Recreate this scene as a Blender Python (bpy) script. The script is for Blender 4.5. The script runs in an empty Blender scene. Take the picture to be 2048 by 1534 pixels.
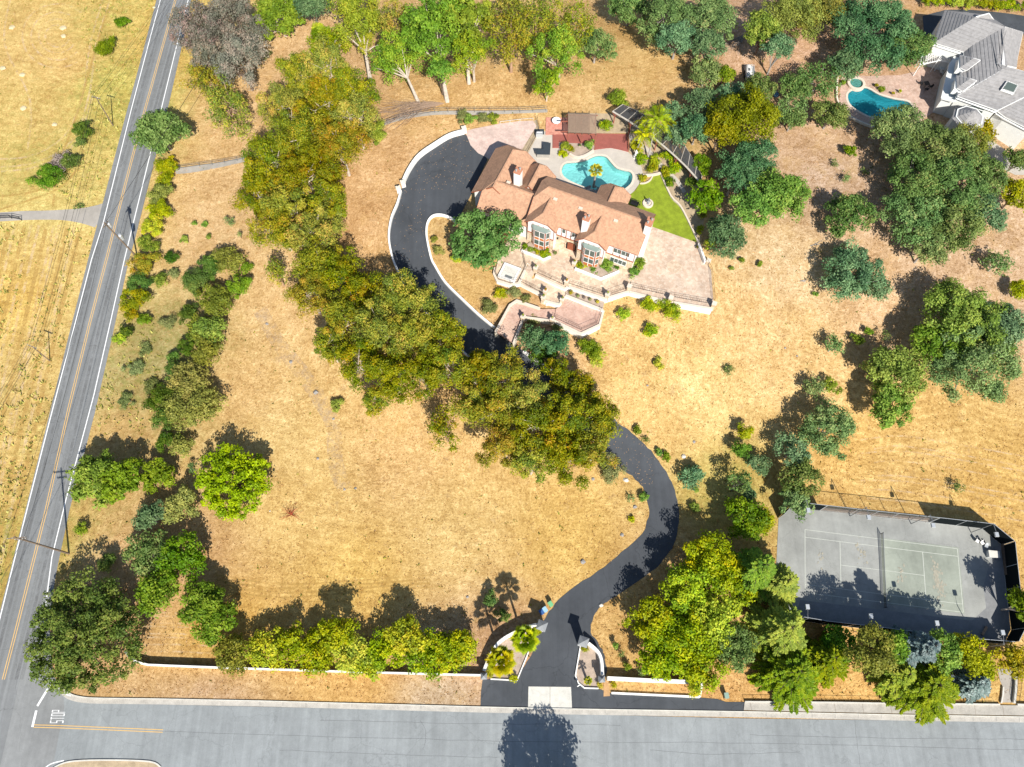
import bpy, bmesh, math, random
import numpy as np
from mathutils import Vector, Matrix
from mathutils.geometry import tessellate_polygon
R = math.radians
SC = bpy.context.scene
COL = SC.collection

# ---------------------------------------------------------------- camera, sky, sun, exposure
CAM_H, CAM_T, FPX = 121.0, R(23.2), 1500.0
cd = bpy.data.cameras.new('camera'); cam = bpy.data.objects.new('camera', cd); COL.objects.link(cam)
cam.location = (0, 0, CAM_H); cam.rotation_euler = (CAM_T, 0, 0)
cd.sensor_width = 36; cd.lens = FPX*36/2048; cd.clip_start = 1; cd.clip_end = 6000
SC.camera = cam
SUN_EL, SUN_AZ = R(43), R(162.5)          # azimuth clockwise from +Y (north)
W = bpy.data.worlds.new('World'); SC.world = W; W.use_nodes = True
wn = W.node_tree.nodes; bg = wn['Background']
sky = wn.new('ShaderNodeTexSky'); sky.sky_type = 'NISHITA'; sky.sun_disc = False
sky.sun_elevation = SUN_EL; sky.sun_rotation = SUN_AZ; sky.air_density = 1.0; sky.dust_density = 0.6
W.node_tree.links.new(sky.outputs[0], bg.inputs[0]); bg.inputs[1].default_value = 0.085
sd = bpy.data.lights.new('sun', 'SUN'); so = bpy.data.objects.new('sun', sd); COL.objects.link(so)
sd.energy = 4.9; sd.angle = R(0.55); sd.color = (1.0, 0.955, 0.875)
sv = Vector((math.cos(SUN_EL)*math.sin(SUN_AZ), math.cos(SUN_EL)*math.cos(SUN_AZ), math.sin(SUN_EL)))
so.rotation_euler = sv.to_track_quat('Z', 'Y').to_euler(); so.location = (0, 0, 200)
vs = SC.view_settings; vs.view_transform = 'Standard'; vs.look = 'None'; vs.exposure = 0.56; vs.gamma = 1
vs.use_curve_mapping = False
SC.render.resolution_x = 1024; SC.render.resolution_y = 767
SC.cycles.max_bounces = 6; SC.cycles.diffuse_bounces = 2; SC.cycles.transparent_max_bounces = 8
SC.cycles.use_denoising = True

# ---------------------------------------------------------------- terrain height and pixel -> ground
ZP = 8.0
SPINE = [(0., 93.), (28., 92.), (85., 122.)]
def hgt(x, y):
    x = np.asarray(x, float); y = np.asarray(y, float)
    d = np.full(np.broadcast(x, y).shape, 1e9)
    for (ax, ay), (bx_, by_) in zip(SPINE[:-1], SPINE[1:]):
        ux, uy = bx_-ax, by_-ay; L = ux*ux+uy*uy
        t = np.clip(((x-ax)*ux+(y-ay)*uy)/L, 0, 1)
        d = np.minimum(d, np.hypot(x-ax-t*ux, y-ay-t*uy))
    s = np.clip((d-16)/48.0, 0, 1)
    return ZP*(1-s*s*(3-2*s))
def H(x, y): return float(hgt(x, y))
def ray(px, py):
    a = (px-1024)/FPX; b = -(py-767)/FPX
    return (a, math.sin(CAM_T)+b*math.cos(CAM_T), -math.cos(CAM_T)+b*math.sin(CAM_T))
def V(px, py, z):
    d = ray(px, py); t = (z-CAM_H)/d[2]; return Vector((d[0]*t, d[1]*t, z))
def G(px, py, dz=0.0):                    # the point dz above the ground seen at this pixel
    z = dz
    for _ in range(14):
        p = V(px, py, z); z = H(p.x, p.y)+dz
    return V(px, py, z)
def mpp(p):                               # metres per photo pixel at p
    d = (Vector(p)-Vector((0, 0, CAM_H))).dot(Vector((0, math.sin(CAM_T), -math.cos(CAM_T))))
    return d/FPX

# ---------------------------------------------------------------- materials
MT = {}
def lin(c):
    return tuple(((v/255)/12.92 if v/255 <= 0.04045 else ((v/255+0.055)/1.055)**2.4) for v in c)
def newmat(name):
    m = bpy.data.materials.new(name); m.use_nodes = True; MT[name] = m
    nt = m.node_tree; return m, nt, nt.nodes, nt.links, nt.nodes['Principled BSDF']
def nz(N, L, vec, scale, detail=4, rough=0.6, typ='ShaderNodeTexNoise'):
    n = N.new(typ); n.inputs['Scale'].default_value = scale
    if typ == 'ShaderNodeTexNoise':
        n.inputs['Detail'].default_value = detail; n.inputs['Roughness'].default_value = rough
    if vec is not None: L.new(vec, n.inputs['Vector'])
    return n
def ramp(N, L, fac, stops):
    r = N.new('ShaderNodeValToRGB'); e = r.color_ramp.elements
    while len(e) < len(stops): e.new(0.5)
    for el, (p, c) in zip(e, stops): el.position = p; el.color = (*c, 1)
    L.new(fac, r.inputs[0]); return r
def mixc(N, L, a, b, fac, mode='MIX'):
    m = N.new('ShaderNodeMix'); m.data_type = 'RGBA'; m.blend_type = mode
    for s, v in ((0, fac), (6, a), (7, b)):
        if isinstance(v, (int, float)): m.inputs[s].default_value = v
        elif isinstance(v, tuple): m.inputs[s].default_value = (*v, 1)
        else: L.new(v, m.inputs[s])
    return m.outputs[2]
def math_(N, L, op, a, b=None, c=None):
    m = N.new('ShaderNodeMath'); m.operation = op
    for i, v in enumerate((a, b, c)):
        if v is None: continue
        if isinstance(v, (int, float)): m.inputs[i].default_value = v
        else: L.new(v, m.inputs[i])
    return m.outputs[0]
def bump(N, L, P, h, strength=0.4, dist=0.05):
    b = N.new('ShaderNodeBump'); b.inputs['Strength'].default_value = strength; b.inputs['Distance'].default_value = dist
    L.new(h, b.inputs['Height']); L.new(b.outputs[0], P.inputs['Normal'])
def plain(name, c, rough=0.7, var=0.12, scale=1.5, metal=0.0, bmp=0.15, spec=0.3):
    m, nt, N, L, P = newmat(name)
    tc = N.new('ShaderNodeNewGeometry'); n = nz(N, L, tc.outputs['Position'], scale, 5)
    n2 = nz(N, L, tc.outputs['Position'], scale*9, 3)
    s = math_(N, L, 'ADD', math_(N, L, 'MULTIPLY', n.outputs[0], 0.6), math_(N, L, 'MULTIPLY', n2.outputs[0], 0.4))
    r = ramp(N, L, s, [(0.3, tuple(v*(1-var*1.6) for v in c)), (0.7, tuple(min(1, v*(1+var)) for v in c))])
    L.new(r.outputs[0], P.inputs['Base Color']); P.inputs['Roughness'].default_value = rough
    P.inputs['Metallic'].default_value = metal; P.inputs['Specular IOR Level'].default_value = spec
    if bmp: bump(N, L, P, n2.outputs[0], bmp, 0.02)
    return m
def mapping(N, L, vec, scale=(1, 1, 1), rot=0.0, loc=(0, 0, 0)):
    m = N.new('ShaderNodeMapping'); m.inputs['Scale'].default_value = scale; m.inputs['Rotation'].default_value = (0, 0, rot)
    m.inputs['Location'].default_value = loc; L.new(vec, m.inputs[0]); return m.outputs[0]

def asphalt(name, c, patch=0.25, streak_rot=0.0, streak=0.12, stain=0.0, cracks=0.0):
    m, nt, N, L, P = newmat(name)
    g = N.new('ShaderNodeNewGeometry'); pos = g.outputs['Position']
    big = nz(N, L, pos, 0.12, 5, 0.65); mid = nz(N, L, pos, 0.9, 6, 0.7); fine = nz(N, L, pos, 9, 4, 0.8)
    st = nz(N, L, mapping(N, L, pos, (1.1, 0.03, 1), streak_rot), 1.0, 4, 0.6)
    f = math_(N, L, 'ADD', math_(N, L, 'MULTIPLY', big.outputs[0], patch), math_(N, L, 'MULTIPLY', mid.outputs[0], 0.28))
    f = math_(N, L, 'ADD', f, math_(N, L, 'MULTIPLY', st.outputs[0], streak*2))
    f = math_(N, L, 'ADD', f, math_(N, L, 'MULTIPLY', fine.outputs[0], 0.3))
    tot = patch+0.28+streak*2+0.3
    f = math_(N, L, 'DIVIDE', f, tot)
    r = ramp(N, L, f, [(0.36, tuple(v*0.72 for v in c)), (0.5, c), (0.64, tuple(v*1.3 for v in c))])
    col = r.outputs[0]
    if stain:
        s = nz(N, L, pos, 0.55, 7, 0.75)
        sm = ramp(N, L, s.outputs[0], [(0.62, (0, 0, 0)), (0.74, (1, 1, 1))])
        col = mixc(N, L, col, tuple(v*0.45 for v in c), math_(N, L, 'MULTIPLY', sm.outputs[0], stain))
    if cracks:
        v = N.new('ShaderNodeTexVoronoi'); v.feature = 'DISTANCE_TO_EDGE'; v.inputs['Scale'].default_value = 0.11
        wob = nz(N, L, pos, 0.6, 4); add = N.new('ShaderNodeVectorMath'); add.operation = 'ADD'
        sc_ = N.new('ShaderNodeVectorMath'); sc_.operation = 'SCALE'; sc_.inputs['Scale'].default_value = 1.6
        L.new(wob.outputs['Color'], sc_.inputs[0]); L.new(pos, add.inputs[0]); L.new(sc_.outputs[0], add.inputs[1]); L.new(add.outputs[0], v.inputs['Vector'])
        cm = ramp(N, L, v.outputs['Distance'], [(0.0, (1, 1, 1)), (0.006, (0, 0, 0))])
        col = mixc(N, L, col, tuple(x*0.4 for x in c), math_(N, L, 'MULTIPLY', cm.outputs[0], cracks))
    L.new(col, P.inputs['Base Color']); P.inputs['Roughness'].default_value = 0.85; P.inputs['Specular IOR Level'].default_value = 0.25
    bump(N, L, P, fine.outputs[0], 0.35, 0.02)
    return m

def leafmat(name, stops, trans=0.28, rough=0.6):
    m, nt, N, L, P = newmat(name)
    a = N.new('ShaderNodeAttribute'); a.attribute_name = 'v'
    r = ramp(N, L, a.outputs['Fac'], stops)
    g = N.new('ShaderNodeNewGeometry'); n = nz(N, L, g.outputs['Position'], 0.35, 3)
    hsv = N.new('ShaderNodeHueSaturation'); L.new(r.outputs[0], hsv.inputs['Color'])
    L.new(math_(N, L, 'ADD', math_(N, L, 'MULTIPLY', n.outputs[0], 0.7), 0.65), hsv.inputs['Value'])
    oi = N.new('ShaderNodeObjectInfo'); L.new(math_(N, L, 'ADD', math_(N, L, 'MULTIPLY', oi.outputs['Random'], 0.05), 0.475), hsv.inputs['Hue'])
    hsv2 = N.new('ShaderNodeHueSaturation'); L.new(hsv.outputs[0], hsv2.inputs['Color']); hsv = hsv2
    wn_ = N.new('ShaderNodeTexWhiteNoise'); wn_.noise_dimensions = '1D'; L.new(oi.outputs['Random'], wn_.inputs['W'])
    L.new(math_(N, L, 'ADD', math_(N, L, 'MULTIPLY', wn_.outputs[0], 0.42), 0.78), hsv.inputs['Value']); L.new(math_(N, L, 'ADD', math_(N, L, 'MULTIPLY', wn_.outputs[0], -0.2), 1.16), hsv.inputs['Saturation'])
    L.new(hsv.outputs[0], P.inputs['Base Color']); P.inputs['Roughness'].default_value = rough
    P.inputs['Specular IOR Level'].default_value = 0.25
    t = N.new('ShaderNodeBsdfTranslucent'); L.new(hsv.outputs[0], t.inputs[0])
    mx = N.new('ShaderNodeMixShader'); mx.inputs[0].default_value = trans
    L.new(P.outputs[0], mx.inputs[1]); L.new(t.outputs[0], mx.inputs[2]); L.new(mx.outputs[0], N['Material Output'].inputs[0])
    return m

# ---------------------------------------------------------------- mesh helpers
def link(name, me, parent=None, loc=None):
    o = bpy.data.objects.new(name, me); COL.objects.link(o)
    if parent is not None: o.parent = parent
    if loc is not None: o.location = loc
    return o
def tag(o, label=None, cat=None, group=None, kind=None):
    if label: o['label'] = label
    if cat: o['category'] = cat
    if group: o['group'] = group
    if kind: o['kind'] = kind
    return o
def thing(name, label, cat, loc=(0, 0, 0), rz=0.0, group=None):
    o = bpy.data.objects.new(name, None); COL.objects.link(o); o.location = loc; o.rotation_euler = (0, 0, rz)
    o.empty_display_size = 0.3
    return tag(o, label, cat, group)
class MB:
    def __init__(s): s.v = []; s.f = []; s.mi = []; s.c = 0
    def face(s, pts, mi=0):
        n = len(s.v); s.v += [tuple(p) for p in pts]; s.f.append(tuple(range(n, n+len(pts)))); s.mi.append(mi)
    def mesh(s, vs_, fs, mi=0):
        n = len(s.v); s.v += [tuple(p) for p in vs_]
        for f in fs: s.f.append(tuple(n+i for i in f)); s.mi.append(mi)
    def box(s, c, size, rz=0.0, mi=0, taper=1.0):
        cx, cy, cz = c; sx, sy, sz = (k/2 for k in size); ca, sa = math.cos(rz), math.sin(rz); vs_ = []
        for dz in (-sz, sz):
            k = taper if dz > 0 else 1
            for dx, dy in ((-sx, -sy), (sx, -sy), (sx, sy), (-sx, sy)):
                vs_.append((cx+(dx*ca-dy*sa)*k, cy+(dx*sa+dy*ca)*k, cz+dz))
        s.mesh(vs_, [(3, 2, 1, 0), (4, 5, 6, 7), (0, 1, 5, 4), (1, 2, 6, 5), (2, 3, 7, 6), (3, 0, 4, 7)], mi); return s
    def bar(s, a, b, w, h=None, mi=0):                 # a square bar from a to b
        a = Vector(a); b = Vector(b); h = w if h is None else h; d = (b-a).normalized()
        up = Vector((0, 0, 1)) if abs(d.z) < 0.95 else Vector((0, 1, 0))
        x = d.cross(up).normalized()*w/2; y = x.cross(d).normalized()*h/2
        vs_ = [p+i*x+j*y for p in (a, b) for i, j in ((-1, -1), (1, -1), (1, 1), (-1, 1))]
        s.mesh(vs_, [(3, 2, 1, 0), (4, 5, 6, 7), (0, 1, 5, 4), (1, 2, 6, 5), (2, 3, 7, 6), (3, 0, 4, 7)], mi); return s
    def tube(s, pts, rads, n=6, mi=0, cap=True):
        if not isinstance(rads, (int, float)): rads = [float(r_) for r_ in rads]
        pts = [Vector(p) for p in pts]; rings = []
        if isinstance(rads, (int, float)): rads = [rads]*len(pts)
        for i, p in enumerate(pts):
            d = (pts[min(i+1, len(pts)-1)]-pts[max(i-1, 0)]).normalized()
            up = Vector((0, 0, 1)) if abs(d.z) < 0.9 else Vector((0, 1, 0))
            x = d.cross(up).normalized(); y = x.cross(d)
            rings.append([p+rads[i]*(x*math.cos(2*math.pi*k/n)+y*math.sin(2*math.pi*k/n)) for k in range(n)])
        b = len(s.v)
        for r_ in rings: s.v += [tuple(q) for q in r_]
        for i in range(len(pts)-1):
            for k in range(n):
                s.f.append((b+i*n+k, b+i*n+(k+1) % n, b+(i+1)*n+(k+1) % n, b+(i+1)*n+k)); s.mi.append(mi)
        if cap:
            s.f.append(tuple(b+k for k in range(n))[::-1]); s.mi.append(mi)
            s.f.append(tuple(b+(len(pts)-1)*n+k for k in range(n))); s.mi.append(mi)
        return s
    def lathe(s, c, prof, n=16, mi=0):
        b = len(s.v)
        for r_, z in prof:
            s.v += [(c[0]+r_*math.cos(2*math.pi*k/n), c[1]+r_*math.sin(2*math.pi*k/n), c[2]+z) for k in range(n)]
        for i in range(len(prof)-1):
            for k in range(n):
                s.f.append((b+i*n+k, b+i*n+(k+1) % n, b+(i+1)*n+(k+1) % n, b+(i+1)*n+k)); s.mi.append(mi)
        s.f.append(tuple(b+(len(prof)-1)*n+k for k in range(n))); s.mi.append(mi)
        return s
    def build(s, name, mats, parent=None, loc=None, smooth=False):
        me = bpy.data.meshes.new(name); me.from_pydata(s.v, [], s.f)
        for m in (mats if isinstance(mats, (list, tuple)) else [mats]): me.materials.append(MT[m])
        me.polygons.foreach_set('material_index', s.mi)
        if smooth: me.polygons.foreach_set('use_smooth', [True]*len(s.f))
        me.update(); return link(name, me, parent, loc)
def prism(mb, poly, z0, z1, mi_top=0, mi_side=None):
    """poly: xy list; closed prism between z0 and z1"""
    ms = mi_top if mi_side is None else mi_side
    P = [Vector((p[0], p[1], 0)) for p in poly]
    if sum((P[i].x*P[(i+1) % len(P)].y-P[(i+1) % len(P)].x*P[i].y) for i in range(len(P))) < 0: P = P[::-1]
    tr = tessellate_polygon([P]); n = len(P)
    zt = z1 if callable(z1) else (lambda x, y: z1); zb = z0 if callable(z0) else (lambda x, y: z0)
    top = [(p.x, p.y, zt(p.x, p.y)) for p in P]; bot = [(p.x, p.y, zb(p.x, p.y)) for p in P]
    def up(t):
        a, b, c = (P[i] for i in t); return t if (b-a).cross(c-a).z > 0 else t[::-1]
    mb.mesh(top, [up(t) for t in tr], mi_top)
    mb.mesh(bot+top, [(i, (i+1) % n, n+(i+1) % n, n+i) for i in range(n)], ms)
    return mb
def smooth(pts, k=6, closed=False):
    """Catmull-Rom through 2-tuples"""
    out = []; n = len(pts); rng_ = range(n if closed else n-1)
    for i in rng_:
        if closed: p0, p1, p2, p3 = pts[i-1], pts[i], pts[(i+1) % n], pts[(i+2) % n]
        else: p0, p1, p2, p3 = pts[max(i-1, 0)], pts[i], pts[i+1], pts[min(i+2, n-1)]
        for j in range(k):
            t = j/k
            out.append(tuple(0.5*((2*p1[a])+(-p0[a]+p2[a])*t+(2*p0[a]-5*p1[a]+4*p2[a]-p3[a])*t*t+(-p0[a]+3*p1[a]-3*p2[a]+p3[a])*t**3) for a in range(len(p1))))
    if not closed: out.append(tuple(pts[-1]))
    return out
def GW(pts, dz=0.0): return [G(x, y, dz) for x, y in pts]
def XY(pts): return [(p.x, p.y) for p in pts]
def drape(name, poly, off, mat, step=2.0, world=False, label=None, kind='structure'):
    P = [Vector((p[0], p[1], 0)) for p in (poly if world else XY(GW(poly)))]
    bm = bmesh.new(); vv = [bm.verts.new(p) for p in P]
    for t in tessellate_polygon([P]):
        try: bm.faces.new([vv[i] for i in t])
        except ValueError: pass
    xs = [p.x for p in P]; ys = [p.y for p in P]
    hz = [H(p.x, p.y) for p in P]
    if max(hz)-min(hz) > 0.02:
        for ax, lo, hi in ((0, min(xs), max(xs)), (1, min(ys), max(ys))):
            t = math.floor(lo/step)*step+step
            while t < hi:
                co = [0, 0, 0]; no = [0, 0, 0]; co[ax] = t; no[ax] = 1
                bmesh.ops.bisect_plane(bm, geom=bm.verts[:]+bm.edges[:]+bm.faces[:], plane_co=co, plane_no=no)
                t += step
    for v in bm.verts: v.co.z = H(v.co.x, v.co.y)+off
    bmesh.ops.recalc_face_normals(bm, faces=bm.faces[:])
    for f in bm.faces:
        if f.normal.z < 0: f.normal_flip()
    me = bpy.data.meshes.new(name); bm.to_mesh(me); bm.free(); me.materials.append(MT[mat])
    o = link(name, me); 
    if kind: o['kind'] = kind
    if label: o['label'] = label
    return o
def resample(pts, step):
    pts = [Vector((p[0], p[1], 0)) for p in pts]; out = [pts[0]]
    for a, b in zip(pts[:-1], pts[1:]):
        n = max(1, int((b-a).length/step)); out += [a.lerp(b, (i+1)/n) for i in range(n)]
    return out
def offset_line(pts, d):
    out = []
    for i, p in enumerate(pts):
        a = pts[max(i-1, 0)]; b = pts[min(i+1, len(pts)-1)]; t = (b-a); t.z = 0; t.normalize()
        n = Vector((-t.y, t.x, 0)); k = 1.0
        if 0 < i < len(pts)-1:
            t1 = (p-a).normalized(); n1 = Vector((-t1.y, t1.x, 0)); k = 1/max(0.5, n.dot(n1))
        out.append(Vector((p.x, p.y, 0))+n*d*k)
    return out
def strip(mb, line, w, off, step=1.5, mi=0, shift=0.0):
    pts = resample(line, step); a = offset_line(pts, shift+w/2); b = offset_line(pts, shift-w/2)
    for i in range(len(pts)-1):
        mb.face([(q.x, q.y, H(q.x, q.y)+off) for q in (b[i], b[i+1], a[i+1], a[i])], mi)
    return mb
def wallm(mb, line, thick, top, base=-0.4, step=2.0, mi=0, mi_cap=None, absolute=False):
    """wall along a world xy line; top = height above ground (or absolute z when absolute)"""
    pts = resample(line, step); a = offset_line(pts, thick/2); b = offset_line(pts, -thick/2); mc = mi if mi_cap is None else mi_cap
    def zt(p, i):
        if callable(top): return top(i/(len(pts)-1))
        return top if absolute else H(p.x, p.y)+top
    A = [(p.x, p.y, zt(pts[i], i)) for i, p in enumerate(a)]; B = [(p.x, p.y, zt(pts[i], i)) for i, p in enumerate(b)]
    A0 = [(p.x, p.y, H(pts[i].x, pts[i].y)+base) for i, p in enumerate(a)]; B0 = [(p.x, p.y, H(pts[i].x, pts[i].y)+base) for i, p in enumerate(b)]
    for i in range(len(pts)-1):
        mb.face([B[i], B[i+1], A[i+1], A[i]], mc); mb.face([A[i], A[i+1], A0[i+1], A0[i]], mi); mb.face([B0[i], B0[i+1], B[i+1], B[i]], mi)
    mb.face([A[0], A0[0], B0[0], B[0]], mi); mb.face([B[-1], B0[-1], A0[-1], A[-1]], mi)
    return mb
# ---------------------------------------------------------------- ground
def ground_material():
    m, nt, N, L, P = newmat('dry_grass')
    g = N.new('ShaderNodeNewGeometry'); pos = g.outputs['Position']
    at = N.new('ShaderNodeAttribute'); at.attribute_name = 'tint'; col = at.outputs['Color']
    wp = nz(N, L, pos, 0.35, 3); wv_ = N.new('ShaderNodeVectorMath'); wv_.operation = 'SCALE'; wv_.inputs['Scale'].default_value = 3.2; L.new(wp.outputs['Color'], wv_.inputs[0])
    wa = N.new('ShaderNodeVectorMath'); wa.operation = 'ADD'; L.new(pos, wa.inputs[0]); L.new(wv_.outputs[0], wa.inputs[1]); wpos = wa.outputs[0]
    cl = nz(N, L, pos, 0.16, 6, 0.68); cl2 = nz(N, L, wpos, 0.9, 7, 0.8); fine = nz(N, L, pos, 2.6, 6, 0.85)
    # swept straw streaks, two directions chosen by a slow noise
    s1 = nz(N, L, mapping(N, L, wpos, (0.55, 1.9, 1), 0.25), 1.2, 6, 0.8)
    s2 = nz(N, L, mapping(N, L, wpos, (1.9, 0.55, 1), 0.35), 1.2, 6, 0.8)
    sel = ramp(N, L, nz(N, L, pos, 0.045, 2).outputs[0], [(0.42, (0, 0, 0)), (0.58, (1, 1, 1))])
    st = mixc(N, L, s1.outputs[0], s2.outputs[0], sel.outputs[0])
    # curved mowing rows where the map says so
    aw = N.new('ShaderNodeAttribute'); aw.attribute_name = 'rows'
    sx = N.new('ShaderNodeSeparateXYZ'); L.new(pos, sx.inputs[0])
    w0 = nz(N, L, pos, 0.035, 2)
    ph = math_(N, L, 'ADD', math_(N, L, 'MULTIPLY', sx.outputs['Y'], 4.2), math_(N, L, 'MULTIPLY', sx.outputs['X'], 0.75))
    ph = math_(N, L, 'ADD', ph, math_(N, L, 'MULTIPLY', w0.outputs[0], 46.0))
    ph = math_(N, L, 'ADD', ph, math_(N, L, 'MULTIPLY', cl2.outputs[0], 3.0))
    rows = math_(N, L, 'MULTIPLY', math_(N, L, 'SINE', ph), aw.outputs['Fac'])
    v = math_(N, L, 'ADD', math_(N, L, 'MULTIPLY', cl.outputs[0], 0.5), math_(N, L, 'MULTIPLY', cl2.outputs[0], 0.62))
    v = math_(N, L, 'ADD', v, math_(N, L, 'MULTIPLY', fine.outputs[0], 0.75))
    v = math_(N, L, 'ADD', v, math_(N, L, 'MULTIPLY', st, 0.75))
    v = math_(N, L, 'DIVIDE', v, 2.62)
    v = math_(N, L, 'ADD', v, math_(N, L, 'MULTIPLY', rows, 0.014))
    tone = ramp(N, L, v, [(0.40, (0.44, 0.36, 0.28)), (0.465, (0.80, 0.74, 0.64)), (0.52, (1.05, 1.05, 1.04)), (0.585, (1.42, 1.54, 1.72))])
    out = mixc(N, L, col, tone.outputs[0], 1.0, 'MULTIPLY')
    gr = nz(N, L, pos, 3.4, 3, 0.9); grr = ramp(N, L, gr.outputs[0], [(0.36, (0.80, 0.78, 0.75)), (0.5, (1.0, 1.0, 1.0)), (0.66, (1.15, 1.17, 1.20))]); out = mixc(N, L, out, grr.outputs[0], 1.0, 'MULTIPLY')
    # golden and bare-earth blotches
    gb = ramp(N, L, nz(N, L, pos, 0.3, 6, 0.7).outputs[0], [(0.5, (0, 0, 0)), (0.66, (1, 1, 1))])
    out = mixc(N, L, out, (0.56, 0.36, 0.12), math_(N, L, 'MULTIPLY', gb.outputs[0], 0.22))
    br = ramp(N, L, nz(N, L, mapping(N, L, pos, (1, 1, 1), 0, (40, 7, 0)), 0.5, 7, 0.75).outputs[0], [(0.58, (0, 0, 0)), (0.72, (1, 1, 1))])
    out = mixc(N, L, out, (0.30, 0.22, 0.155), math_(N, L, 'MULTIPLY', br.outputs[0], 0.4))
    # green weeds
    ag = N.new('ShaderNodeAttribute'); ag.attribute_name = 'weeds'
    wd = ramp(N, L, nz(N, L, mapping(N, L, pos, (1, 1, 1), 0, (9, 90, 0)), 0.6, 7, 0.75).outputs[0], [(0.47, (0, 0, 0)), (0.6, (1, 1, 1))])
    out = mixc(N, L, out, (0.19, 0.20, 0.045), math_(N, L, 'MULTIPLY', math_(N, L, 'MULTIPLY', wd.outputs[0], ag.outputs['Fac']), 0.8))
    L.new(out, P.inputs['Base Color']); P.inputs['Roughness'].default_value = 0.95; P.inputs['Specular IOR Level'].default_value = 0.1
    hh = math_(N, L, 'ADD', math_(N, L, 'MULTIPLY', fine.outputs[0], 0.6), math_(N, L, 'MULTIPLY', st, 0.8))
    bump(N, L, P, hh, 0.9, 0.16)
ground_material()
# tint samples: photo pixel, sRGB as seen sunlit ; 4th: mowing rows ; 5th: weeds
TS = [(40,60,230,198,132,.5,.1),(130,100,230,192,128,.9,.05),(60,200,226,196,126,.7,.25),(200,40,220,196,118,.3,.6),(60,300,214,192,116,.3,.6),(225,200,212,196,112,0,.9),
(190,130,212,200,112,0,.9),(150,330,228,206,130,0,.5),(50,395,236,214,140,0,.2),(20,560,228,190,108,.8,.1),(60,500,234,204,132,.8,0),(90,700,232,202,134,.6,.1),(150,540,232,204,136,.3,.1),
(20,900,228,194,124,.6,.3),(90,880,216,192,120,0,.7),(20,1100,206,184,104,0,1),(60,-200,222,197,125,.5,.4),(300,60,224,190,110,0,.5),
(600,1000,233,198,132,.5,0),(900,1050,234,201,138,.4,0),(700,1150,228,190,114,.8,0),(460,760,229,192,136,0,0),(520,900,232,200,138,.2,0),(420,1280,224,180,94,.9,0),(800,900,226,188,132,.3,0),(1150,1080,228,190,116,.3,0),
(250,750,186,172,118,0,.8),(290,690,176,164,112,0,.9),(320,800,206,180,120,0,.4),(260,880,206,172,120,0,.3),(200,860,218,180,124,0,.1),(430,350,230,192,142,0,.05),(420,460,228,192,144,0,.1),(480,200,231,192,144,0,.05),(600,100,230,192,146,0,0),
(560,560,232,196,144,0,0),(760,350,228,186,138,0,0),(730,450,224,182,134,0,0),(860,210,231,190,134,0,.05),(1280,130,230,190,128,.2,.1),(1000,220,232,192,136,0,.05),(700,200,230,188,142,0,0),(1450,110,218,180,150,0,0),
(1600,180,212,172,142,0,0),(1650,400,206,176,150,0,0),(1600,300,212,178,146,0,0),(1540,560,226,198,158,0,0),(1480,640,230,194,140,0,0),(1300,700,230,194,134,0,0),(1400,780,236,206,146,0,0),(1330,850,230,194,132,0,0),
(1600,720,230,196,142,.3,0),(1750,600,220,186,148,0,0),(1850,520,210,180,152,0,0),(1900,880,232,194,128,1,0),(2000,950,230,190,118,1,0),(1800,950,230,192,126,1,0),(1740,900,230,188,118,.8,0),(1450,960,198,178,104,0,.5),
(2030,1150,226,188,122,.3,0),(700,1382,224,180,116,.7,0),(400,1385,204,172,142,0,0),(880,1392,204,180,152,0,0),(1700,1380,236,190,122,.4,0),(1440,1375,226,180,120,.4,0),(1250,1250,220,180,120,0,.1),(1000,1320,206,166,132,0,0),
(1350,1130,214,176,124,0,0),(180,1200,214,176,136,0,0),(350,1100,214,174,130,0,0),(900,480,222,188,134,0,.1),(950,560,214,178,120,0,.05),(1060,690,206,168,130,0,.1),(1340,300,206,170,120,0,.3),(2000,500,206,176,146,0,0),(1900,0,206,168,130,0,0)]
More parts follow.
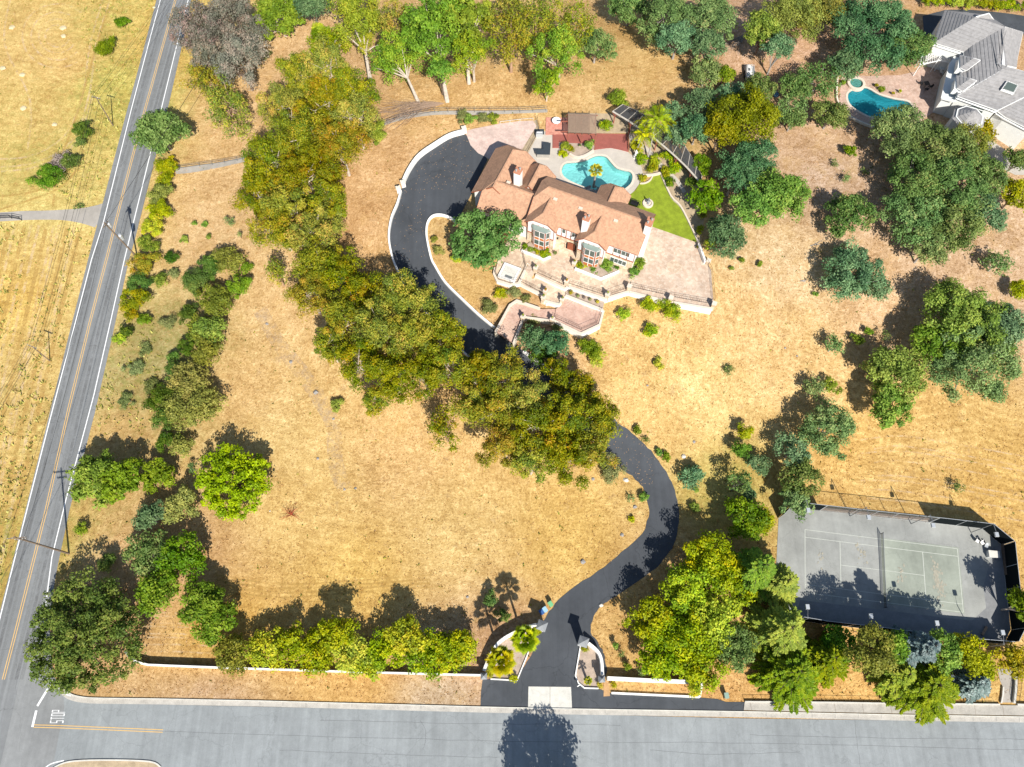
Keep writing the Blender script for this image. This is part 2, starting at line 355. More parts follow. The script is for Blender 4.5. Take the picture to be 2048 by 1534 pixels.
def make_ground():
    core_x = np.arange(-150, 151, 1.0); core_y = np.arange(-42, 190, 1.0)
    gx = np.concatenate(([-3000, -1200, -500, -260, -180], core_x, [180, 260, 500, 1200, 3000]))
    gy = np.concatenate(([-3000, -1200, -400, -120, -60], core_y, [215, 300, 600, 1500, 4000]))
    X, Y = np.meshgrid(gx, gy, indexing='ij'); Z = hgt(X, Y)
    nx, ny = X.shape; Z = Z.copy()
    for P in SINK:
        E = grow(P, 1.15); ins = np.zeros(X.shape, bool); n = len(E)
        for i in range(n):
            (x0, y0), (x1, y1) = E[i], E[(i+1) % n]
            ins ^= ((y0 > Y) != (y1 > Y)) & (X < (x1-x0)*(Y-y0)/((y1-y0) or 1e-9)+x0)
        Z[ins] -= 2.2
    co = np.stack([X, Y, Z], -1).reshape(-1, 3)
    i, j = np.meshgrid(np.arange(nx-1), np.arange(ny-1), indexing='ij'); a = (i*ny+j).ravel()
    q = np.stack([a, a+ny, a+ny+1, a+1], -1)
    me = bpy.data.meshes.new('ground'); me.vertices.add(len(co)); me.vertices.foreach_set('co', co.ravel())
    me.loops.add(q.size); me.polygons.add(len(q)); me.loops.foreach_set('vertex_index', q.ravel())
    me.polygons.foreach_set('loop_start', np.arange(0, q.size, 4)); me.polygons.foreach_set('loop_total', np.full(len(q), 4))
    me.update(); me.validate()
    pw = []; 
    for t in TS:
        p = V(t[0], t[1], 4); pw.append((p.x, p.y))
    pw = np.array(pw); cols = np.array([[*lin(t[2:5]), t[5], t[6]] for t in TS])
    num = np.zeros((len(co), 5)); den = np.zeros(len(co))
    for k in range(len(TS)):
        d2 = (co[:, 0]-pw[k, 0])**2+(co[:, 1]-pw[k, 1])**2; w = 1/(d2+30)**2.0; den += w; num += w[:, None]*cols[k]
    num /= den[:, None]; num[:, :3] *= GK; lum = num[:, :3].mean(1, keepdims=True); num[:, :3] = lum+(num[:, :3]-lum)*1.02; num[:, :3] *= np.array([[1.0, .99, .96]])
    ca = me.color_attributes.new('tint', 'FLOAT_COLOR', 'POINT'); ca.data.foreach_set('color', np.concatenate([num[:, :3], np.ones((len(co), 1))], 1).ravel())
    for nme, c in (('rows', 3), ('weeds', 4)):
        at = me.attributes.new(nme, 'FLOAT', 'POINT'); at.data.foreach_set('value', num[:, c].copy())
    me.polygons.foreach_set('use_smooth', np.ones(len(q), bool))
    me.materials.append(MT['dry_grass']); o = link('ground', me); o['kind'] = 'structure'
GK = 0.70
SINK = []

# ---------------------------------------------------------------- roads
asphalt('road_asphalt', (0.20, 0.206, 0.207), 0.25, R(17), 0.3, 0.15, 0.5)
asphalt('lane_asphalt', (0.255, 0.272, 0.276), 0.4, R(91), 0.16, 0.42, 0.28)
asphalt('drive_asphalt', (0.064, 0.070, 0.079), 1.2, 0.4, 0.25, 0.0, 0.5)
asphalt('grey_gravel', (0.36, 0.33, 0.29), 0.5, 0.2, 0.1)
plain('white_paint', (0.80, 0.80, 0.79), 0.6, 0.07, 3); plain('yellow_paint', (0.70, 0.44, 0.15), 0.6, 0.1, 3)
plain('concrete', (0.47, 0.44, 0.39), 0.85, 0.2, 0.8); plain('concrete_light', (0.60, 0.58, 0.52), 0.85, 0.15, 0.9)
plain('stucco', (0.80, 0.78, 0.74), 0.85, 0.05, 1.2); plain('stucco_cream', (0.70, 0.64, 0.53), 0.85, 0.1, 2)
plain('black_metal', (0.018, 0.018, 0.02), 0.5, 0.1); plain('grey_metal', (0.30, 0.31, 0.32), 0.45, 0.08, 2, 0.6)
plain('galvanised', (0.55, 0.57, 0.58), 0.4, 0.08, 2, 0.4); plain('wood_pole', (0.20, 0.15, 0.11), 0.85, 0.2, 2)
plain('rust_wood', (0.30, 0.10, 0.065), 0.7, 0.15, 1.5); plain('dark_void', (0.01, 0.01, 0.012), 0.9, 0.1)

RL = [(364,-420),(316,-60),(313,0),(280,126),(250,236),(215,370),(176,520),(140,662),(96,840),(51,1020),(22,1136),(-4,1238),(-60,1460)]
RR = [(425,-420),(392,-60),(377,34),(360,110),(339,203),(300,360),(271,475),(258,520),(224,676),(190,825),(139,1021),(116,1129),(108,1174),(100,1260),(104,1330),(112,1362)]
main_poly = RL+[(-90,1600),(40,1600),(108,1522),(129,1414),(126,1376)]+RR[::-1]
drape('road', main_poly, 0.03, 'road_asphalt')
drape('side_road', [(126,1374),(134,1384),(150,1398),(172,1406),(240,1408),(320,1409),(500,1413),(960,1424),(1500,1437),(2048,1444),(2120,1446),(2900,1462),(2900,1700),(2120,1640),(60,1640),(108,1522),(129,1414)], 0.036, 'lane_asphalt')
asphalt('junction_asphalt', (0.225, 0.23, 0.228), 0.5, 0.6, 0.15, 0.1, 0.2)
drape('junction', [(108,1374),(126,1374),(134,1384),(150,1398),(180,1407),(129,1414),(108,1522),(60,1640),(-20,1640),(0,1534),(40,1360),(60,1290),(82,1290),(96,1340)], 0.034, 'junction_asphalt')
# kerb and gutter with sidewalk along the side road
KN = smooth([(124,1362),(128,1376),(140,1387),(158,1393),(185,1396),(240,1397)], 5)+[(320,1398),(520,1402),(959,1414),(1139,1418),(1520,1424),(1800,1430),(2048,1434),(2120,1436),(2900,1452)]
mb = MB(); kw = XY(GW(KN)); strip(mb, kw, 0.65, 0.042, 2.0, 0, -0.42)
mb.build('gutter', 'concrete')['kind'] = 'structure'
mb = MB(); wallm(mb, kw, 0.16, 0.15, -0.1, 2.0); mb.build('kerb', 'concrete_light')['kind'] = 'structure'
plain('sidewalk_concrete', (0.43, 0.40, 0.35), 0.9, 0.2, 0.5)
mb = MB(); P_ = XY(GW([(1489,1404),(1600,1404),(1760,1407),(2048,1411),(2120,1412),(2120,1433),(2048,1431),(1800,1427),(1520,1421),(1487,1420)]))
prism(mb, P_, -0.1, 0.13); mb.build('sidewalk', 'sidewalk_concrete')['kind'] = 'structure'
mb = MB()
for px in range(1500, 2110, 56):
    a = G(px, 1405+(px-1500)*.013); b = G(px+3, 1422+(px-1500)*.018); mb.bar((a.x, a.y, .131), (b.x, b.y, .131), .04, .006)
mb.build('sidewalk_joints', 'wood_pole')['kind'] = 'structure'
# low ledge wall behind sidewalk
mb = MB(); wallm(mb, XY(GW([(1489,1403),(1760,1406),(1998,1409)])), 0.2, 0.3); o = mb.build('ledge_wall', 'concrete_light')
tag(o, 'low pale concrete ledge running along the back edge of the sidewalk', 'wall')
# south side corner of the junction
mb = MB(); P_ = XY(GW(smooth([(96,1545),(118,1530),(150,1522),(220,1520),(300,1523),(322,1534),(330,1560)], 4)+[(300,1660),(60,1660)])); prism(mb, P_, -.1, .14)
plain('hay', (.62, .52, .32), .95, .15, 2); plain('verge_dirt', (0.44, 0.34, 0.22), 0.95, 0.25, 1); mb.build('south_verge', 'verge_dirt')['kind'] = 'structure'
mb = MB(); wallm(mb, XY(GW(smooth([(96,1545),(118,1530),(150,1522),(220,1520),(300,1523),(322,1534)], 4))), .2, .17, -.1, 2); mb.build('south_kerb', 'concrete_light')['kind'] = 'structure'

# painted markings
mk = MB(); wl = [(322,-4),(302,70),(262,222),(207,445),(183,520),(145,668),(100,840),(54,1020),(25,1136),(0,1237),(-30,1350)]
strip(mk, XY(GW([(342-16,-40)]+wl)), 0.17, 0.045)
strip(mk, XY(GW([(388,-40),(371,20),(324,213),(249,519),(222,640),(188,790),(132,1000),(104,1115),(91,1216),(84,1262)])), 0.17, 0.045)
strip(mk, XY(GW([(106,1361),(75,1412)])), 0.32, 0.046); strip(mk, XY(GW([(73,1421),(65,1454)])), 0.34, 0.046)
strip(mk, XY(GW(smooth([(108,1362),(117,1375),(130,1387),(142,1392)], 4))), 0.13, 0.046)
strip(mk, XY(GW(smooth([(90,1536),(104,1527),(128,1521)], 4))), 0.15, 0.046)
mk.build('road_lines', 'white_paint')['kind'] = 'structure'
mk = MB(); yl = [(362,-40),(351,0),(322,105),(288,227),(250,372),(213,519),(180,645),(139,812),(92.5,1020),(60,1150),(28,1278),(7,1359)]
for s in (-.17, .17): strip(mk, XY(GW(yl)), 0.11, 0.045, 1.5, 0, s)
for s in (-.16, .16): strip(mk, XY(GW([(68,1452),(124,1453.5),(326,1462)])), 0.10, 0.047, 1.5, 0, s)
mk.build('centre_lines', 'yellow_paint')['kind'] = 'structure'
# the word STOP, tops of the letters towards the west, right half of P and O worn off at the seam
def stop_word():
    mb = MB(); a = G(101, 1446); up = (G(131, 1446)-a); up.z = 0; up.normalize(); up = -up
    right = (G(106, 1418)-a); right.z = 0; Lw = right.length; right.normalize(); hgt_ = (G(128, 1446)-a).length
    org = G(127, 1446)
    cell = Lw/4; t = cell*.17
    S = [[(0,.92,1,1),(0,.5,.18,1),(0,.46,1,.54),(.82,.0,1,.5),(0,0,1,.08)],[(0,.92,1,1),(.41,0,.59,1)],[(0,0,.18,1),(.82,0,1,1),(0,.92,1,1),(0,0,1,.08)],[(0,0,.18,1),(0,.92,1,1),(.82,.5,1,1),(0,.46,1,.54)]]
    for k, rects in enumerate(S):
        for n, (x0, y0, x1, y1) in enumerate(rects):
            q = [org+right*(k*cell+x*cell*.72)+up*(y*hgt_) for x, y in ((x0, y0), (x1, y0), (x1, y1), (x0, y1))]
            mb.face([(p.x, p.y, 0.047+.0008*n) for p in q])
    mb.build('stop_marking', 'white_paint')['kind'] = 'structure'
stop_word()

# farm lane on the left, gravel path on the right of the road
drape('farm_lane', smooth([(-40,446),(0,443),(60,440),(120,440),(160,446),(190,455)], 3)+[(204,436),(214,404)]+smooth([(196,410),(160,417),(100,421),(50,422),(0,425),(-40,427)], 3), 0.028, 'grey_gravel')
drape('gravel_path', smooth([(350,335),(380,333),(430,326),(480,316),(520,306)], 3)+smooth([(520,316),(480,326),(430,337),(380,346),(352,348)], 3), 0.03, 'grey_gravel')
drape('stone_path', smooth([(745,252),(800,232),(870,222),(950,222),(1040,220),(1095,219)], 3)+smooth([(1095,225),(1040,227),(950,230),(870,230),(800,241),(750,259)], 3), 0.03, 'grey_gravel')

# ---------------------------------------------------------------- driveway
DO = smooth([(928,264),(900,272),(873,288),(839,312),(819,339),(807,364),(802,383),(795,407),(783,437),(778,475),(785,515),(798,547),(812,575),(836,606),(870,645),(912,692),(960,732),(1008,764),(1040,786),(1090,820),(1150,860),(1200,893),(1237,934),(1271,958),(1288,981),(1297,1015),(1296,1035),(1285,1066),(1244,1104),(1195,1143),(1139,1181),(1104,1216),(1090,1238),(1076,1262),(1066,1303),(1050,1330),(1035,1359)], 4)
DI = smooth([(1212,1352),(1213,1334),(1207,1306),(1196,1284),(1181,1266),(1188,1233),(1203,1212),(1233,1191),(1303,1143),(1334,1111),(1351,1080),(1359,1035),(1356,1010),(1346,971),(1332,944),(1312,914),(1291,890),(1264,866),(1237,846),(1200,815),(1163,790),(1102,742),(1047,702),(1027,686),(1000,668),(991,657),(957,629),(924,598),(890,564),(869,530),(859,507),(856,488),(853,464),(856,444),(866,432),(883,430),(903,437),(912,446)], 4)
rj = random.Random(3); DO = [(x+rj.uniform(-1.3, 1.3), y+rj.uniform(-1.3, 1.3)) for x, y in DO]; DI = [(x+rj.uniform(-1.3, 1.3), y+rj.uniform(-1.3, 1.3)) for x, y in DI]
dr = DO+[(1035,1359),(980,1358),(965,1360),(962,1385),(961,1413),(1200,1419.5),(1487,1422),(1489,1404),(1452,1404),(1435,1398),(1398,1395),(1223,1387),(1196,1377)]+DI+[(945,385),(958,355),(975,320),(972,314),(956,306),(941,290),(934,272)]
drape('driveway', dr, 0.033, 'drive_asphalt', 1.6)
mb = MB(); 
drape('driveway_apron', [(1057,1373),(1142,1374),(1144,1417),(1056,1416)], 0.045, 'concrete_light')
a, b = G(1100,1373), G(1100,1417); mb.bar((a.x, a.y, .047), (b.x, b.y, .047), .05, .01); mb.build('apron_joint', 'wood_pole')['kind'] = 'structure'
# scattered fallen leaves on the drive
rg = random.Random(4); mb = MB(); plain('fallen_leaf', (0.50, 0.30, 0.14), 0.8, 0.2)
for _ in range(420):
    c = rg.random()
    if c < .45: px, py = rg.uniform(830, 945), rg.uniform(268, 380)
    elif c < .7: px, py = rg.uniform(785, 850), rg.uniform(370, 520)
    else: px, py = rg.uniform(1215, 1310), rg.uniform(860, 970)
    p = G(px, py, .05); s = rg.uniform(.05, .11); t = rg.random()*6.28
    mb.face([(p.x+s*math.cos(t+k*1.57)*(1 if k % 2 else .5), p.y+s*math.sin(t+k*1.57)*(1 if k % 2 else .5), p.z) for k in range(4)])
o = mb.build('leaf_litter', 'fallen_leaf'); o['kind'] = 'stuff'; o['label'] = 'tan fallen leaves sprinkled over the dark driveway'; o['category'] = 'leaves'

# ---------------------------------------------------------------- mower and tractor tracks
def trackmat(name, c, lo, hi):
    m, nt, N, L, P = newmat(name); g = N.new('ShaderNodeNewGeometry'); pos = g.outputs['Position']; n = nz(N, L, pos, 0.5, 6, .75); n2 = nz(N, L, pos, 3, 4, .8)
    r = ramp(N, L, math_(N, L, 'ADD', math_(N, L, 'MULTIPLY', n.outputs[0], .6), math_(N, L, 'MULTIPLY', n2.outputs[0], .4)), [(lo, (0, 0, 0)), (hi, (1, 1, 1))])
    P.inputs['Base Color'].default_value = (*c, 1); P.inputs['Roughness'].default_value = .95; P.inputs['Specular IOR Level'].default_value = .1
    tr = N.new('ShaderNodeBsdfTransparent'); mx = N.new('ShaderNodeMixShader'); L.new(math_(N, L, 'MULTIPLY', r.outputs[0], .75), mx.inputs[0]); L.new(tr.outputs[0], mx.inputs[1]); L.new(P.outputs[0], mx.inputs[2]); L.new(mx.outputs[0], N['Material Output'].inputs[0])
trackmat('track_pale', (.76, .58, .36), .46, .64); trackmat('track_gold', (.52, .33, .10), .42, .6); trackmat('track_bare', (.50, .39, .28), .46, .72)
def tracks(name, lines, w, mat, off):
    mb = MB()
    for i, ln in enumerate(lines): strip(mb, XY(GW(smooth(ln, 6))), w, off+.0012*i, 1.5)
    o = mb.build(name, mat); o['kind'] = 'structure'
road_dir = lambda x, y, L_: [(x, y), (x-.29*L_, y+L_*.5), (x-.55*L_, y+L_)]
tracks('mowing_tracks', [[(x, 450), (x-62, 720), (x-128, 1020), (x-180, 1300)] for x in (30, 62, 78, 108, 118, 150)], .55, 'track_pale', .012)
tracks('mowing_tracks', [[(x, 456), (x-60, 720), (x-124, 1010), (x-170, 1300)] for x in (18, 48, 92, 134, 160)], .8, 'track_gold', .021)
arcs = []
for r_ in (22, 34, 48, 64): arcs.append([(115+r_*1.1*math.cos(a), 72+r_*math.sin(a)) for a in [k*.45+.3*r_/20 for k in range(11)]])
arcs += [[(-20, 318), (60, 312), (130, 270), (165, 190), (180, 90), (205, 0)], [(-20, 335), (70, 325), (145, 280), (178, 190), (192, 90), (220, 0)], [(-20, 345), (78, 332), (152, 284), (186, 190)], [(20, 0), (10, 90), (60, 200), (55, 300)]]
tracks('mowing_arcs', arcs, .45, 'track_pale', .010)
tracks('tractor_ruts', [[(105, 420), (118, 330), (150, 240), (185, 120), (215, 20)], [(-20, 425), (60, 400), (120, 375), (160, 330)], [(-20, 395), (60, 385), (130, 360)]], .5, 'track_gold', .03)
tracks('mown_rows', [[(275+k*1.5, 1222+k*7.5), (350, 1226+k*7), (430, 1224+k*7.6)] for k in (0, 1, 3, 4, 6, 7, 9, 11)], .25, 'track_pale', .008)
tracks('mown_rows', [[(430+k*2, 1150+k*10), (560, 1168+k*9), (700, 1162+k*8), (860, 1150+k*8)] for k in range(4)], .3, 'track_gold', .009)
tracks('worn_trail', [[(520, 620), (560, 690), (600, 740), (640, 800), (665, 850), (672, 930), (690, 980)]], 2.6, 'track_bare', .014)
tracks('mown_rows', [[(1720+(k % 3)*14, 880+k*9), (1800, 872+k*10), (1900, 886+k*10), (2060, 915+k*10)] for k in (0, 2, 3, 5, 8, 9, 11, 13)], .3, 'track_pale', .008)

trackmat('tyre_dark', (.165, .165, .165), .40, .75); trackmat('tyre_light', (.27, .275, .27), .40, .75); plain('tar', (.09, .09, .095), .6, .1)
mb = MB()
for k, sft in enumerate((-2.7, -1.15, 1.15, 2.7)): strip(mb, XY(GW(yl)), .55, .0375+.0007*k, 1.5, 0, sft)
mb.build('tyre_tracks', 'tyre_light')['kind'] = 'structure'
mb = MB()
for k, sft in enumerate((-1.95, 1.95)): strip(mb, XY(GW(yl)), .5, .041+.0007*k, 1.5, 0, sft)
mb.build('tyre_tracks', 'tyre_dark')['kind'] = 'structure'
rj = random.Random(12); mb = MB()
for ln in ([(330,1463),(700,1474),(1100,1484),(1500,1486),(2060,1500)], [(640,1440),(900,1446),(1240,1450)], [(1500,1470),(1800,1476),(2060,1478)], [(1709,1438),(1713,1480),(1722,1540)], [(560,1500),(860,1512),(1000,1514)], [(840,1440),(852,1466),(846,1500)], [(1300,1500),(1420,1508),(1600,1504)]):
    q = smooth(ln, 8); q = [(x+rj.uniform(-1, 1), y+rj.uniform(-1, 1)) for x, y in q]; strip(mb, XY(GW(q)), .032, .0385, 3)
mb.build('sealed_cracks', 'tar')['kind'] = 'structure'
mb = MB()
for px in range(520, 2048, 46):
    a = G(px, 1402+(px-520)*.0215-3); b = G(px, 1402+(px-520)*.0215+9); strip(mb, [(a.x, a.y), (b.x, b.y)], .04, .044, 3)
mb.build('gutter_joints', 'tar')['kind'] = 'structure'
# ---------------------------------------------------------------- foliage
def mesh_np(name, co, quads, mat, v=None, parent=None, loc=None):
    me = bpy.data.meshes.new(name); me.vertices.add(len(co)); me.vertices.foreach_set('co', np.ascontiguousarray(co, dtype=np.float32).ravel())
    k = quads.shape[1]; me.loops.add(quads.size); me.polygons.add(len(quads)); me.loops.foreach_set('vertex_index', quads.ravel().astype(np.int32))
    me.polygons.foreach_set('loop_start', np.arange(0, quads.size, k, dtype=np.int32)); me.polygons.foreach_set('loop_total', np.full(len(quads), k, dtype=np.int32))
    me.update()
    if v is not None:
        at = me.attributes.new('v', 'FLOAT', 'FACE'); at.data.foreach_set('value', np.ascontiguousarray(v, dtype=np.float32))
    me.materials.append(MT[mat]); return me
def unit(a): return a/np.maximum(1e-9, np.linalg.norm(a, axis=-1, keepdims=True))
def leaves(rs, pos, nrm, size, asp=0.55):
    """a lozenge leaf clump at every pos"""
    n = len(pos); r = unit(rs.normal(size=(n, 3))); t = unit(np.cross(nrm, r)); b = np.cross(nrm, t)
    s = (size*rs.uniform(0.6, 1.35, (n, 1)))
    co = np.stack([pos-t*s, pos-b*s*asp+nrm*s*.18, pos+t*s, pos+b*s*asp+nrm*s*.18], 1).reshape(-1, 3)
    return co, np.arange(n*4).reshape(n, 4)
def clumps(rs, Rx, Rz, n, rc, style):
    d = unit(rs.normal(size=(n*3, 3))); lo = {'broad': -0.25, 'round': -0.35, 'euc': -0.6, 'shrub': -0.15}.get(style, -.25)
    d = d[d[:, 2] > lo][:n]; k = rs.uniform(0.12, 1.0, (len(d), 1))**0.5
    th = np.arctan2(d[:, 1], d[:, 0]); ph = rs.uniform(0, 6.28, 3)
    amp = {'round': 0.06, 'broad': 0.10, 'euc': 0.22, 'shrub': .16}.get(style, .15)
    wob = 1+amp*(np.sin(2*th+ph[0])+np.sin(3*th+ph[1])*.8+np.sin(5*th+ph[2])*.5)
    rad = np.array([[Rx-rc*.7, Rx-rc*.7, max(.2, Rz-rc*.6)]])
    c = d*k*rad; c[:, :2] *= wob[:, None]
    if style == 'round': c[0] = (0, 0, rad[0, 2]); c[1] = (.3*Rx, 0, rad[0, 2]*.9); c[2] = (-.25*Rx, .2*Rx, rad[0, 2]*.9); c[3] = (0, -.3*Rx, rad[0, 2]*.88)
    return c
def crown_np(rs, Rx, Rz, style, leaf, dens):
    rc = {'round': .45+.07*Rx, 'broad': .5+.13*Rx, 'euc': .62+.10*Rx, 'shrub': .22+.2*Rx}[style]
    n = int(max(8, {'round': 4.2, 'broad': 3.8, 'euc': 2.6, 'shrub': 2.4}[style]*(Rx/rc)**2*(0.6+.4*Rz/Rx)))
    c = clumps(rs, Rx, Rz, n, rc, style); n = len(c)
    N = int(math.pi*Rx*Rx*dens); idx = rs.integers(0, n, N); rcs = rc*rs.uniform(.6, 1.3, n)
    u = unit(rs.normal(size=(N, 3))); u[:, 2] = np.where(u[:, 2] < -.45, -u[:, 2], u[:, 2])
    fl = {'round': .85, 'broad': .7, 'euc': 1.0, 'shrub': .85}[style]
    pos = c[idx]+u*(rcs[idx][:, None]*rs.uniform(.45, 1.08, (N, 1)))*np.array([[1, 1, fl]])
    if style == 'euc':                    # hanging sprays round each clump
        m = rs.random(N) < .3; pos[m, 2] -= rs.uniform(0, 1.3, m.sum())*rcs[idx][m]
    up = {'euc': .25}.get(style, .45)
    nrm = unit(u*.75+rs.normal(size=(N, 3))*.5+np.array([[0, 0, up]]))
    co, q = leaves(rs, pos, nrm, leaf, .42 if style == 'euc' else .6)
    cv = rs.random(n); v = np.clip(cv[idx]*.55+rs.random(N)*.45, 0, 1)
    return co, q, v, c
def limbs(mb, rs, base_z, zc, c, r0, lean=(0, 0), nl=8, fork=.35):
    """tapered trunk that forks into limbs that reach the clumps"""
    hgt_ = zc; f = Vector((lean[0]*fork, lean[1]*fork, base_z+hgt_*fork))
    mb.tube([(0, 0, base_z-.3), (f.x*.4, f.y*.4, base_z+hgt_*fork*.5), f], [r0*1.25, r0, r0*.82], 8)
    pick = rs.permutation(len(c))[:nl]
    for i in pick:
        t = Vector(c[i])+Vector((0, 0, zc)); m = f.lerp(t, .5); m.z += .12*(t-f).length; m.x += rs.uniform(-.3, .3); m.y += rs.uniform(-.3, .3)
        mb.tube([f-Vector((0, 0, .1)), m, t], [r0*.55, r0*.34, r0*.1], 5)
        if nl > 5:
            for _ in range(2):
                j = rs.integers(0, len(c)); t2 = Vector(c[j])+Vector((0, 0, zc))
                if (t2-m).length < (t-f).length*1.1: mb.tube([m, m.lerp(t2, .5)+Vector((0, 0, .15)), t2], [r0*.26, r0*.16, r0*.05], 4)

for nme, a, b in (('bark_pale', (0.52, 0.44, 0.36), 2), ('bark_brown', (0.16, 0.115, 0.085), 3), ('bark_tan', (0.40, 0.26, 0.17), 2), ('bark_grey', (0.34, 0.31, 0.28), 2)):
    plain(nme, a, .85, .3, b, 0, .5)
leafmat('leaf_euc', [(0, (0.07, 0.12, 0.016)), (.3, (0.175, 0.22, 0.023)), (.62, (0.335, 0.32, 0.03)), (.86, (0.46, 0.345, 0.045)), (1, (0.46, 0.21, 0.055))])
leafmat('leaf_euc_green', [(0, (0.110, 0.195, 0.024)), (.45, (0.244, 0.354, 0.037)), (.8, (0.403, 0.451, 0.049)), (1, (0.512, 0.403, 0.061))])
leafmat('leaf_euc_grey', [(0, (0.122, 0.128, 0.091)), (.45, (0.226, 0.226, 0.171)), (.75, (0.329, 0.250, 0.207)), (1, (0.415, 0.305, 0.232))])
leafmat('leaf_bright', [(0, (0.085, 0.15, 0.014)), (.5, (0.205, 0.30, 0.032)), (1, (0.37, 0.43, 0.055))])
leafmat('leaf_lime', [(0, (0.11, 0.23, 0.005)), (.5, (0.26, 0.44, 0.01)), (1, (0.42, 0.56, 0.018))])
leafmat('leaf_oak', [(0, (0.067, 0.123, 0.034)), (.5, (0.162, 0.252, 0.073)), (.85, (0.269, 0.347, 0.112)), (1, (0.403, 0.336, 0.123))])
leafmat('leaf_oak_blue', [(0, (0.055, 0.127, 0.055)), (.5, (0.138, 0.248, 0.110)), (1, (0.264, 0.380, 0.176))])
leafmat('leaf_oak_green', [(0, (0.067, 0.134, 0.016)), (.5, (0.168, 0.280, 0.034)), (1, (0.347, 0.426, 0.067))])
leafmat('leaf_oak_dark', [(0, (0.04, 0.09, 0.014)), (.5, (0.105, 0.18, 0.03)), (.85, (0.20, 0.265, 0.05)), (1, (0.28, 0.28, 0.07))])
leafmat('leaf_sycamore', [(0, (0.085, 0.16, 0.045)), (.5, (0.185, 0.295, 0.09)), (1, (0.35, 0.45, 0.165))])
leafmat('leaf_privet', [(0, (0.122, 0.207, 0.015)), (.45, (0.317, 0.403, 0.022)), (.8, (0.512, 0.525, 0.027)), (1, (0.610, 0.464, 0.037))])
leafmat('leaf_olive', [(0, (0.122, 0.146, 0.030)), (.5, (0.262, 0.275, 0.055)), (1, (0.427, 0.390, 0.085))])
leafmat('leaf_gold', [(0, (0.16, 0.185, 0.012)), (.5, (0.39, 0.38, 0.016)), (1, (0.58, 0.47, 0.02))])
leafmat('leaf_moss', [(0, (0.10, 0.125, 0.012)), (.5, (0.26, 0.28, 0.016)), (1, (0.42, 0.38, 0.03))])
leafmat('leaf_cedar', [(0, (0.110, 0.201, 0.030)), (.5, (0.268, 0.378, 0.049)), (1, (0.464, 0.512, 0.067))])
leafmat('leaf_blue', [(0, (0.12, 0.18, 0.17)), (.5, (0.25, 0.33, 0.32)), (1, (0.44, 0.50, 0.48))])
leafmat('leaf_orange', [(0, (0.12, 0.15, 0.015)), (.4, (0.26, 0.28, 0.02)), (.75, (0.42, 0.34, 0.03)), (1, (0.50, 0.27, 0.03))])
leafmat('leaf_palm', [(0, (0.122, 0.207, 0.018)), (.5, (0.366, 0.415, 0.037)), (1, (0.683, 0.610, 0.061))], .2)
leafmat('leaf_queen', [(0, (0.195, 0.293, 0.012)), (.6, (0.439, 0.512, 0.024)), (1, (0.756, 0.586, 0.037))], .2)
leafmat('leaf_dry', [(0, (0.16, 0.12, 0.10)), (1, (0.36, 0.30, 0.27))], .1)
leafmat('leaf_sage', [(0, (0.12, 0.15, 0.05)), (.6, (0.23, 0.265, 0.09)), (1, (0.34, 0.34, 0.13))])

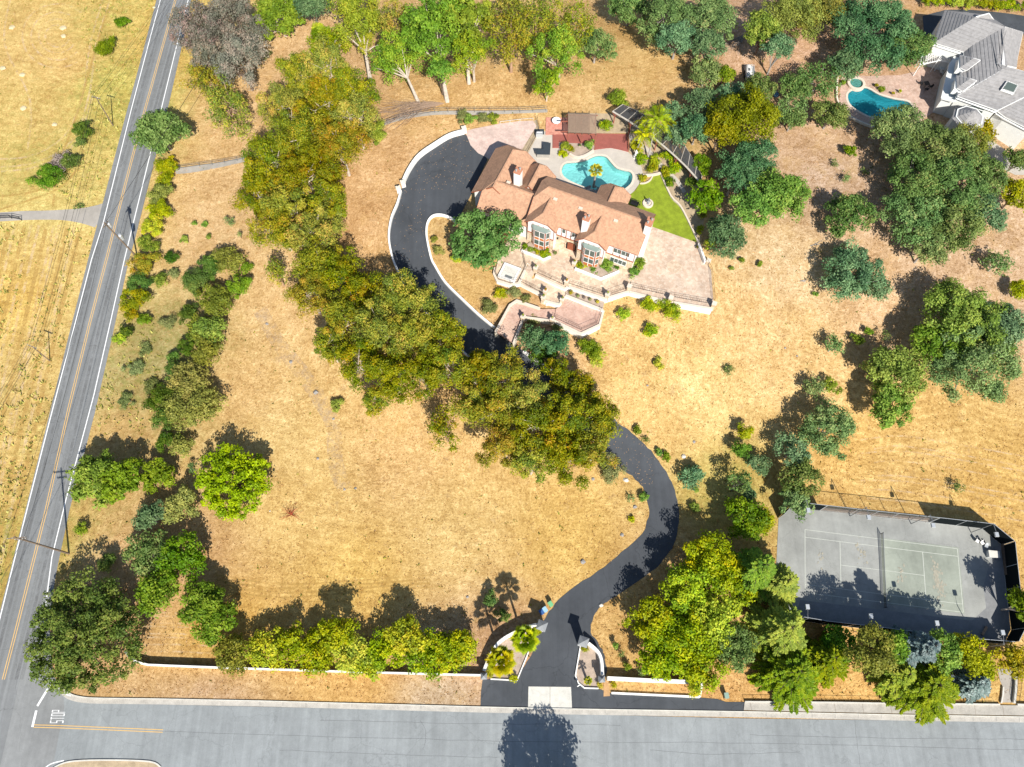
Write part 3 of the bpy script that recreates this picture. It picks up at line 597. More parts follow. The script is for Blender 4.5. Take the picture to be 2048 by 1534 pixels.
KIND = { # kind: object name, category, style, leaf material, leaf size, density, bark, flat, trunk radius factor
 'euc':   ('eucalyptus_tree', 'eucalyptus tree', 'euc', 'leaf_euc', 0.195, 120, 'bark_pale', .95, .05),
 'eucg':  ('eucalyptus_tree', 'eucalyptus tree', 'euc', 'leaf_euc_green', 0.211, 90, 'bark_pale', .95, .055),
 'eucp':  ('eucalyptus_tree', 'eucalyptus tree', 'euc', 'leaf_euc_grey', 0.195, 102, 'bark_brown', .9, .05),
 'eucs':  ('eucalyptus_tree', 'eucalyptus tree', 'euc', 'leaf_euc', 0.211, 39, 'bark_tan', .9, .05),
 'bright':('leafy_tree', 'tree', 'broad', 'leaf_bright', 0.234, 82, 'bark_pale', .85, .05),
 'lime':  ('round_tree', 'tree', 'round', 'leaf_lime', 0.211, 93, 'bark_brown', .8, .045),
 'oak':   ('oak_tree', 'oak tree', 'broad', 'leaf_oak', 0.187, 90, 'bark_grey', .65, .05),
 'oakb':  ('oak_tree', 'oak tree', 'broad', 'leaf_oak_blue', 0.187, 93, 'bark_grey', .65, .05),
 'oakg':  ('oak_tree', 'oak tree', 'broad', 'leaf_oak_green', 0.203, 87, 'bark_brown', .65, .05),
 'oakd':  ('oak_tree', 'oak tree', 'round', 'leaf_oak_dark', 0.187, 93, 'bark_brown', .65, .05),
 'oaks':  ('oak_tree', 'oak tree', 'broad', 'leaf_oak', 0.179, 36, 'bark_grey', .65, .05),
 'syc':   ('maple_tree', 'tree', 'broad', 'leaf_sycamore', 0.234, 84, 'bark_grey', .75, .045),
 'priv':  ('hedge_tree', 'hedge tree', 'broad', 'leaf_privet', 0.187, 90, 'bark_brown', .85, .05),
 'olive': ('scrub_tree', 'tree', 'broad', 'leaf_olive', 0.172, 87, 'bark_brown', .75, .05),
 'gold':  ('golden_tree', 'tree', 'broad', 'leaf_gold', 0.187, 90, 'bark_brown', .75, .05),
 'moss':  ('round_tree', 'tree', 'broad', 'leaf_moss', 0.187, 93, 'bark_brown', .75, .05),
 'sb':    ('shrub', 'shrub', 'shrub', 'leaf_oak_green', 0.125, 180, 'bark_brown', .8, .06),
 'sby':   ('shrub', 'shrub', 'shrub', 'leaf_privet', 0.125, 180, 'bark_brown', .8, .06),
 'sbb':   ('shrub', 'shrub', 'shrub', 'leaf_bright', 0.125, 180, 'bark_brown', .8, .06),
 'sbd':   ('shrub', 'shrub', 'shrub', 'leaf_oak_dark', 0.125, 180, 'bark_brown', .8, .06),
 'sbo':   ('shrub', 'shrub', 'shrub', 'leaf_orange', 0.133, 165, 'bark_brown', .8, .06),
 'sbs':   ('shrub', 'shrub', 'shrub', 'leaf_sage', 0.117, 165, 'bark_grey', .7, .06),
 'sbl':   ('shrub', 'shrub', 'shrub', 'leaf_oak_blue', 0.125, 180, 'bark_grey', .8, .06),
 'sbx':   ('sparse_shrub', 'shrub', 'shrub', 'leaf_oak', 0.109, 57, 'bark_brown', .75, .06),
 'sbq':   ('dry_shrub', 'shrub', 'shrub', 'leaf_dry', 0.109, 105, 'bark_grey', .7, .06),
 'sbv':   ('shrub', 'shrub', 'shrub', 'leaf_olive', 0.133, 172, 'bark_brown', .8, .06),
 'sbg':   ('golden_shrub', 'shrub', 'shrub', 'leaf_gold', 0.101, 300, 'bark_brown', .9, .06),
}
GRP = {'euc': 'eucalyptus trees of the grove', 'eucg': 'tall eucalyptus trees behind the house', 'eucp': 'purple-grey eucalyptus by the road', 'eucs': 'sparse eucalyptus trees',
 'oak': 'oaks on the dry slope', 'oakb': 'blue-green oaks', 'oakg': 'green oaks', 'oakd': 'dark oaks', 'oaks': 'sparse oaks', 'priv': 'hedge trees along the wall', 'bright': 'bright green leafy trees',
 'olive': 'olive-coloured scrub trees', 'gold': 'golden trees', 'moss': 'yellow-green trees in front of the trailer', 'lime': None, 'syc': None}
seed_ = [100]
def tree(kind, px, py, rpx, h, label, cat=None, name=None, group=None, lean=None, base=None):
    nm, ct, style, leaf_m, leaf, dens, bark, flat, tr = KIND[kind]
    seed_[0] += 1; rs = np.random.default_rng(seed_[0])
    p = G(px, py, h*.55); Rx = rpx*mpp(p); Rz = min(Rx*flat*(1.15 if style == 'euc' else 1), h*.5)
    if style == 'shrub': Rz = max(Rz, h*.45)
    zc = max(h-Rz, Rz*.55); p = G(px, py, zc); gz = H(p.x, p.y)
    off = Vector((0, 0, 0)); bx_, by_ = p.x, p.y
    if base is not None:                  # trunk foot seen in the photo
        f = G(*base); off = Vector((p.x-f.x, p.y-f.y, 0)); bx_, by_, gz = f.x, f.y, f.z; zc = p.z-gz
    root = thing(name or nm, label, cat or ct, (bx_, by_, gz), 0, group or GRP.get(kind))
    co, q, v, c = crown_np(rs, Rx, Rz, style, leaf, dens)
    c = c+np.array([[off.x, off.y, 0]])
    me = mesh_np('crown', co, q, leaf_m, v); link('crown', me, root, (off.x, off.y, zc))
    mb = MB(); r0 = max(.05, Rx*tr) if style != 'shrub' else max(.03, Rx*.06)
    if base is not None:
        f = Vector((off.x*.55, off.y*.55, zc*.55)); mb.tube([(0, 0, -.3), f*.5, f], [r0*1.35, r0, r0*.8], 8)
        for i in rs.permutation(len(c))[:9]:
            t = Vector(c[i])+Vector((0, 0, zc)); m = f.lerp(t, .5)+Vector((0, 0, .3)); mb.tube([f, m, t], [r0*.6, r0*.34, r0*.1], 5)
    else:
        limbs(mb, rs, 0, zc, c, r0, (0, 0), {'shrub': 4, 'euc': 11}.get(style, 8), .4 if style == 'euc' else .3)
    mb.build('trunk', bark, root)
    return root
def cedar(px, py, rpx, h, label, leaf_m='leaf_cedar', lw=.10):
    seed_[0] += 1; rs = np.random.default_rng(seed_[0])
    zc = h*.5; p = G(px, py, zc); gz = H(p.x, p.y); Rx = rpx*mpp(p)
    root = thing('cedar_tree', label, 'conifer', (p.x, p.y, gz), 0, 'conifers beside the tennis court')
    tk = MB(); tk.tube([(0, 0, -.3), (0, 0, h*.5), (0, 0, h*.99)], [.05*Rx+.1, .03*Rx+.08, .03], 7)
    P0 = []; D = []; S = []
    nb = int(46+Rx*8)
    for i in range(nb):
        t = (i+.5)/nb; z = h*(.1+.88*t); Lb = Rx*min(1, 1.12*(1-t)**.7+.06)*rs.uniform(.72, 1.12); a = i*2.4+rs.uniform(-.3, .3)
        d = np.array([math.cos(a), math.sin(a), .12+.25*t]); e = np.array([math.cos(a), math.sin(a), 0])
        pts = [np.array([0, 0, z])+d*Lb*s-np.array([0, 0, 1])*(.28*Lb*s*s) for s in np.linspace(0, 1, 6)]
        tk.tube([Vector(q_) for q_ in pts], list(np.linspace(.02*Lb+.015, .01, 6)), 4)
        m = int(150*Lb*Lb/6+70); s = rs.uniform(.12, 1.02, m)**.8
        base_ = np.array([0, 0, z])[None]+d[None]*Lb*s[:, None]-np.array([[0, 0, 1]])*(.28*Lb*s*s)[:, None]
        side = np.where(rs.random(m) < .5, -1, 1)[:, None]; w = np.array([-math.sin(a), math.cos(a), 0])[None]
        dr_ = unit(w*side*rs.uniform(.5, 1.2, (m, 1))+e[None]*.8+rs.normal(size=(m, 3))*.16+np.array([[0, 0, -.12]]))
        base_ = base_+dr_*(rs.uniform(0, .30, (m, 1))*Lb*(1.05-s[:, None]*.75))
        P0.append(base_); D.append(dr_); S.append(np.full(m, rs.random()))
    P0 = np.concatenate(P0); D = np.concatenate(D); S = np.concatenate(S); n = len(P0)
    nr = unit(np.array([[0, 0, 1.]])+rs.normal(size=(n, 3))*.45); b = unit(np.cross(D, nr)); L_ = rs.uniform(.25, .55, (n, 1))
    co = np.stack([P0, P0+D*L_*.5+b*lw, P0+D*L_, P0+D*L_*.5-b*lw], 1).reshape(-1, 3)
    me = mesh_np('crown', co, np.arange(n*4).reshape(n, 4), leaf_m, np.clip(S*.5+rs.random(n)*.5, 0, 1)); link('crown', me, root)
    tk.build('trunk', 'bark_brown', root); return root
def palm(px, py, rpx, h, label, kind='fan', lean=(0, 0), base=None, nfr=21, group=None):
    """px,py: centre of the frond crown"""
    seed_[0] += 1; rs = np.random.default_rng(seed_[0]); p = G(px, py, h); Rx = rpx*mpp(p)
    if base: f = G(*base)
    else: f = Vector((p.x, p.y, p.z-h))
    f.z = H(f.x, f.y) if base is None else f.z
    top = Vector((p.x-f.x, p.y-f.y, p.z-f.z)); root = thing('palm_tree', label, 'palm tree', tuple(f), 0, group)
    tk = MB(); r = .2 if kind == 'fan' else .13
    tk.tube([(0, 0, -.2), top*.33+Vector((.05, 0, 0)), top*.7, top], [r*1.25, r, r*.9, r*.95], 9); tk.build('trunk', 'bark_grey', root)
    co = []; vv = []
    def quad(a, b, c, d, v): co.extend([a, b, c, d]); vv.append(v)
    T = np.array(top)
    for i in range(nfr+(6 if kind == 'fan' else 0)):
        a = i*2.39996; el = (1.0-1.35*((i+.5)/nfr) if i < nfr else 1.25) if kind == 'fan' else 1.35-1.85*((i+.5)/nfr)**.85; fv = .75*rs.random()+(.25 if el < -.1 else 0)
        d = np.array([math.cos(a)*math.cos(el), math.sin(a)*math.cos(el), math.sin(el)])
        w = np.array([-math.sin(a), math.cos(a), 0.]); up = np.cross(d, w)*-1
        if kind == 'fan':
            Ls = Rx*(.36-.12*max(0, el)); c0 = T+d*Ls; s = w*.03; quad(T-s, T+s, c0+s, c0-s, .2)
            for k in range(-6, 7):
                t = k/6*.62; dd = d*math.cos(t)+w*math.sin(t); Lf = Rx*.62*(1-.3*abs(k/6))*rs.uniform(.9, 1.1)
                e1 = c0+dd*Lf*.6; e2 = c0+dd*Lf+np.array([0, 0, -.16*Lf]); ww = np.cross(dd, up)*.075*Rx/1.8
                quad(c0, e1-ww, e2, e1+ww, min(1, fv+.25*rs.random()))
        else:
            pts = [T+d*Rx*1.15*s+np.array([0, 0, -1])*Rx*.62*s*s for s in np.linspace(0, 1, 14)]
            for j in range(13):
                s = w*.025; quad(pts[j]-s, pts[j]+s, pts[j+1]+s, pts[j+1]-s, .3)
                if j > 1:
                    for sd in (-1, 1):
                        for q_ in range(2):
                            o = pts[j]+(pts[j+1]-pts[j])*q_*.5; dd = unit(w*sd+d*.7+np.array([0, 0, -.35])+rs.normal(size=3)*.15); Lf = Rx*.36*(1-abs(j/13-.45))
                            ww = unit(np.cross(dd, d+.001))*.05; quad(o, o+dd*Lf*.5+ww, o+dd*Lf, o+dd*Lf*.5-ww, min(1, fv+.2*rs.random()))
    co = np.array(co); me = mesh_np('fronds', co, np.arange(len(co)).reshape(-1, 4), 'leaf_palm' if kind == 'fan' else 'leaf_queen', np.array(vv)); link('fronds', me, root)
    return root
# ---------------------------------------------------------------- trees and shrubs: kind, photo pixel of crown centre, crown radius in photo pixels, height m, label
TREES = '''
sb 241 45 14 1.8|small round green bush in the field nearest the top edge left of the road
sb 214 95 21 2.2|green bush with grey twigs in the verge, below the smallest bush left of the road
sbd 166 262 20 2.4|dark green bush in the field left of the power pole
sbd 160 285 12 1.8|small dark green bush touching the lower side of the bush by the power pole
sbq 125 325 25 1.8|grey dead-looking scrub between two dark green bushes in the field
sbd 138 322 19 2.2|dark green bush on top of the grey scrub in the field
sb 100 355 30 2.4|widest green bush in the field, at the left end of the grey scrub
sbx 159 413 9 .8|tiny weedy bush at the corner of the pale farm lane
syc 322 266 48 9|big round bright-green tree overhanging the two-lane road
sby 335 333 22 2.5|yellow-green bush at the foot of the round tree overhanging the road
eucp 398 62 50 14|purple-grey eucalyptus leaning over the road edge at the top
eucp 468 42 58 15|tallest purple-grey eucalyptus, cut by the top edge of the photo
eucp 480 120 48 14|purple-grey eucalyptus with the crown nearest the golden open one
eucp 425 118 40 11|smaller purple-grey eucalyptus between the road and its taller neighbours
eucs 420 165 40 10|thin golden eucalyptus right below the purple-grey trees
eucs 458 215 52 11|open golden eucalyptus with orange limbs by the gravel path
eucs 395 140 22 5|low golden sapling beside the road below the purple-grey trees
bright 560 38 50 9|soft light-green tree at the top edge right of the purple-grey eucalyptus
oakb 628 6 36 12 634,48|grey-green tree with a bare brown trunk at the top edge
sby 640 62 20 1.8|low yellow-green bush on the tan dirt under the grey-green tree
sbs 534 108 11 2|small grey sapling beside a dark trunk on the dirt
sbv 322 388 24 3|roadside bush just below the gravel path corner
sby 318 422 24 3|yellow-green roadside bush, second below the gravel path corner
sby 308 452 22 3|yellow-green roadside bush, third below the gravel path corner
sb 300 486 20 3|roadside bush level with the foot of the pole with two transformers
sbo 285 530 27 3.2|orange-tipped bush right below the foot of the pole with two transformers
sbd 280 566 25 3|dark green roadside bush below the orange-tipped one
sbo 268 597 26 3|orange-tipped bush closest to the road edge line
sb 289 640 14 2|round green bush right of the small drain slab by the road
sbd 254 662 14 2|dark little bush beside the small drain slab by the road
sby 240 678 12 1.8|yellowish little bush lowest of the roadside row
sbd 345 516 15 2|dark round bush on the tan slope right of the power pole
sb 322 560 15 2|green bush beside the orange-tipped roadside bushes
sbs 348 548 12 1.4|greyish weed clump between the roadside row and the olive band
sbs 338 645 17 1.6|grey-green bush alone in the weedy patch
sbx 460 443 12 2|sparse green bush upper right of the open slope beside the grove
sb 390 446 6 .9|tiny green bush leftmost on the open slope above the olive band
sb 410 449 6 .9|tiny green bush second from left on the open slope above the olive band
sb 418 475 6 1|tiny green bush third from left on the open slope above the olive band
sb 368 480 8 1|little green bush just above the dark round bush on the slope
sbx 480 470 7 1.8|thin upright weed near the grove on the open slope
sbd 390 562 28 3.5|dark green tree clump at the upper left of the olive band
sbd 420 536 25 3.5|dark green bush at the very top of the olive band
olive 458 520 27 4|olive-coloured tree at the top right of the band
sbb 482 575 26 3.5|bright green bush right of the olive band's top
sbb 492 535 12 2|small bright green sapling above the bright bush by the olive band
olive 435 600 36 5|olive-coloured tree in the band, level with the orange-tipped roadside bushes
sbd 378 628 20 3|dark bush on the left flank of the olive band
oakg 420 665 33 5|green tree mid-band between two olive ones
sbd 376 690 20 3|dark bush left of the olive band's middle
sbd 346 712 13 2|lone dark bush left of the olive band
olive 415 705 30 5|olive tree at the band's middle facing the open field
olive 382 762 38 5.5|olive tree above the widest one in the band
olive 392 810 46 6|widest olive tree of the band, halfway down the photo
sbd 322 795 26 4|dark bush at the left edge above the tall dark row
sbd 328 840 24 4|dark bush second in the dark row left of the olive trees
sbd 337 880 20 3.5|dark bush lowest in the dark row left of the olive trees
olive 365 890 22 3.5|small olive bush at the lower tip of the band
bright 195 958 52 7|bright green tree hanging over the white edge line of the road
bright 243 962 46 7|bright green tree right behind the one hanging over the road
bright 315 952 34 5|smaller bright green tree left of the round lime one
sbb 165 1058 13 2|little green bush just above the foot of the pole with the long crossarm
lime 468 962 68 7|round lime-green tree alone at the left of the open field
sbx 385 935 12 2|thin twiggy bush left of the round lime-green tree
oakb 298 1035 28 5|dark blue-green tree below the smaller bright green tree
olive 366 1010 34 5|olive tree between the lime tree and the dark blue-green one
oak 300 1105 44 6|oak just below the dark blue-green tree left of the field
oakg 365 1118 46 6.5|green oak facing the open field left of the mown corner
oakg 318 1178 42 6|green oak directly above the mown corner
sbd 213 1125 18 3|dark bush in deep shade between the pole and the corner oak
oakd 170 1270 104 9|huge dark oak on the street corner above the stop marking
oakg 408 1212 46 6|green tree above the olive end of the hedge
oakg 432 1248 40 5.5|green tree filling the gap between the mown corner and the hedge
olive 470 1308 36 5.5|olive tree at the left end of the hedge
priv 536 1298 36 5|second hedge tree from the left end
priv 590 1292 34 5.5|third hedge tree from the left end
priv 640 1302 36 5|fourth hedge tree from the left end
priv 676 1268 32 7.5|tall hedge tree sticking up above the middle of the hedge
priv 700 1310 36 5|hedge tree directly below the tall one
priv 735 1325 30 4|hedge tree bulging over the white wall
priv 780 1300 36 5|hedge tree right of the one bulging over the wall
priv 815 1275 36 7|second tall hedge tree, right of the middle
priv 848 1312 38 5|hedge tree below the second tall one with rusty patches
priv 897 1300 38 5.5|hedge tree second from the gate end
priv 925 1292 28 5|last hedge tree, nearest the gate
sbd 983 1200 15 2.6|small dark bush in the palm shadows, upper one
sbd 1006 1232 14 2.2|small dark bush in the palm shadows, lower one
sbb 674 812 13 1.8|bright green bush alone at the lower left edge of the grove
euc 655 142 52 14|golden eucalyptus at the northern tip of the grove
euc 602 160 44 13|golden eucalyptus on the upper left shoulder of the grove
euc 700 185 46 14|golden eucalyptus at the upper right shoulder of the grove
euc 580 222 52 14|golden eucalyptus facing the open golden one across the dirt
euc 650 215 56 15|eucalyptus in the heart of the grove's upper lobe
euc 712 240 44 13|eucalyptus beside the round green bush at the grove edge
euc 612 285 58 15|tall eucalyptus with a long dark gap below it
euc 680 290 48 14|eucalyptus on the right edge of the grove level with the gravel path
euc 545 335 60 14|broad eucalyptus bulging left past the gravel path end
euc 620 355 60 15|broad rounded eucalyptus right of the leftmost bulge
euc 520 395 46 12|eucalyptus at the far left of the grove
euc 585 412 54 14|eucalyptus with pale bare limbs on the left half of the grove
euc 655 402 42 13|eucalyptus on the right edge above the shaded slope
euc 562 460 48 12|eucalyptus at the lower left of the upper lobe
euc 640 462 50 13|yellowish eucalyptus at the lower right of the upper lobe
eucs 556 548 26 7|thin young eucalyptus standing out into the open slope
euc 640 530 46 12|eucalyptus at the narrow waist of the grove
euc 685 552 44 12|eucalyptus right of the narrow waist of the grove
euc 622 590 40 11|eucalyptus on the left edge just below the waist
euc 730 592 46 13|dark green eucalyptus nearest the curving drive's outer side
euc 795 590 44 13|reddish-limbed eucalyptus leaning over the shaded drive
euc 845 612 44 13|eucalyptus whose crown meets the drive opposite the oak island
euc 690 640 50 13|eucalyptus on the left side of the grove's wide part
euc 762 655 54 15|central eucalyptus of the grove's wide part
euc 830 670 50 14|eucalyptus between the centre and the shaded drive
euc 890 676 44 13|eucalyptus overhanging the drive below the entrance steps
euc 660 692 34 10|reddish eucalyptus at the leftmost corner of the wide part
euc 720 722 48 13|eucalyptus above the bright green bush at the grove edge
euc 785 745 52 14|lower central eucalyptus of the wide part
euc 848 748 44 13|green eucalyptus left of the white trunk gap
euc 752 800 26 8|thin reddish eucalyptus poking out at the bottom of the grove
euc 905 735 40 13|eucalyptus beside the white trunk gap
euc 958 748 42 13|eucalyptus with purple tips beside the drive
euc 1012 752 42 13|purple-tipped eucalyptus reaching across the drive
euc 945 808 40 12|eucalyptus right of the white trunk gap on the lower edge
eucs 890 858 40 10|thin eucalyptus hanging out over the field left of the lower lobe
euc 1000 820 46 13|green eucalyptus at the left of the lower lobe
euc 1060 800 46 13|eucalyptus covering the drive's middle
euc 1118 748 30 10|smaller eucalyptus on the house side of the drive
euc 1158 775 30 10|smaller eucalyptus near the end of the white drive wall
euc 1075 860 54 14|large eucalyptus in the middle of the lower lobe
euc 1140 832 50 14|red-tipped eucalyptus in the upper right of the lower lobe
euc 1198 838 42 13|rightmost eucalyptus, touching the drive where it comes out of the trees
euc 1012 888 46 12|eucalyptus at the lower left of the lower lobe
euc 1132 912 50 13|lowest eucalyptus of the grove, hanging over the field
euc 1190 893 40 12|eucalyptus above the grey-green roadside shrub by the drive
euc 1065 920 42 12|eucalyptus on the bottom edge left of the lowest one
sbb 752 266 26 4|round green bush at the right edge of the grove beside the brush pile
eucg 722 52 56 14 742,168|open yellow-green eucalyptus with a white trunk left of the big bright tree
eucg 660 92 36 9|low yellow-green eucalyptus leaning left of the white trunk
eucs 690 20 34 13|thin eucalyptus cut by the top edge left of the big bright tree
eucg 796 115 46 11 838,206|eucalyptus with a forked white trunk left of the big bright tree
eucs 790 40 42 14|thin brownish eucalyptus at the top edge beside the big bright tree
bright 868 62 66 15 895,204|big bright-green tree with the thickest pale trunk behind the house
bright 930 40 56 15 938,168|right half of the bright-green pair, with a slender twin trunk
oakg 880 142 26 8|dense green young tree in front of the thick pale trunk
eucg 945 105 38 12|light-green tree crown low on the right of the bright pair
eucs 1022 70 50 15|open eucalyptus with bare orange limbs right of the bright pair
eucs 1080 50 62 16|widest open eucalyptus at the top middle with bare limbs
eucg 1110 110 46 13 1118,156|golden-green eucalyptus low in front of the widest open one
eucs 1148 50 44 14|open eucalyptus at the top right of the bare-limbed group
eucs 1020 20 46 15|open eucalyptus cut by the top edge above the bare-limbed group
eucg 1095 165 26 8|small drooping eucalyptus lowest of the bare-limbed group
oak 1192 92 36 7|soft green oak at the right end of the bare-limbed eucalyptus
oak 1258 22 42 7|oak at the top edge left of the broad oak group
oak 1335 42 56 9|broad grey-green oak above the dry lawn behind the house
oakb 1355 78 40 8|blue-green oak in front of the broad grey-green one
oak 1422 38 52 9|oak at the top edge right of the broad grey-green one
oakb 1418 90 36 8|blue-green oak above the narrow grey path
oak 1412 145 32 6|oak just below the blue-green one by the narrow path
oakg 1446 152 24 5|light green oak left of the white trailer tank
oakb 1462 190 28 6|dark oak in front of the white trailer tank
oak 1518 178 32 6|oak between the white trailer tank and the gnarled ring oak
oakb 1400 205 34 7|shaded blue oak at the lower end of the narrow path
oakb 1395 255 34 7|shaded blue oak left of the round yellow-green tree
oakg 1528 62 40 9|dark green oak at the top edge above the trailer
oakb 1556 96 32 9|tapering dark green tree right of the trailer
olive 1588 36 50 10|olive-green tree at the top edge in the middle of the right half
olive 1640 26 48 9|olive-green tree at the top edge left of the big oak by the grey-roofed house
oakb 1745 70 82 11|big blue-green oak beside the neighbour's pool
oak 1810 95 46 9|oak overlapping the white gate of the grey-roofed house
oakb 1688 128 36 7|blue-green oak at the left end of the big oak by the neighbour's pool
moss 1442 258 38 9|left lobe of yellow-green trees, with the lower crown
moss 1490 235 66 11|big round yellow-green tree in front of the trailer
oaks 1630 165 48 7|gnarled oak with the upper leafy ring around bare white limbs
oaks 1582 215 34 6|gnarled oak crown left of the bare white limbs
oak 1660 232 36 6|small oak by the outer curve of the neighbour's pool
oak 1585 240 28 5|low oak right of the big round yellow-green tree
oak 1590 175 30 6|leafy oak just above the bare white limbs
oakb 1500 325 52 8|blue-green oak directly below the round yellow-green tree
oakg 1560 392 54 8|bright oak right of the blue-green one above the bare slope
oakg 1508 410 44 8|green oak whose crown points down to the bare slope
oakb 1470 352 36 8|dark oak hugging the pergola's lower end
bright 1410 396 34 6|light green tree right of the lawn wall
oakb 1452 472 44 7|round blue-green tree beside the east paved terrace
sby 1418 490 12 2|yellow-green bush by the corner of the east paved terrace
oak 1800 272 60 9|oak crown bordering the neighbour's pool from below
oak 1872 300 66 10|oak in front of the round turret roof
olive 1930 300 46 9|olive-green oak right in front of the turret roof
oak 1838 360 58 10|oak left of centre in the great oak mass on the right
oak 1908 372 66 11|oak at the heart of the great oak mass on the right
oak 1958 350 46 9|oak on the right flank of the great oak mass
oak 1828 438 58 9|oak at the lower left of the great oak mass
oak 1898 448 60 10|oak at the lower middle of the great oak mass
oakb 1962 422 42 9|blue-green oak at the lower right of the great oak mass
oak 1858 492 40 8|oak at the bottom tip of the great oak mass
gold 2032 388 36 7|yellow-green tree at the right edge below the grey-roofed house
gold 1968 262 24 5|yellow-green shrub tree against the white wall under the turret
oak 2035 320 28 6|oak at the right edge above the yellow-green tree
oak 1700 432 46 7|round blue oak standing left of the great oak mass
oakb 1704 545 58 8|large blue-green oak alone below the round one
oakb 1752 575 28 5|small oak attached to the right of the lone blue-green oak
oaks 1995 525 30 5|sparse small oak above the giant oak on the right
sby 2036 582 22 4|yellow-green bush at the right edge above the giant oak
oakg 1928 645 84 12|giant green oak on the right slope, upper crown
oak 1942 718 84 12|giant green oak on the right slope, lower crown
oakb 2000 650 52 11|blue-tinted crown on the right flank of the giant oak
oakg 1868 690 48 9|crown on the left flank of the giant oak
oak 1985 785 24 4|small sprout of oak under the giant oak
oakg 1788 748 58 9|dark green oak left below the giant oak
oakg 1786 812 46 8|lower crown of the dark green oak left of the giant
oaks 1668 690 22 4|wispy small oak leftmost of four saplings on the slope
sb 1714 680 12 2.5|green sapling second of four on the slope
sb 1737 663 9 1.8|smallest green sapling third of four on the slope
sbx 1770 672 10 3|thin sapling fourth of four on the slope
oaks 1630 778 26 4|yellowish small tree with two shadows above the round oak
sbb 1662 772 16 3|green half of the yellowish small tree
oak 1650 865 54 8|round oak in the middle of the right slope
oakb 1585 900 34 6|blue-green crown at the left of the round oak
oak 1600 958 38 7|oak between the round oak and the tennis court
oak 1590 1002 34 6|oak overhanging the upper left corner of the tennis court
oakb 1515 928 22 4|small blue-green tree left of the round oak
sby 1490 865 16 4|upper yellow-green bush of the narrow pair on the slope
sb 1480 900 18 4|lower green bush of the narrow pair on the slope
oakb 1382 952 23 3|single rounded green bush right of the drive's bend
sb 1392 980 6 1|tiny bush under the rounded bush at the drive's bend
sb 1390 1014 10 1.4|small green bush beside the right edge of the drive
oaks 1478 965 26 6|thin shaded tree above the trees west of the court
oakb 1495 985 16 3|little blue-green bush between the thin shaded tree and the court
sbx 1917 977 14 2|little lone tree on the mown slope above the court
oakg 1490 1035 42 7|dark green tree at the upper left corner of the court
gold 1522 1042 28 5|bright yellow-green tree touching the court's left side
privx 1415 1118 52 8|yellow-green tree at the top of the big clump by the drive
privx 1450 1160 52 8|yellow-green tree right of the clump's top
privx 1375 1178 50 8|yellow-green tree in the upper middle of the big clump
privx 1305 1240 46 7|yellow-green tree at the left end of the big clump
privx 1362 1262 54 8|yellow-green tree in the centre of the big clump
privx 1430 1240 52 8|yellow-green tree on the clump's right beside the cedar
privx 1322 1312 46 7|yellow-green tree at the lower left of the big clump
privx 1400 1320 54 7|yellow-green tree at the lower middle of the big clump
oak 1470 1290 44 7|dull green tree between the big clump and the lowest cedar
sby 1388 1376 14 3|small yellow-green bush at the corner of the low white planter
oakg 1680 1290 36 6|dark green tree just under the court's lower fence
olive 1742 1302 42 10.5|olive tree under the middle of the court's lower fence
oakg 1785 1292 32 9|dark green tree left of the blue conifer
oakg 1885 1304 36 8|dark green tree between the blue conifer and the golden tree
gold 1935 1308 40 8|golden-yellow tree under the lower right corner of the court
gold 1968 1335 30 5|golden-yellow tree right of the gravel steps' bushes
gold 2030 1322 36 5.5|golden-yellow tree cut by the right edge of the photo
bright 2044 1212 32 7.5|bright green tree at the right edge beside the court fence
sby 1248 628 15 2.2|citrus bush nearest the lower terrace corner
sby 1300 611 18 2.4|citrus bush against the long white retaining wall
sby 1344 622 21 2.6|largest citrus bush under the long white retaining wall
sby 1302 661 15 2.2|citrus bush in front of the pair along the retaining wall
sby 1318 730 12 1.6|lowest small yellow-green bush on the open slope below the house
sbx 1460 740 13 1.4|twiggy grey-green weed alone on the open slope
sb 1178 695 22 3.5|green bush below the lower terrace wall
sby 1192 715 18 2.5|yellow-green bush attached below the terrace bush
oakb 1068 678 27 6|shaded blue pine beside the entrance steps
oakb 1112 688 27 7|blue-green pine under the lower terrace wall
oakd 1090 700 30 5|dark tree between the drive wall and the pines
syc 973 478 64 9|big round green tree in the drive's island touching the house
sbv 868 478 8 1|small shrub left in the drive's island
sbv 876 505 12 1.2|second shrub left in the drive's island
sby 913 516 12 1.6|yellow-green shrub at the lower left foot of the island tree
sby 1001 588 12 1.6|round green shrub below the spa deck
sbs 980 613 20 1.6|grey-green shrub beside the entrance steps
sbs 1030 585 14 1.6|pale green shrub under the spa deck wall
sbs 1052 596 10 1.2|small pale shrub right of the one under the spa deck wall
sbs 1222 938 25 2.6|grey-green shrub in the inner bend of the drive
sb 1275 861 9 1.4|uppermost small bush on the right shoulder of the drive
sbx 1292 881 9 1|second small bush on the right shoulder of the drive
sb 1318 904 8 1.2|third small bush on the right shoulder of the drive
sb 1331 914 9 1.2|fourth small bush on the right shoulder of the drive
sbx 1260 996 9 1.2|brownish bush on the inner left of the drive's bend
sb 1287 992 10 1.4|green bush on the inner left of the drive's bend
sby 1263 1040 7 .8|yellow weed left of the drive below the bend
sb 1230 1292 7 1.6|little sapling on the dirt right of the curved footpath
sbx 1242 1305 8 1.2|twiggy weed near the sapling by the curved footpath
sb 1255 1333 8 1.4|small bush above the long shadow of the street wall
sbx 1282 1345 11 1.6|thin bush between the footpath and the big clump
sbx 1690 355 12 2|thin bush top left of the weeds on the bare slope
sbb 1702 302 13 2.4|yellowish bush on the bare slope left of the great oak mass
sbx 1668 328 9 1.2|lowest-growing weed string on the bare slope
sbx 1730 342 9 1|flat weed nearest the great oak mass
sb 1520 528 7 1|small dark weed right of the east terrace, upper
sb 1483 520 7 1|small weed close to the east terrace, left
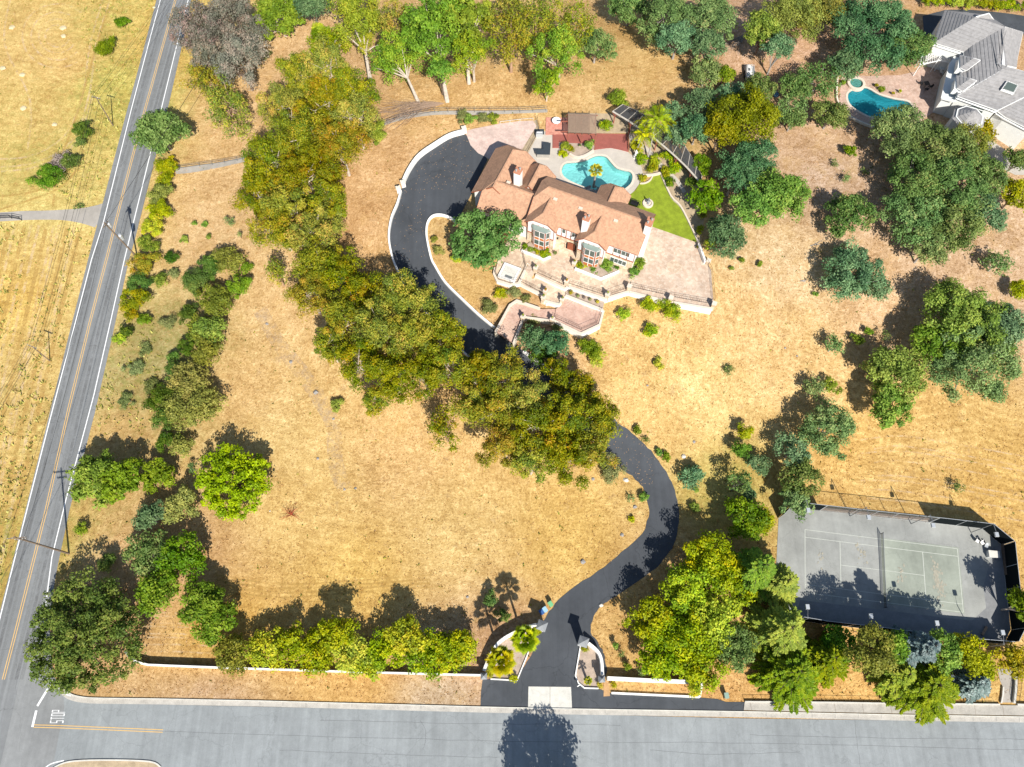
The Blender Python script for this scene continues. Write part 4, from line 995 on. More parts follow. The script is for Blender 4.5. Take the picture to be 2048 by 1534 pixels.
sb 1464 536 5 .8|tiny weed below the round blue-green tree
sb 1630 588 6 .9|tiny weed left of the lone blue-green oak
sbs 924 232 14 1.6|grey-green shrub at the start of the stone path
sb 940 238 13 1.6|green shrub left of the white drive wall pillar
sbs 968 238 14 1.4|soft round shrub in the middle behind the paved pad
sbb 985 236 12 1.4|soft round shrub right behind the paved pad
sbb 1236 198 20 3|green bush at the left tip of the shade pergola
oakb 1346 222 24 5|blue-green tree right of the queen palm
oakb 1352 268 24 5|blue-green tree behind the pergola middle
sby 1212 252 13 2|yellow-green bush right of the lattice pergola
sbb 1130 292 10 1.5|green bush left in the poolside planter
sbb 1178 290 11 1.6|green bush right in the poolside planter
sbo 1142 297 7 1|orange-leaved bush in the poolside planter
sby 1126 310 9 .8|yellow-green low plant at the planter's left tip
sby 1271 292 11 1.4|green bush by the white statue
sby 1284 318 14 1.4|green planting below the white statue
sby 1308 322 14 1.2|green planting along the garden path, upper
sbo 1304 336 12 1.3|reddish planting at the pool deck's right side
sby 1328 345 13 1.2|green planting along the garden path, middle
sb 1340 365 12 1.3|green planting along the garden path, lower
sby 1338 312 14 1.8|leafy shrub at the feet of the pergola, upper
sby 1350 335 14 1.6|leafy shrub at the feet of the pergola, lower
sby 1286 357 10 .8|yellow-green low plant inside the round lawn planter
sbb 1402 330 20 4|bright green shrub outside the pergola's lower half
sbb 1383 365 14 2.6|bright green bush at the pergola's end
sby 1400 460 9 1.2|yellow-green bush behind the lawn wall
sbv 1405 430 9 1.4|dull bush behind the lawn wall
sbb 1274 530 16 3|green shrub against the east end of the house
sb 1268 545 12 2|bushy lower shrub against the east end of the house
sbb 1060 500 7 .8|green plants in the white planter left of the door, middle
sby 1092 508 11 1.1|bright plants in the white planter left of the door, right end
sby 1158 530 9 1.0|plants in the white planter right of the door, left end
sbb 1186 541 10 1.1|plants in the white planter right of the door, below the bay window
sbb 1212 530 13 2.2|tall green shrub between the bay window and the four lower windows
sby 1074 503 7 .8|plants in the white planter left of the door, middle right
sby 1170 534 7 .8|yellow plants in the white planter right of the door, second from its left end
sb 1232 536 7 .8|green plants at the right tip of the white planter
sb 1049 494 7 .9|plants at the left tip of the white planter by the island tree
olive 402 655 28 4|olive bush mass filling the band left of the green tree
sbd 352 745 22 3|dark bush behind the upper olive tree of the band
olive 350 815 28 4.5|olive bush mass between the dark row and the widest olive tree
sbs 270 735 18 .9|pale grey-green sage patch in the weedy ground, upper
sbs 300 775 18 .9|pale grey-green sage patch in the weedy ground, middle
sbs 255 800 16 .8|pale grey-green sage patch in the weedy ground, lower left
sbs 290 700 14 .8|pale grey-green sage patch just under the grey-green bush
sbo 262 628 15 2|orange-tipped bush at the bottom of the roadside row
sby 330 362 18 2.5|yellow-green bush filling the roadside row by the gravel path
sbs 1065 640 14 1|silver-green shrub under the walkway wall
sbs 1115 655 12 1|silver-green shrub under the lower terrace wall
sbo 1203 548 8 .7|red flowers at the point of the white planter
sbo 1222 542 7 .7|red flowers at the right of the white planter
'''
KIND['privx'] = ('leafy_tree', 'tree', 'broad', 'leaf_privet', .2, 90, 'bark_brown', .85, .05)
GRP['privx'] = 'yellow-green trees of the clump by the drive'
for ln in TREES.strip().split('\n'):
    a, lb = ln.split('|'); a = a.split()
    b = tuple(float(k) for k in a[5].split(',')) if len(a) > 5 else None
    if a[0] in GRP or a[0] == 'privx': a[3] = float(a[3])*{'priv': 1.36, 'bright': 1.15, 'euc': 1.2, 'olive': 1.28, 'gold': 1.1, 'moss': 1.15}.get(a[0], 1.2)
    elif a[0][:2] == 'sb': a[3] = float(a[3])*1.25
    tree(a[0], float(a[1]), float(a[2]), float(a[3]), float(a[4]), lb, base=b)
# clipped yellow-green balls by the gate
for px, py, r_, lb in ((1201,1370,6.5,'clipped golden ball left of the orange mat'), (1227,1370,6.5,'clipped golden ball right of the orange mat'), (1026,1358,9,'largest clipped golden ball on the point of the left gate planter'),
        (978,1348,7,'clipped golden bush against the left corner pillar'), (1171,1298,8,'golden bush behind the right gate pillar'), (1075,1262,10,'golden bush in front of the left gate pillar')):
    tree('sbg', px, py, r_*1.15, .95, lb, 'shrub', 'clipped_shrub', 'golden balls at the gate')
# conifers
cedar(1512, 1142, 52, 12, 'cedar left of the court with long golden branches, topmost of its row')
cedar(1560, 1168, 44, 10, 'cedar reaching over the left edge of the tennis court')
cedar(1562, 1262, 62, 11, 'star-shaped cedar at the lower left corner of the court')
cedar(1585, 1345, 66, 8, 'cedar spreading its drooping branches towards the sidewalk, left one')
cedar(1655, 1318, 48, 7, 'cedar between the left sidewalk cedar and the olive tree')
cedar(1800, 1350, 46, 7, 'smaller cedar behind the right sidewalk cedar')
cedar(1855, 1372, 68, 8, 'cedar spreading its drooping branches over the sidewalk, right one')
cedar(1832, 1297, 40, 12, 'silver-blue conifer under the middle of the court fence', 'leaf_blue', .16)
cedar(1952, 1368, 30, 5, 'silver-blue conifer near the sidewalk by the gravel steps', 'leaf_blue', .16)
# palms
palm(1002, 1322, 36, 7.5, 'fan palm lower left in the curved gate planter', group=None)
palm(1050, 1278, 34, 8.2, 'fan palm upper right in the curved gate planter')
palm(1192, 340, 17, 4.6, 'single fan palm rising from the rocks at the pool edge')
palm(1176, 1361, 11, 2.2, 'young little palm in the right gate planter', nfr=14)
palm(1313, 236, 37, 7, 'tall queen palm with a leaning grey trunk over the pergola', 'queen', base=(1295, 320), nfr=26)
palm(1288, 268, 24, 4.4, 'short queen palm with yellow fronds beside the statue', 'queen', base=(1271, 303), nfr=18)
# tree south of the street: only its shadow and the shade it throws reach the picture
sh = G(1082, 1530); k_ = 8.2/math.tan(SUN_EL); fx, fy = sh.x+math.sin(SUN_AZ)*k_, sh.y+math.cos(SUN_AZ)*k_
def tree_xy(x, y, Rx, h, label):
    rs = np.random.default_rng(77); Rz = Rx*.95; root = thing('street_tree', label, 'tree', (x, y, 0)); co, q, v, c = crown_np(rs, Rx, Rz, 'broad', .26, 64)
    link('crown', mesh_np('crown', co, q, 'leaf_oak_green', v), root, (0, 0, h-Rz)); mb = MB(); limbs(mb, rs, 0, h-Rz, c, .28, (0, 0), 9, .35); mb.build('trunk', 'bark_brown', root)
tree_xy(fx, fy, 6.6, 14, 'leafy tree south of the street whose shadow falls across the paving')
plain('lattice_wood', (.30, .21, .15), .85, .12, 2)
# ---------------------------------------------------------------- utility poles and wires
def util_pole(base, top, label, arms=1, armlen=2.4, r=.16, transf=(), group='utility poles along the road', mat='wood_pole', armdir=(1, .25)):
    b = G(*base); best = min(((V(top[0], top[1], b.z+k*.1)-Vector((b.x, b.y, b.z+k*.1))).length, k*.1) for k in range(40, 220))
    h = best[1]; t = V(top[0], top[1], b.z+h)-b; t.z = h
    root = thing('utility_pole', label, 'utility pole', tuple(b), 0, group)
    mb = MB(); mb.tube([(0, 0, -.5), t*.5, t], [r, r*.85, r*.65], 8); mb.build('pole', mat, root)
    ad = Vector((armdir[0], armdir[1], 0)).normalized(); ends = []
    for k in range(arms):
        c = t*(1-.045-.07*k); mb = MB(); al = armlen*(1 if k == 0 else .6); mb.bar(c-ad*al/2, c+ad*al/2, .12, .14); arm = mb.build('crossarm', 'wood_pole', root)
        for s in (-.47, -.2, .2, .47):
            q = c+ad*al*s+Vector((0, 0, .07)); m2 = MB(); m2.lathe(tuple(q), [(.03, 0), (.06, .06), (.04, .12), (.06, .17), (.02, .22)], 8); m2.build('insulator', 'galvanised', arm)
            if k == 0: ends.append(b+q+Vector((0, 0, .2)))
    for f, sz in transf:
        c = t*f+Vector((ad.x*.45, ad.y*.45, 0)); mb = MB(); mb.lathe((c.x, c.y, c.z-.5*sz), [(.02, 0), (.28*sz, .02), (.3*sz, .5*sz), (.3*sz, 1.0*sz), (.2*sz, 1.12*sz), (.05, 1.15*sz)], 14); mb.build('transformer', 'galvanised', root)
    return b, t, ends
pC = util_pole((275, 515), (208, 445), 'tall wooden pole with two grey transformers beside the road bushes', 1, 1.6, .17, ((.88, .9), (.55, 1.25)), armdir=(.35, 1))
pD = util_pole((138, 1107), (28, 1074), 'tall pole with a long crossarm leaning across the road near the corner oak', 2, 2.6, .17, armdir=(1, .1))
pA = util_pole((226, 251), (191, 193), 'thin brown pole in the verge on the upper left of the road', 1, 1.8, .12, armdir=(.95, -.3))
pB = util_pole((100, 722), (63, 692), 'short thin pole in the mown strip left of the road', 1, 1.8, .11, armdir=(.9, -.35))
def wires(name, label, pts_list, sag=.6):
    mb = MB()
    for a, b in pts_list:
        a = Vector(a); b = Vector(b); mb.tube([a.lerp(b, t/12)-Vector((0, 0, sag*4*(t/12)*(1-t/12))) for t in range(13)], .028, 4)
    tag(mb.build(name, 'black_metal'), label, 'power line', 'power lines')
eA, eB, eC, eD = pA[2], pB[2], pC[2], pD[2]; N1 = Vector((24, 78, 0)); S1 = Vector((-15.5, -50, 0))
wires('power_line', 'three thin wires between the two thin poles of the left verge', [(eA[i], eB[i]) for i in (0, 1, 3)], .9)
wires('power_line', 'three thin wires running off the top edge from the upper thin pole', [(eA[i], eA[i]+N1) for i in (0, 1, 3)], .9)
wires('power_line', 'three thin wires running down the mown strip from the short thin pole', [(eB[i], eB[i]+S1*1.2) for i in (0, 1, 3)], .9)
wires('power_line', 'wires from the transformer pole to the long-armed pole along the road', [(eC[i], eD[i]) for i in (0, 3)], .8)
wires('power_line', 'wires running up the road from the transformer pole to the top edge', [(eC[i], eC[i]+N1) for i in (0, 3)], .8)
wires('power_line', 'wires running down the road from the long-armed pole', [(eD[i], eD[i]+S1) for i in (0, 3)], .8)

# ---------------------------------------------------------------- estate walls, gates
def put_wall(name, px, thick, top, mat, label, z=0.0, cap=None, k=1, sm=0, cat='wall', group=None):
    ln = XY(GW(smooth(px, sm) if sm else px, z)); mb = MB(); wallm(mb, ln, thick, top, -.4, 1.6)
    o = thing(name, label, cat, (0, 0, 0), 0, group); mb.build('wall_body', mat, o)
    if cap: m2 = MB(); pts = resample(ln, 1.6); wallm(m2, [(p.x, p.y) for p in pts], thick+.08, top+.06, top, 9); m2.build('coping', cap, o)
    return ln
put_wall('street_wall', [(254,1303),(262,1316),(278,1325),(299,1330),(370,1333),(452,1336),(577,1340),(700,1344),(850,1348),(966,1351)], .22, 1.1, 'stucco_cream', 'long low pale street wall with the hedge behind it', .6, 'stucco')
put_wall('wing_wall', [(968,1342),(978,1318),(991,1294),(1005,1280),(1025,1268),(1052,1255),(1074,1250)], .35, 1.7, 'stucco', 'curved white wing wall behind the two fan palms', .9, 'stucco', sm=4)
put_wall('wing_wall', [(1176,1287),(1194,1303),(1202,1321),(1204,1350)], .35, 1.7, 'stucco', 'curved white wing wall right of the gate, above the footpath', .9, 'stucco', sm=4)
put_wall('street_wall', [(1214,1357),(1290,1361),(1369,1364),(1405,1364)], .5, 1.3, 'stucco', 'white street wall right of the gate with a dark shadow behind', .7, 'stucco')
put_wall('planter_edge', [(1405,1366),(1400,1393),(1398,1394),(1223,1386)], .3, .3, 'stucco', 'low white edge of the long dirt planter right of the orange mat', .3)
put_wall('planter_edge', [(981,1358),(1034,1361),(1054,1312),(1062,1290)], .18, .3, 'stucco', 'low white edge of the palm planter left of the gate', .3)
put_wall('planter_edge', [(1161,1292),(1151,1351),(1157,1366),(1169,1376),(1197,1377)], .18, .3, 'stucco', 'low white edge of the dirt planter right of the gate', .3)
plain('planter_dirt', (0.42, 0.33, 0.26), .95, .2, 1.2)
drape('planter_bed', [(981,1357),(1034,1360),(1053,1312),(1064,1270),(1070,1254)]+smooth([(1052,1256),(1025,1270),(1005,1282),(991,1296),(978,1320),(970,1343)], 3), .05, 'planter_dirt')
drape('planter_bed', [(1160,1294),(1152,1351),(1158,1366),(1169,1375),(1200,1376),(1202,1350),(1200,1321),(1192,1303),(1176,1289)], .052, 'planter_dirt')
drape('mat_path', [(1208,1362),(1216,1360),(1220,1392),(1207,1393)], .058, 'fallen_leaf')
plain('slate', (0.24, 0.25, 0.26), .7, .1, 3)
def gate_pillar(px, py, w, h, rz, label, over=.5):
    p = G(px, py, h+.3); gz = H(p.x, p.y); o = thing('gate_pillar', label, 'pillar', (p.x, p.y, gz), rz, 'grey-capped pillars of the street gate')
    mb = MB(); mb.box((0, 0, h/2-.15), (w-over, w-over, h+.3)); mb.build('shaft', 'stucco', o)
    mb = MB(); q = w/2; mb.mesh([(-q, -q, h), (q, -q, h), (q, q, h), (-q, q, h), (-q, -q, h+.1), (q, -q, h+.1), (q, q, h+.1), (-q, q, h+.1), (0, 0, h+.62)],
        [(3, 2, 1, 0), (0, 1, 5, 4), (1, 2, 6, 5), (2, 3, 7, 6), (3, 0, 4, 7), (4, 5, 8), (5, 6, 8), (6, 7, 8), (7, 4, 8)]); mb.build('cap', 'slate', o)
gate_pillar(1084, 1251, 1.45, 3.4, .5*-.7, 'big pillar with a pyramid cap left of the drive')
gate_pillar(1167, 1283, 1.45, 3.4, -.33, 'big pillar with a pyramid cap right of the drive')
gate_pillar(967.5, 1352, .95, 2.2, .02, 'small capped pillar at the left end of the curved wall', .3)
gate_pillar(1204, 1358, .95, 2.2, .05, 'small capped pillar beside the orange mat', .3)
# open driveway gate leaf at the left pillar
o = thing('iron_gate', 'dark iron gate leaf swung open beside the left gate pillar', 'gate', tuple(G(1072, 1252))); a = G(1050, 1254)-G(1072, 1252)
mb = MB(); a.z = 0
for z in (.2, 1.0, 1.9): mb.bar((0, 0, z), (a.x, a.y, z), .06)
mb.build('rails', 'black_metal', o); mb = MB()
for k in range(17): q = a*(k/16); mb.bar((q.x, q.y, .1), (q.x, q.y, 2.1+.25*math.sin(k/16*3.14)), .035)
mb.build('bars', 'black_metal', o)
# drive side walls round the house loop
DOW = [(928,263),(900,271),(873,287),(839,311),(819,338),(807,363)]
put_wall('drive_wall', DOW, .45, .95, 'stucco', 'white curved wall round the top of the house drive', .6, 'stucco', sm=4)
put_wall('drive_wall', [(802,382),(795,407),(783,437),(778,475),(785,515),(798,547),(812,574),(840,608)], .32, .7, 'stucco', 'white curved wall down the outer left side of the house drive', .4, None, sm=4)
put_wall('drive_kerb', [(840,609),(868,642),(912,690),(958,730),(1006,763),(1040,786)], .3, .35, 'stucco', 'low white kerb under the grove on the outer side of the drive', .2, None, sm=3)
put_wall('island_wall', [(912,446),(903,437),(883,430),(866,432),(856,444),(853,464),(856,488),(863,518),(869.5,531),(890,564),(924,598),(957,629),(990,656)], .35, .5, 'stucco', 'curved white wall of the island inside the drive bend', .3, None, sm=4)
put_wall('drive_wall', [(1047,702),(1102,741),(1163,788),(1177,796)], .4, .6, 'stucco', 'straight white wall on the house side of the lower drive', .4)
for px, py, lb in ((928,258,'small white pillar at the top end of the drive wall'), (806,366,'small white pillar above the gap in the drive wall'), (797,378,'small white pillar below the gap in the drive wall')):
    p = G(px, py, .9); mb = MB(); mb.box((0, 0, .55), (.75, .75, 1.3)); o = thing('wall_pillar', lb, 'pillar', (p.x, p.y, H(p.x, p.y)), .3, 'small pillars of the drive wall'); mb.build('shaft', 'stucco', o)
    mb = MB(); mb.box((0, 0, 1.26), (.9, .9, .12)); mb.lathe((0, 0, 1.32), [(.1, 0), (.16, .1), (.14, .3), (.03, .42)], 8); mb.build('cap', 'stucco_cream', o)
# fences
def rail_fence(px, h, label, mat='black_metal', post=2.0, z=None, bars=0, name='railing', r=.05, cat='railing', rails=(.5, 1.0), group=None, sm=0):
    """posts, rails and optional thin bars along a pixel line; z: absolute base height"""
    P = [V(a, b, z) for a, b in px] if z is not None else GW(smooth(px, sm) if sm else px)
    pts = resample([(p.x, p.y) for p in P], post); o = thing(name, label, cat, (0, 0, 0), 0, group)
    zb = (lambda p: z) if z is not None else (lambda p: H(p.x, p.y))
    rm = MB(); bm_ = MB()
    for p in pts: pm = MB(); pm.bar((p.x, p.y, zb(p)-.05), (p.x, p.y, zb(p)+h), r); pm.build('post', mat, o)
    for a, b in zip(pts[:-1], pts[1:]):
        for k in rails: rm.bar((a.x, a.y, zb(a)+h*k), (b.x, b.y, zb(b)+h*k), r*.7)
        if bars:
            n = max(2, int((b-a).length/bars))
            for j in range(1, n): q = a.lerp(b, j/n); bm_.bar((q.x, q.y, zb(q)+.06), (q.x, q.y, zb(q)+h), .018)
    rm.build('rails', mat, o)
    if bars: bm_.build('balusters', mat, o)
    return o
rail_fence([(352,340),(400,333),(450,326),(500,317)], 1.2, 'wire fence along the pale gravel path', 'grey_metal', 2.4, None, 0, 'wire_fence', .06, 'fence', (.35, .7, 1))
rail_fence([(752,258),(800,240),(870,226),(950,225),(1040,225),(1092,222)], 1.4, 'dark wire fence along the stone path behind the house', 'grey_metal', 2.4, None, 0, 'wire_fence', .06, 'fence', (.35, .7, 1))
rail_fence([(0,438),(24,437),(44,441)], 1.2, 'short dark gate fence across the farm lane', 'black_metal', 1.4, None, 0, 'farm_fence', .09, 'fence', (.3, .65, 1))
rail_fence([(1489,1402),(1600,1402),(1760,1405),(1990,1407)], .9, 'low dark fence behind the sidewalk under the cedars', 'black_metal', 1.2, None, 0, 'low_fence', .04, 'fence', (.4, .95))
rail_fence([(2028,1404),(2032,1378),(2035,1345)], 1.3, 'dark iron handrail climbing beside the gravel steps', 'black_metal', .8, None, .2, 'handrail', .05, 'railing', (.3, 1.0))
drape('gravel_steps', [(2003,1405),(2022,1405),(2026,1360),(2028,1338),(1995,1338),(2000,1362),(2006,1375)], .04, 'grey_gravel')
put_wall('step_edge', [(2002,1406),(2005,1390),(2006,1374)], .2, .35, 'concrete_light', 'short pale edge wall left of the gravel steps', .2)
put_wall('step_edge', [(2027,1406),(2030,1378),(2031,1350)], .3, .5, 'concrete_light', 'pale edge wall right of the gravel steps', .2)
put_wall('planter_edge', [(2034,1409),(2060,1410)], .25, .4, 'concrete_light', 'pale ledge at the right edge of the photo by the steps', .2)
rail_fence([(256,1300),(300,1327),(452,1332)], 1.0, 'iron fence on the mown corner side of the street wall', 'black_metal', 2.2, None, 0, 'iron_fence', .05, 'fence', (.5, 1.0))

# ---------------------------------------------------------------- tennis court
asphalt('court_grey', (0.285, 0.29, 0.272), .9, .3, .12, .3, .25); asphalt('court_green', (0.275, 0.298, 0.25), 1.1, .3, .12, .3, .25)
plain('court_line', (0.52, 0.54, 0.48), .7, .1); plain('court_tan', (0.36, 0.335, 0.265), .9, .15); plain('court_shade_tone', (0.23, 0.235, 0.24), .9, .15, .8)
CP = [(1557,1037),(1578,1015),(1859,1045),(1963,1057),(2003,1091),(2013,1180),(2021,1259),(2008,1285),(1887,1277),(1744,1258),(1639,1246),(1590,1238),(1550,1180)]
drape('tennis_court', CP, .05, 'court_grey')
drape('fence_shade_band', [(1966,1173),(1972,1216),(1944,1241),(1870,1233),(1735,1216),(1600,1200),(1590,1238),(1639,1245),(1744,1257),(1887,1276),(2007,1284),(2020,1259),(2012,1180),(2003,1092),(1982,1094),(1982,1115)], .054, 'court_shade_tone')  # screen fences' shadow along two sides, painted as a darker sheet
c4 = [G(*q) for q in ((1609.7,1059.2),(1914.3,1097.5),(1926.2,1224.6),(1610,1185.2))]
def cq(s, t): a = c4[3].lerp(c4[2], s); b = c4[0].lerp(c4[1], s); return a.lerp(b, t)   # s along, t across from the street side
def cpoly(mb, s0, s1, t0, t1, z, mi=0): mb.face([(p.x, p.y, z) for p in (cq(s0, t0), cq(s1, t0), cq(s1, t1), cq(s0, t1))], mi)
mb = MB(); cpoly(mb, .5, 1.008, -.02, 1.02, .058); mb.build('court_surface', 'court_green')['kind'] = 'structure'
mb = MB(); w_ = .0019; t_ = .0045
for t in (0, .125, .875, 1): cpoly(mb, 0, 1, t-t_*.8, t+t_*.8, .063)
for s in (0, 1): cpoly(mb, s-w_, s+w_, 0, 1, .065)
for s in (.23, .77): cpoly(mb, s-w_, s+w_, .125, .875, .066)
cpoly(mb, .23, .77, .5-t_*.8, .5+t_*.8, .067); mb.build('court_lines', 'court_line')['kind'] = 'structure'
rg = random.Random(8); mb = MB()
for s0, t0, ns in ((.855, .42, 60), (.84, .62, 40), (.87, .25, 30), (.37, .75, 26), (.1, .6, 14), (.62, .45, 16)):
    for _ in range(ns):
        s = s0+rg.gauss(0, .014); t = t0+rg.gauss(0, .09); p = cq(s, t); r_ = rg.uniform(.03, .2)
        mb.face([(p.x+r_*rg.uniform(.5, 1.1)*math.cos(k*.9), p.y+r_*rg.uniform(.8, 1.8)*math.sin(k*.9), .0702+.00012*len(mb.f)) for k in range(7)])
mb.build('worn_patches', 'court_tan')['kind'] = 'structure'
# net
m, nt, N, L, P = newmat('net_mesh'); P.inputs['Base Color'].default_value = (.02, .025, .022, 1)
tr = N.new('ShaderNodeBsdfTransparent'); mx = N.new('ShaderNodeMixShader'); mx.inputs[0].default_value = .55
L.new(tr.outputs[0], mx.inputs[1]); L.new(P.outputs[0], mx.inputs[2]); L.new(mx.outputs[0], N['Material Output'].inputs[0])
o = thing('tennis_net', 'dark tennis net stretched across the middle of the court', 'net'); a, b = cq(.5, -.085), cq(.5, 1.085)
mb = MB()
for i in range(12):
    p, q = a.lerp(b, i/12), a.lerp(b, (i+1)/12); zf = lambda k: 1.07-.15*math.sin(k/12*math.pi)
    mb.face([(p.x, p.y, .1), (q.x, q.y, .1), (q.x, q.y, zf(i+1)), (p.x, p.y, zf(i))])
mb.build('mesh_panel', 'net_mesh', o); mb = MB()
for i in range(12):
    p, q = a.lerp(b, i/12), a.lerp(b, (i+1)/12); mb.bar((p.x, p.y, zf(i)), (q.x, q.y, zf(i+1)), .05, .08)
mb.build('top_band', 'grey_metal', o)
for p in (a, b): mb = MB(); mb.tube([(p.x, p.y, 0), (p.x, p.y, 1.15)], .05, 8); mb.build('post', 'black_metal', o)
# fences with windscreen
m, nt, N, L, P = newmat('windscreen'); P.inputs['Base Color'].default_value = (.012, .015, .016, 1); P.inputs['Roughness'].default_value = 1; P.inputs['Specular IOR Level'].default_value = 0
tr = N.new('ShaderNodeBsdfTransparent'); mx = N.new('ShaderNodeMixShader'); mx.inputs[0].default_value = 1.0
L.new(tr.outputs[0], mx.inputs[1]); L.new(P.outputs[0], mx.inputs[2]); L.new(mx.outputs[0], N['Material Output'].inputs[0])
m, nt, N, L, P = newmat('chain_link'); P.inputs['Base Color'].default_value = (.3, .31, .31, 1)
tr = N.new('ShaderNodeBsdfTransparent'); mx = N.new('ShaderNodeMixShader'); mx.inputs[0].default_value = .16
L.new(tr.outputs[0], mx.inputs[1]); L.new(P.outputs[0], mx.inputs[2]); L.new(mx.outputs[0], N['Material Output'].inputs[0])
def court_fence(px, h, label, screen):
    P_ = resample(XY(GW(px)), 3.0); o = thing('court_fence', label, 'fence', (0, 0, 0), 0, 'fences round the tennis court'); rm = MB(); sm = MB()
    for p in P_: pm = MB(); pm.tube([(p.x, p.y, -.1), (p.x, p.y, h)], .045, 6); pm.build('post', 'galvanised', o)
    for a, b in zip(P_[:-1], P_[1:]):
        rm.bar((a.x, a.y, h), (b.x, b.y, h), .06); rm.bar((a.x, a.y, .1), (b.x, b.y, .1), .04)
        sm.face([(a.x, a.y, .08), (b.x, b.y, .08), (b.x, b.y, h-.06), (a.x, a.y, h-.06)])
    rm.build('rails', 'galvanised', o); sm.build('windscreen' if screen else 'mesh_panel', 'windscreen' if screen else 'chain_link', o)
court_fence([(1592,1239),(1639,1247),(1744,1259),(1887,1278),(2001,1287)], 3.6, 'dark screened fence on the street side of the court', True)
court_fence([(2009,1286),(2022,1260),(2012,1180),(2003,1092)], 3.6, 'dark screened fence on the right end of the court', True)
court_fence([(2003,1090),(1963,1057),(1859,1045)], 3.4, 'dark screened fence at the far right corner of the court', True)
court_fence([(1858,1045),(1700,1028),(1640,1021)], 3.4, 'see-through mesh fence behind the middle of the court', False)
court_fence([(1639,1021),(1578,1014),(1556,1037)], 3.4, 'screened fence at the far left corner of the court', True)
put_wall('retaining_ledge', [(1640,1017),(1860,1039),(1962,1049),(2003,1078),(2012,1150)], .18, .7, 'bark_brown', 'brown timber retaining ledge just outside the far court fence', .3)
drape('court_gravel', [(1578,1013),(1860,1044),(1963,1056),(2003,1090),(2004,1079),(1962,1050),(1860,1039),(1640,1017)], .03, 'grey_gravel')
def court_light(px, py, arm, label):
    h = 6.2; p = G(px, py, h); o = thing('court_light', label, 'light pole', (p.x, p.y, 0), 0, 'floodlight poles of the tennis court')
    mb = MB(); mb.tube([(0, 0, -.1), (0, 0, h), (arm[0]*.9, arm[1]*.9, h+.25)], [.07, .055, .045], 7); mb.build('pole', 'grey_metal', o)
    mb = MB(); mb.box((arm[0]*1.1, arm[1]*1.1, h+.22), (.62, .75, .22), 0, 0, .86); l = mb.build('lamp_head', 'galvanised', o)
    mb = MB(); mb.box((arm[0]*1.1, arm[1]*1.1, h+.095), (.5, .6, .02)); mb.build('lens', 'concrete_light', l)
for i, (px, py) in enumerate(((1616, 1237), (1743.5, 1256), (1876, 1270), (2008, 1289))):
    court_light(px, py, (.1, 1.5), ('leftmost', 'second', 'third', 'rightmost')[i]+' floodlight on the street side of the court')
for i, (px, py) in enumerate(((1613, 1000), (1733, 1014), (1861, 1030), (1987, 1048))):
    court_light(px, py, (-.05, -1.5), ('leftmost', 'second', 'third', 'rightmost')[i]+' floodlight on the far side of the court')
# things on the court
p = G(1982, 1110); o = thing('hot_tub', 'pale blue covered box standing in the shaded end of the court', 'storage box', tuple(p), -.1)
mb = MB(); mb.box((0, 0, .45), (1.7, 1.0, .8)); mb.build('body', 'galvanised', o); mb = MB(); mb.box((0, 0, .9), (1.8, 1.1, .1), 0, 0, .96); mb.build('lid', 'concrete_light', o)
def chair(p, rz, label, group, mat='stucco'):
    o = thing('garden_chair', label, 'chair', tuple(p), rz, group); mb = MB(); mb.box((0, 0, .42), (.52, .5, .05)); mb.build('seat', mat, o)
    mb = MB(); mb.mesh([(-.26, .24, .42), (.26, .24, .42), (.24, .36, .95), (-.24, .36, .95), (-.26, .28, .42), (.26, .28, .42), (.24, .4, .95), (-.24, .4, .95)], [(0, 1, 2, 3), (7, 6, 5, 4), (3, 2, 6, 7), (0, 3, 7, 4), (1, 5, 6, 2)]); mb.build('backrest', mat, o)
    for sx in (-.23, .23):
        for sy in (-.21, .21): mb = MB(); mb.tube([(sx, sy, 0), (sx*.95, sy*.95, .41)], .022, 6); mb.build('leg', mat, o)
    return o
for i, (px, py, rz) in enumerate(((1952, 1083, .9), (1962, 1087, .4), (1970, 1093, -.5))):
    chair(G(px, py), rz, ('left', 'middle', 'right')[i]+' one of three white chairs at the far right corner of the court', 'chairs on the tennis court', 'stucco' if i < 2 else 'galvanised')
p = G(1974, 1085); o = thing('ball_machine', 'grey box beside the chairs at the corner of the court', 'box', tuple(G(1986, 1067))); mb = MB(); mb.box((0, 0, .4), (.7, .7, .8)); mb.box((0, 0, .85), (.6, .6, .1)); mb.build('body', 'galvanised', o)
p = G(1966, 1262); o = thing('court_bench', 'wood bench in the shade at the lower right corner of the court', 'bench', tuple(p), .9); mb = MB(); mb.box((0, 0, .45), (1.6, .35, .06)); mb.build('seat', 'bark_tan', o)
for s in (-.65, .65): mb = MB(); mb.box((s, 0, .2), (.08, .3, .42)); mb.build('leg', 'grey_metal', o)
# rubbish bins
def bin_(px, py, rz, c1, label):
    plain('bin_'+c1[0], c1[1], .5, .06); p = G(px, py, .9); o = thing('wheelie_bin', label, 'rubbish bin', (p.x, p.y, H(p.x, p.y)), rz, 'wheeled bins by the drive')
    mb = MB(); mb.mesh([(-.24, -.28, .06), (.24, -.28, .06), (.24, .28, .06), (-.24, .28, .06), (-.31, -.36, 1.0), (.31, -.36, 1.0), (.31, .36, 1.0), (-.31, .36, 1.0)], [(3, 2, 1, 0), (4, 5, 6, 7), (0, 1, 5, 4), (1, 2, 6, 5), (2, 3, 7, 6), (3, 0, 4, 7)]); mb.build('body', 'bin_'+c1[0], o)
    plain('lid_'+c1[0], c1[2], .5, .05); mb = MB(); mb.box((0, .02, 1.04), (.68, .8, .07), 0, 0, .95); mb.bar((-.2, -.42, .98), (.2, -.42, .98), .05); mb.build('lid', 'lid_'+c1[0], o)
    for s in (-.26, .26): mb = MB(); mb.tube([(s-.03, -.3, .12), (s+.03, -.3, .12)], .12, 10); mb.build('wheel', 'black_metal', o)
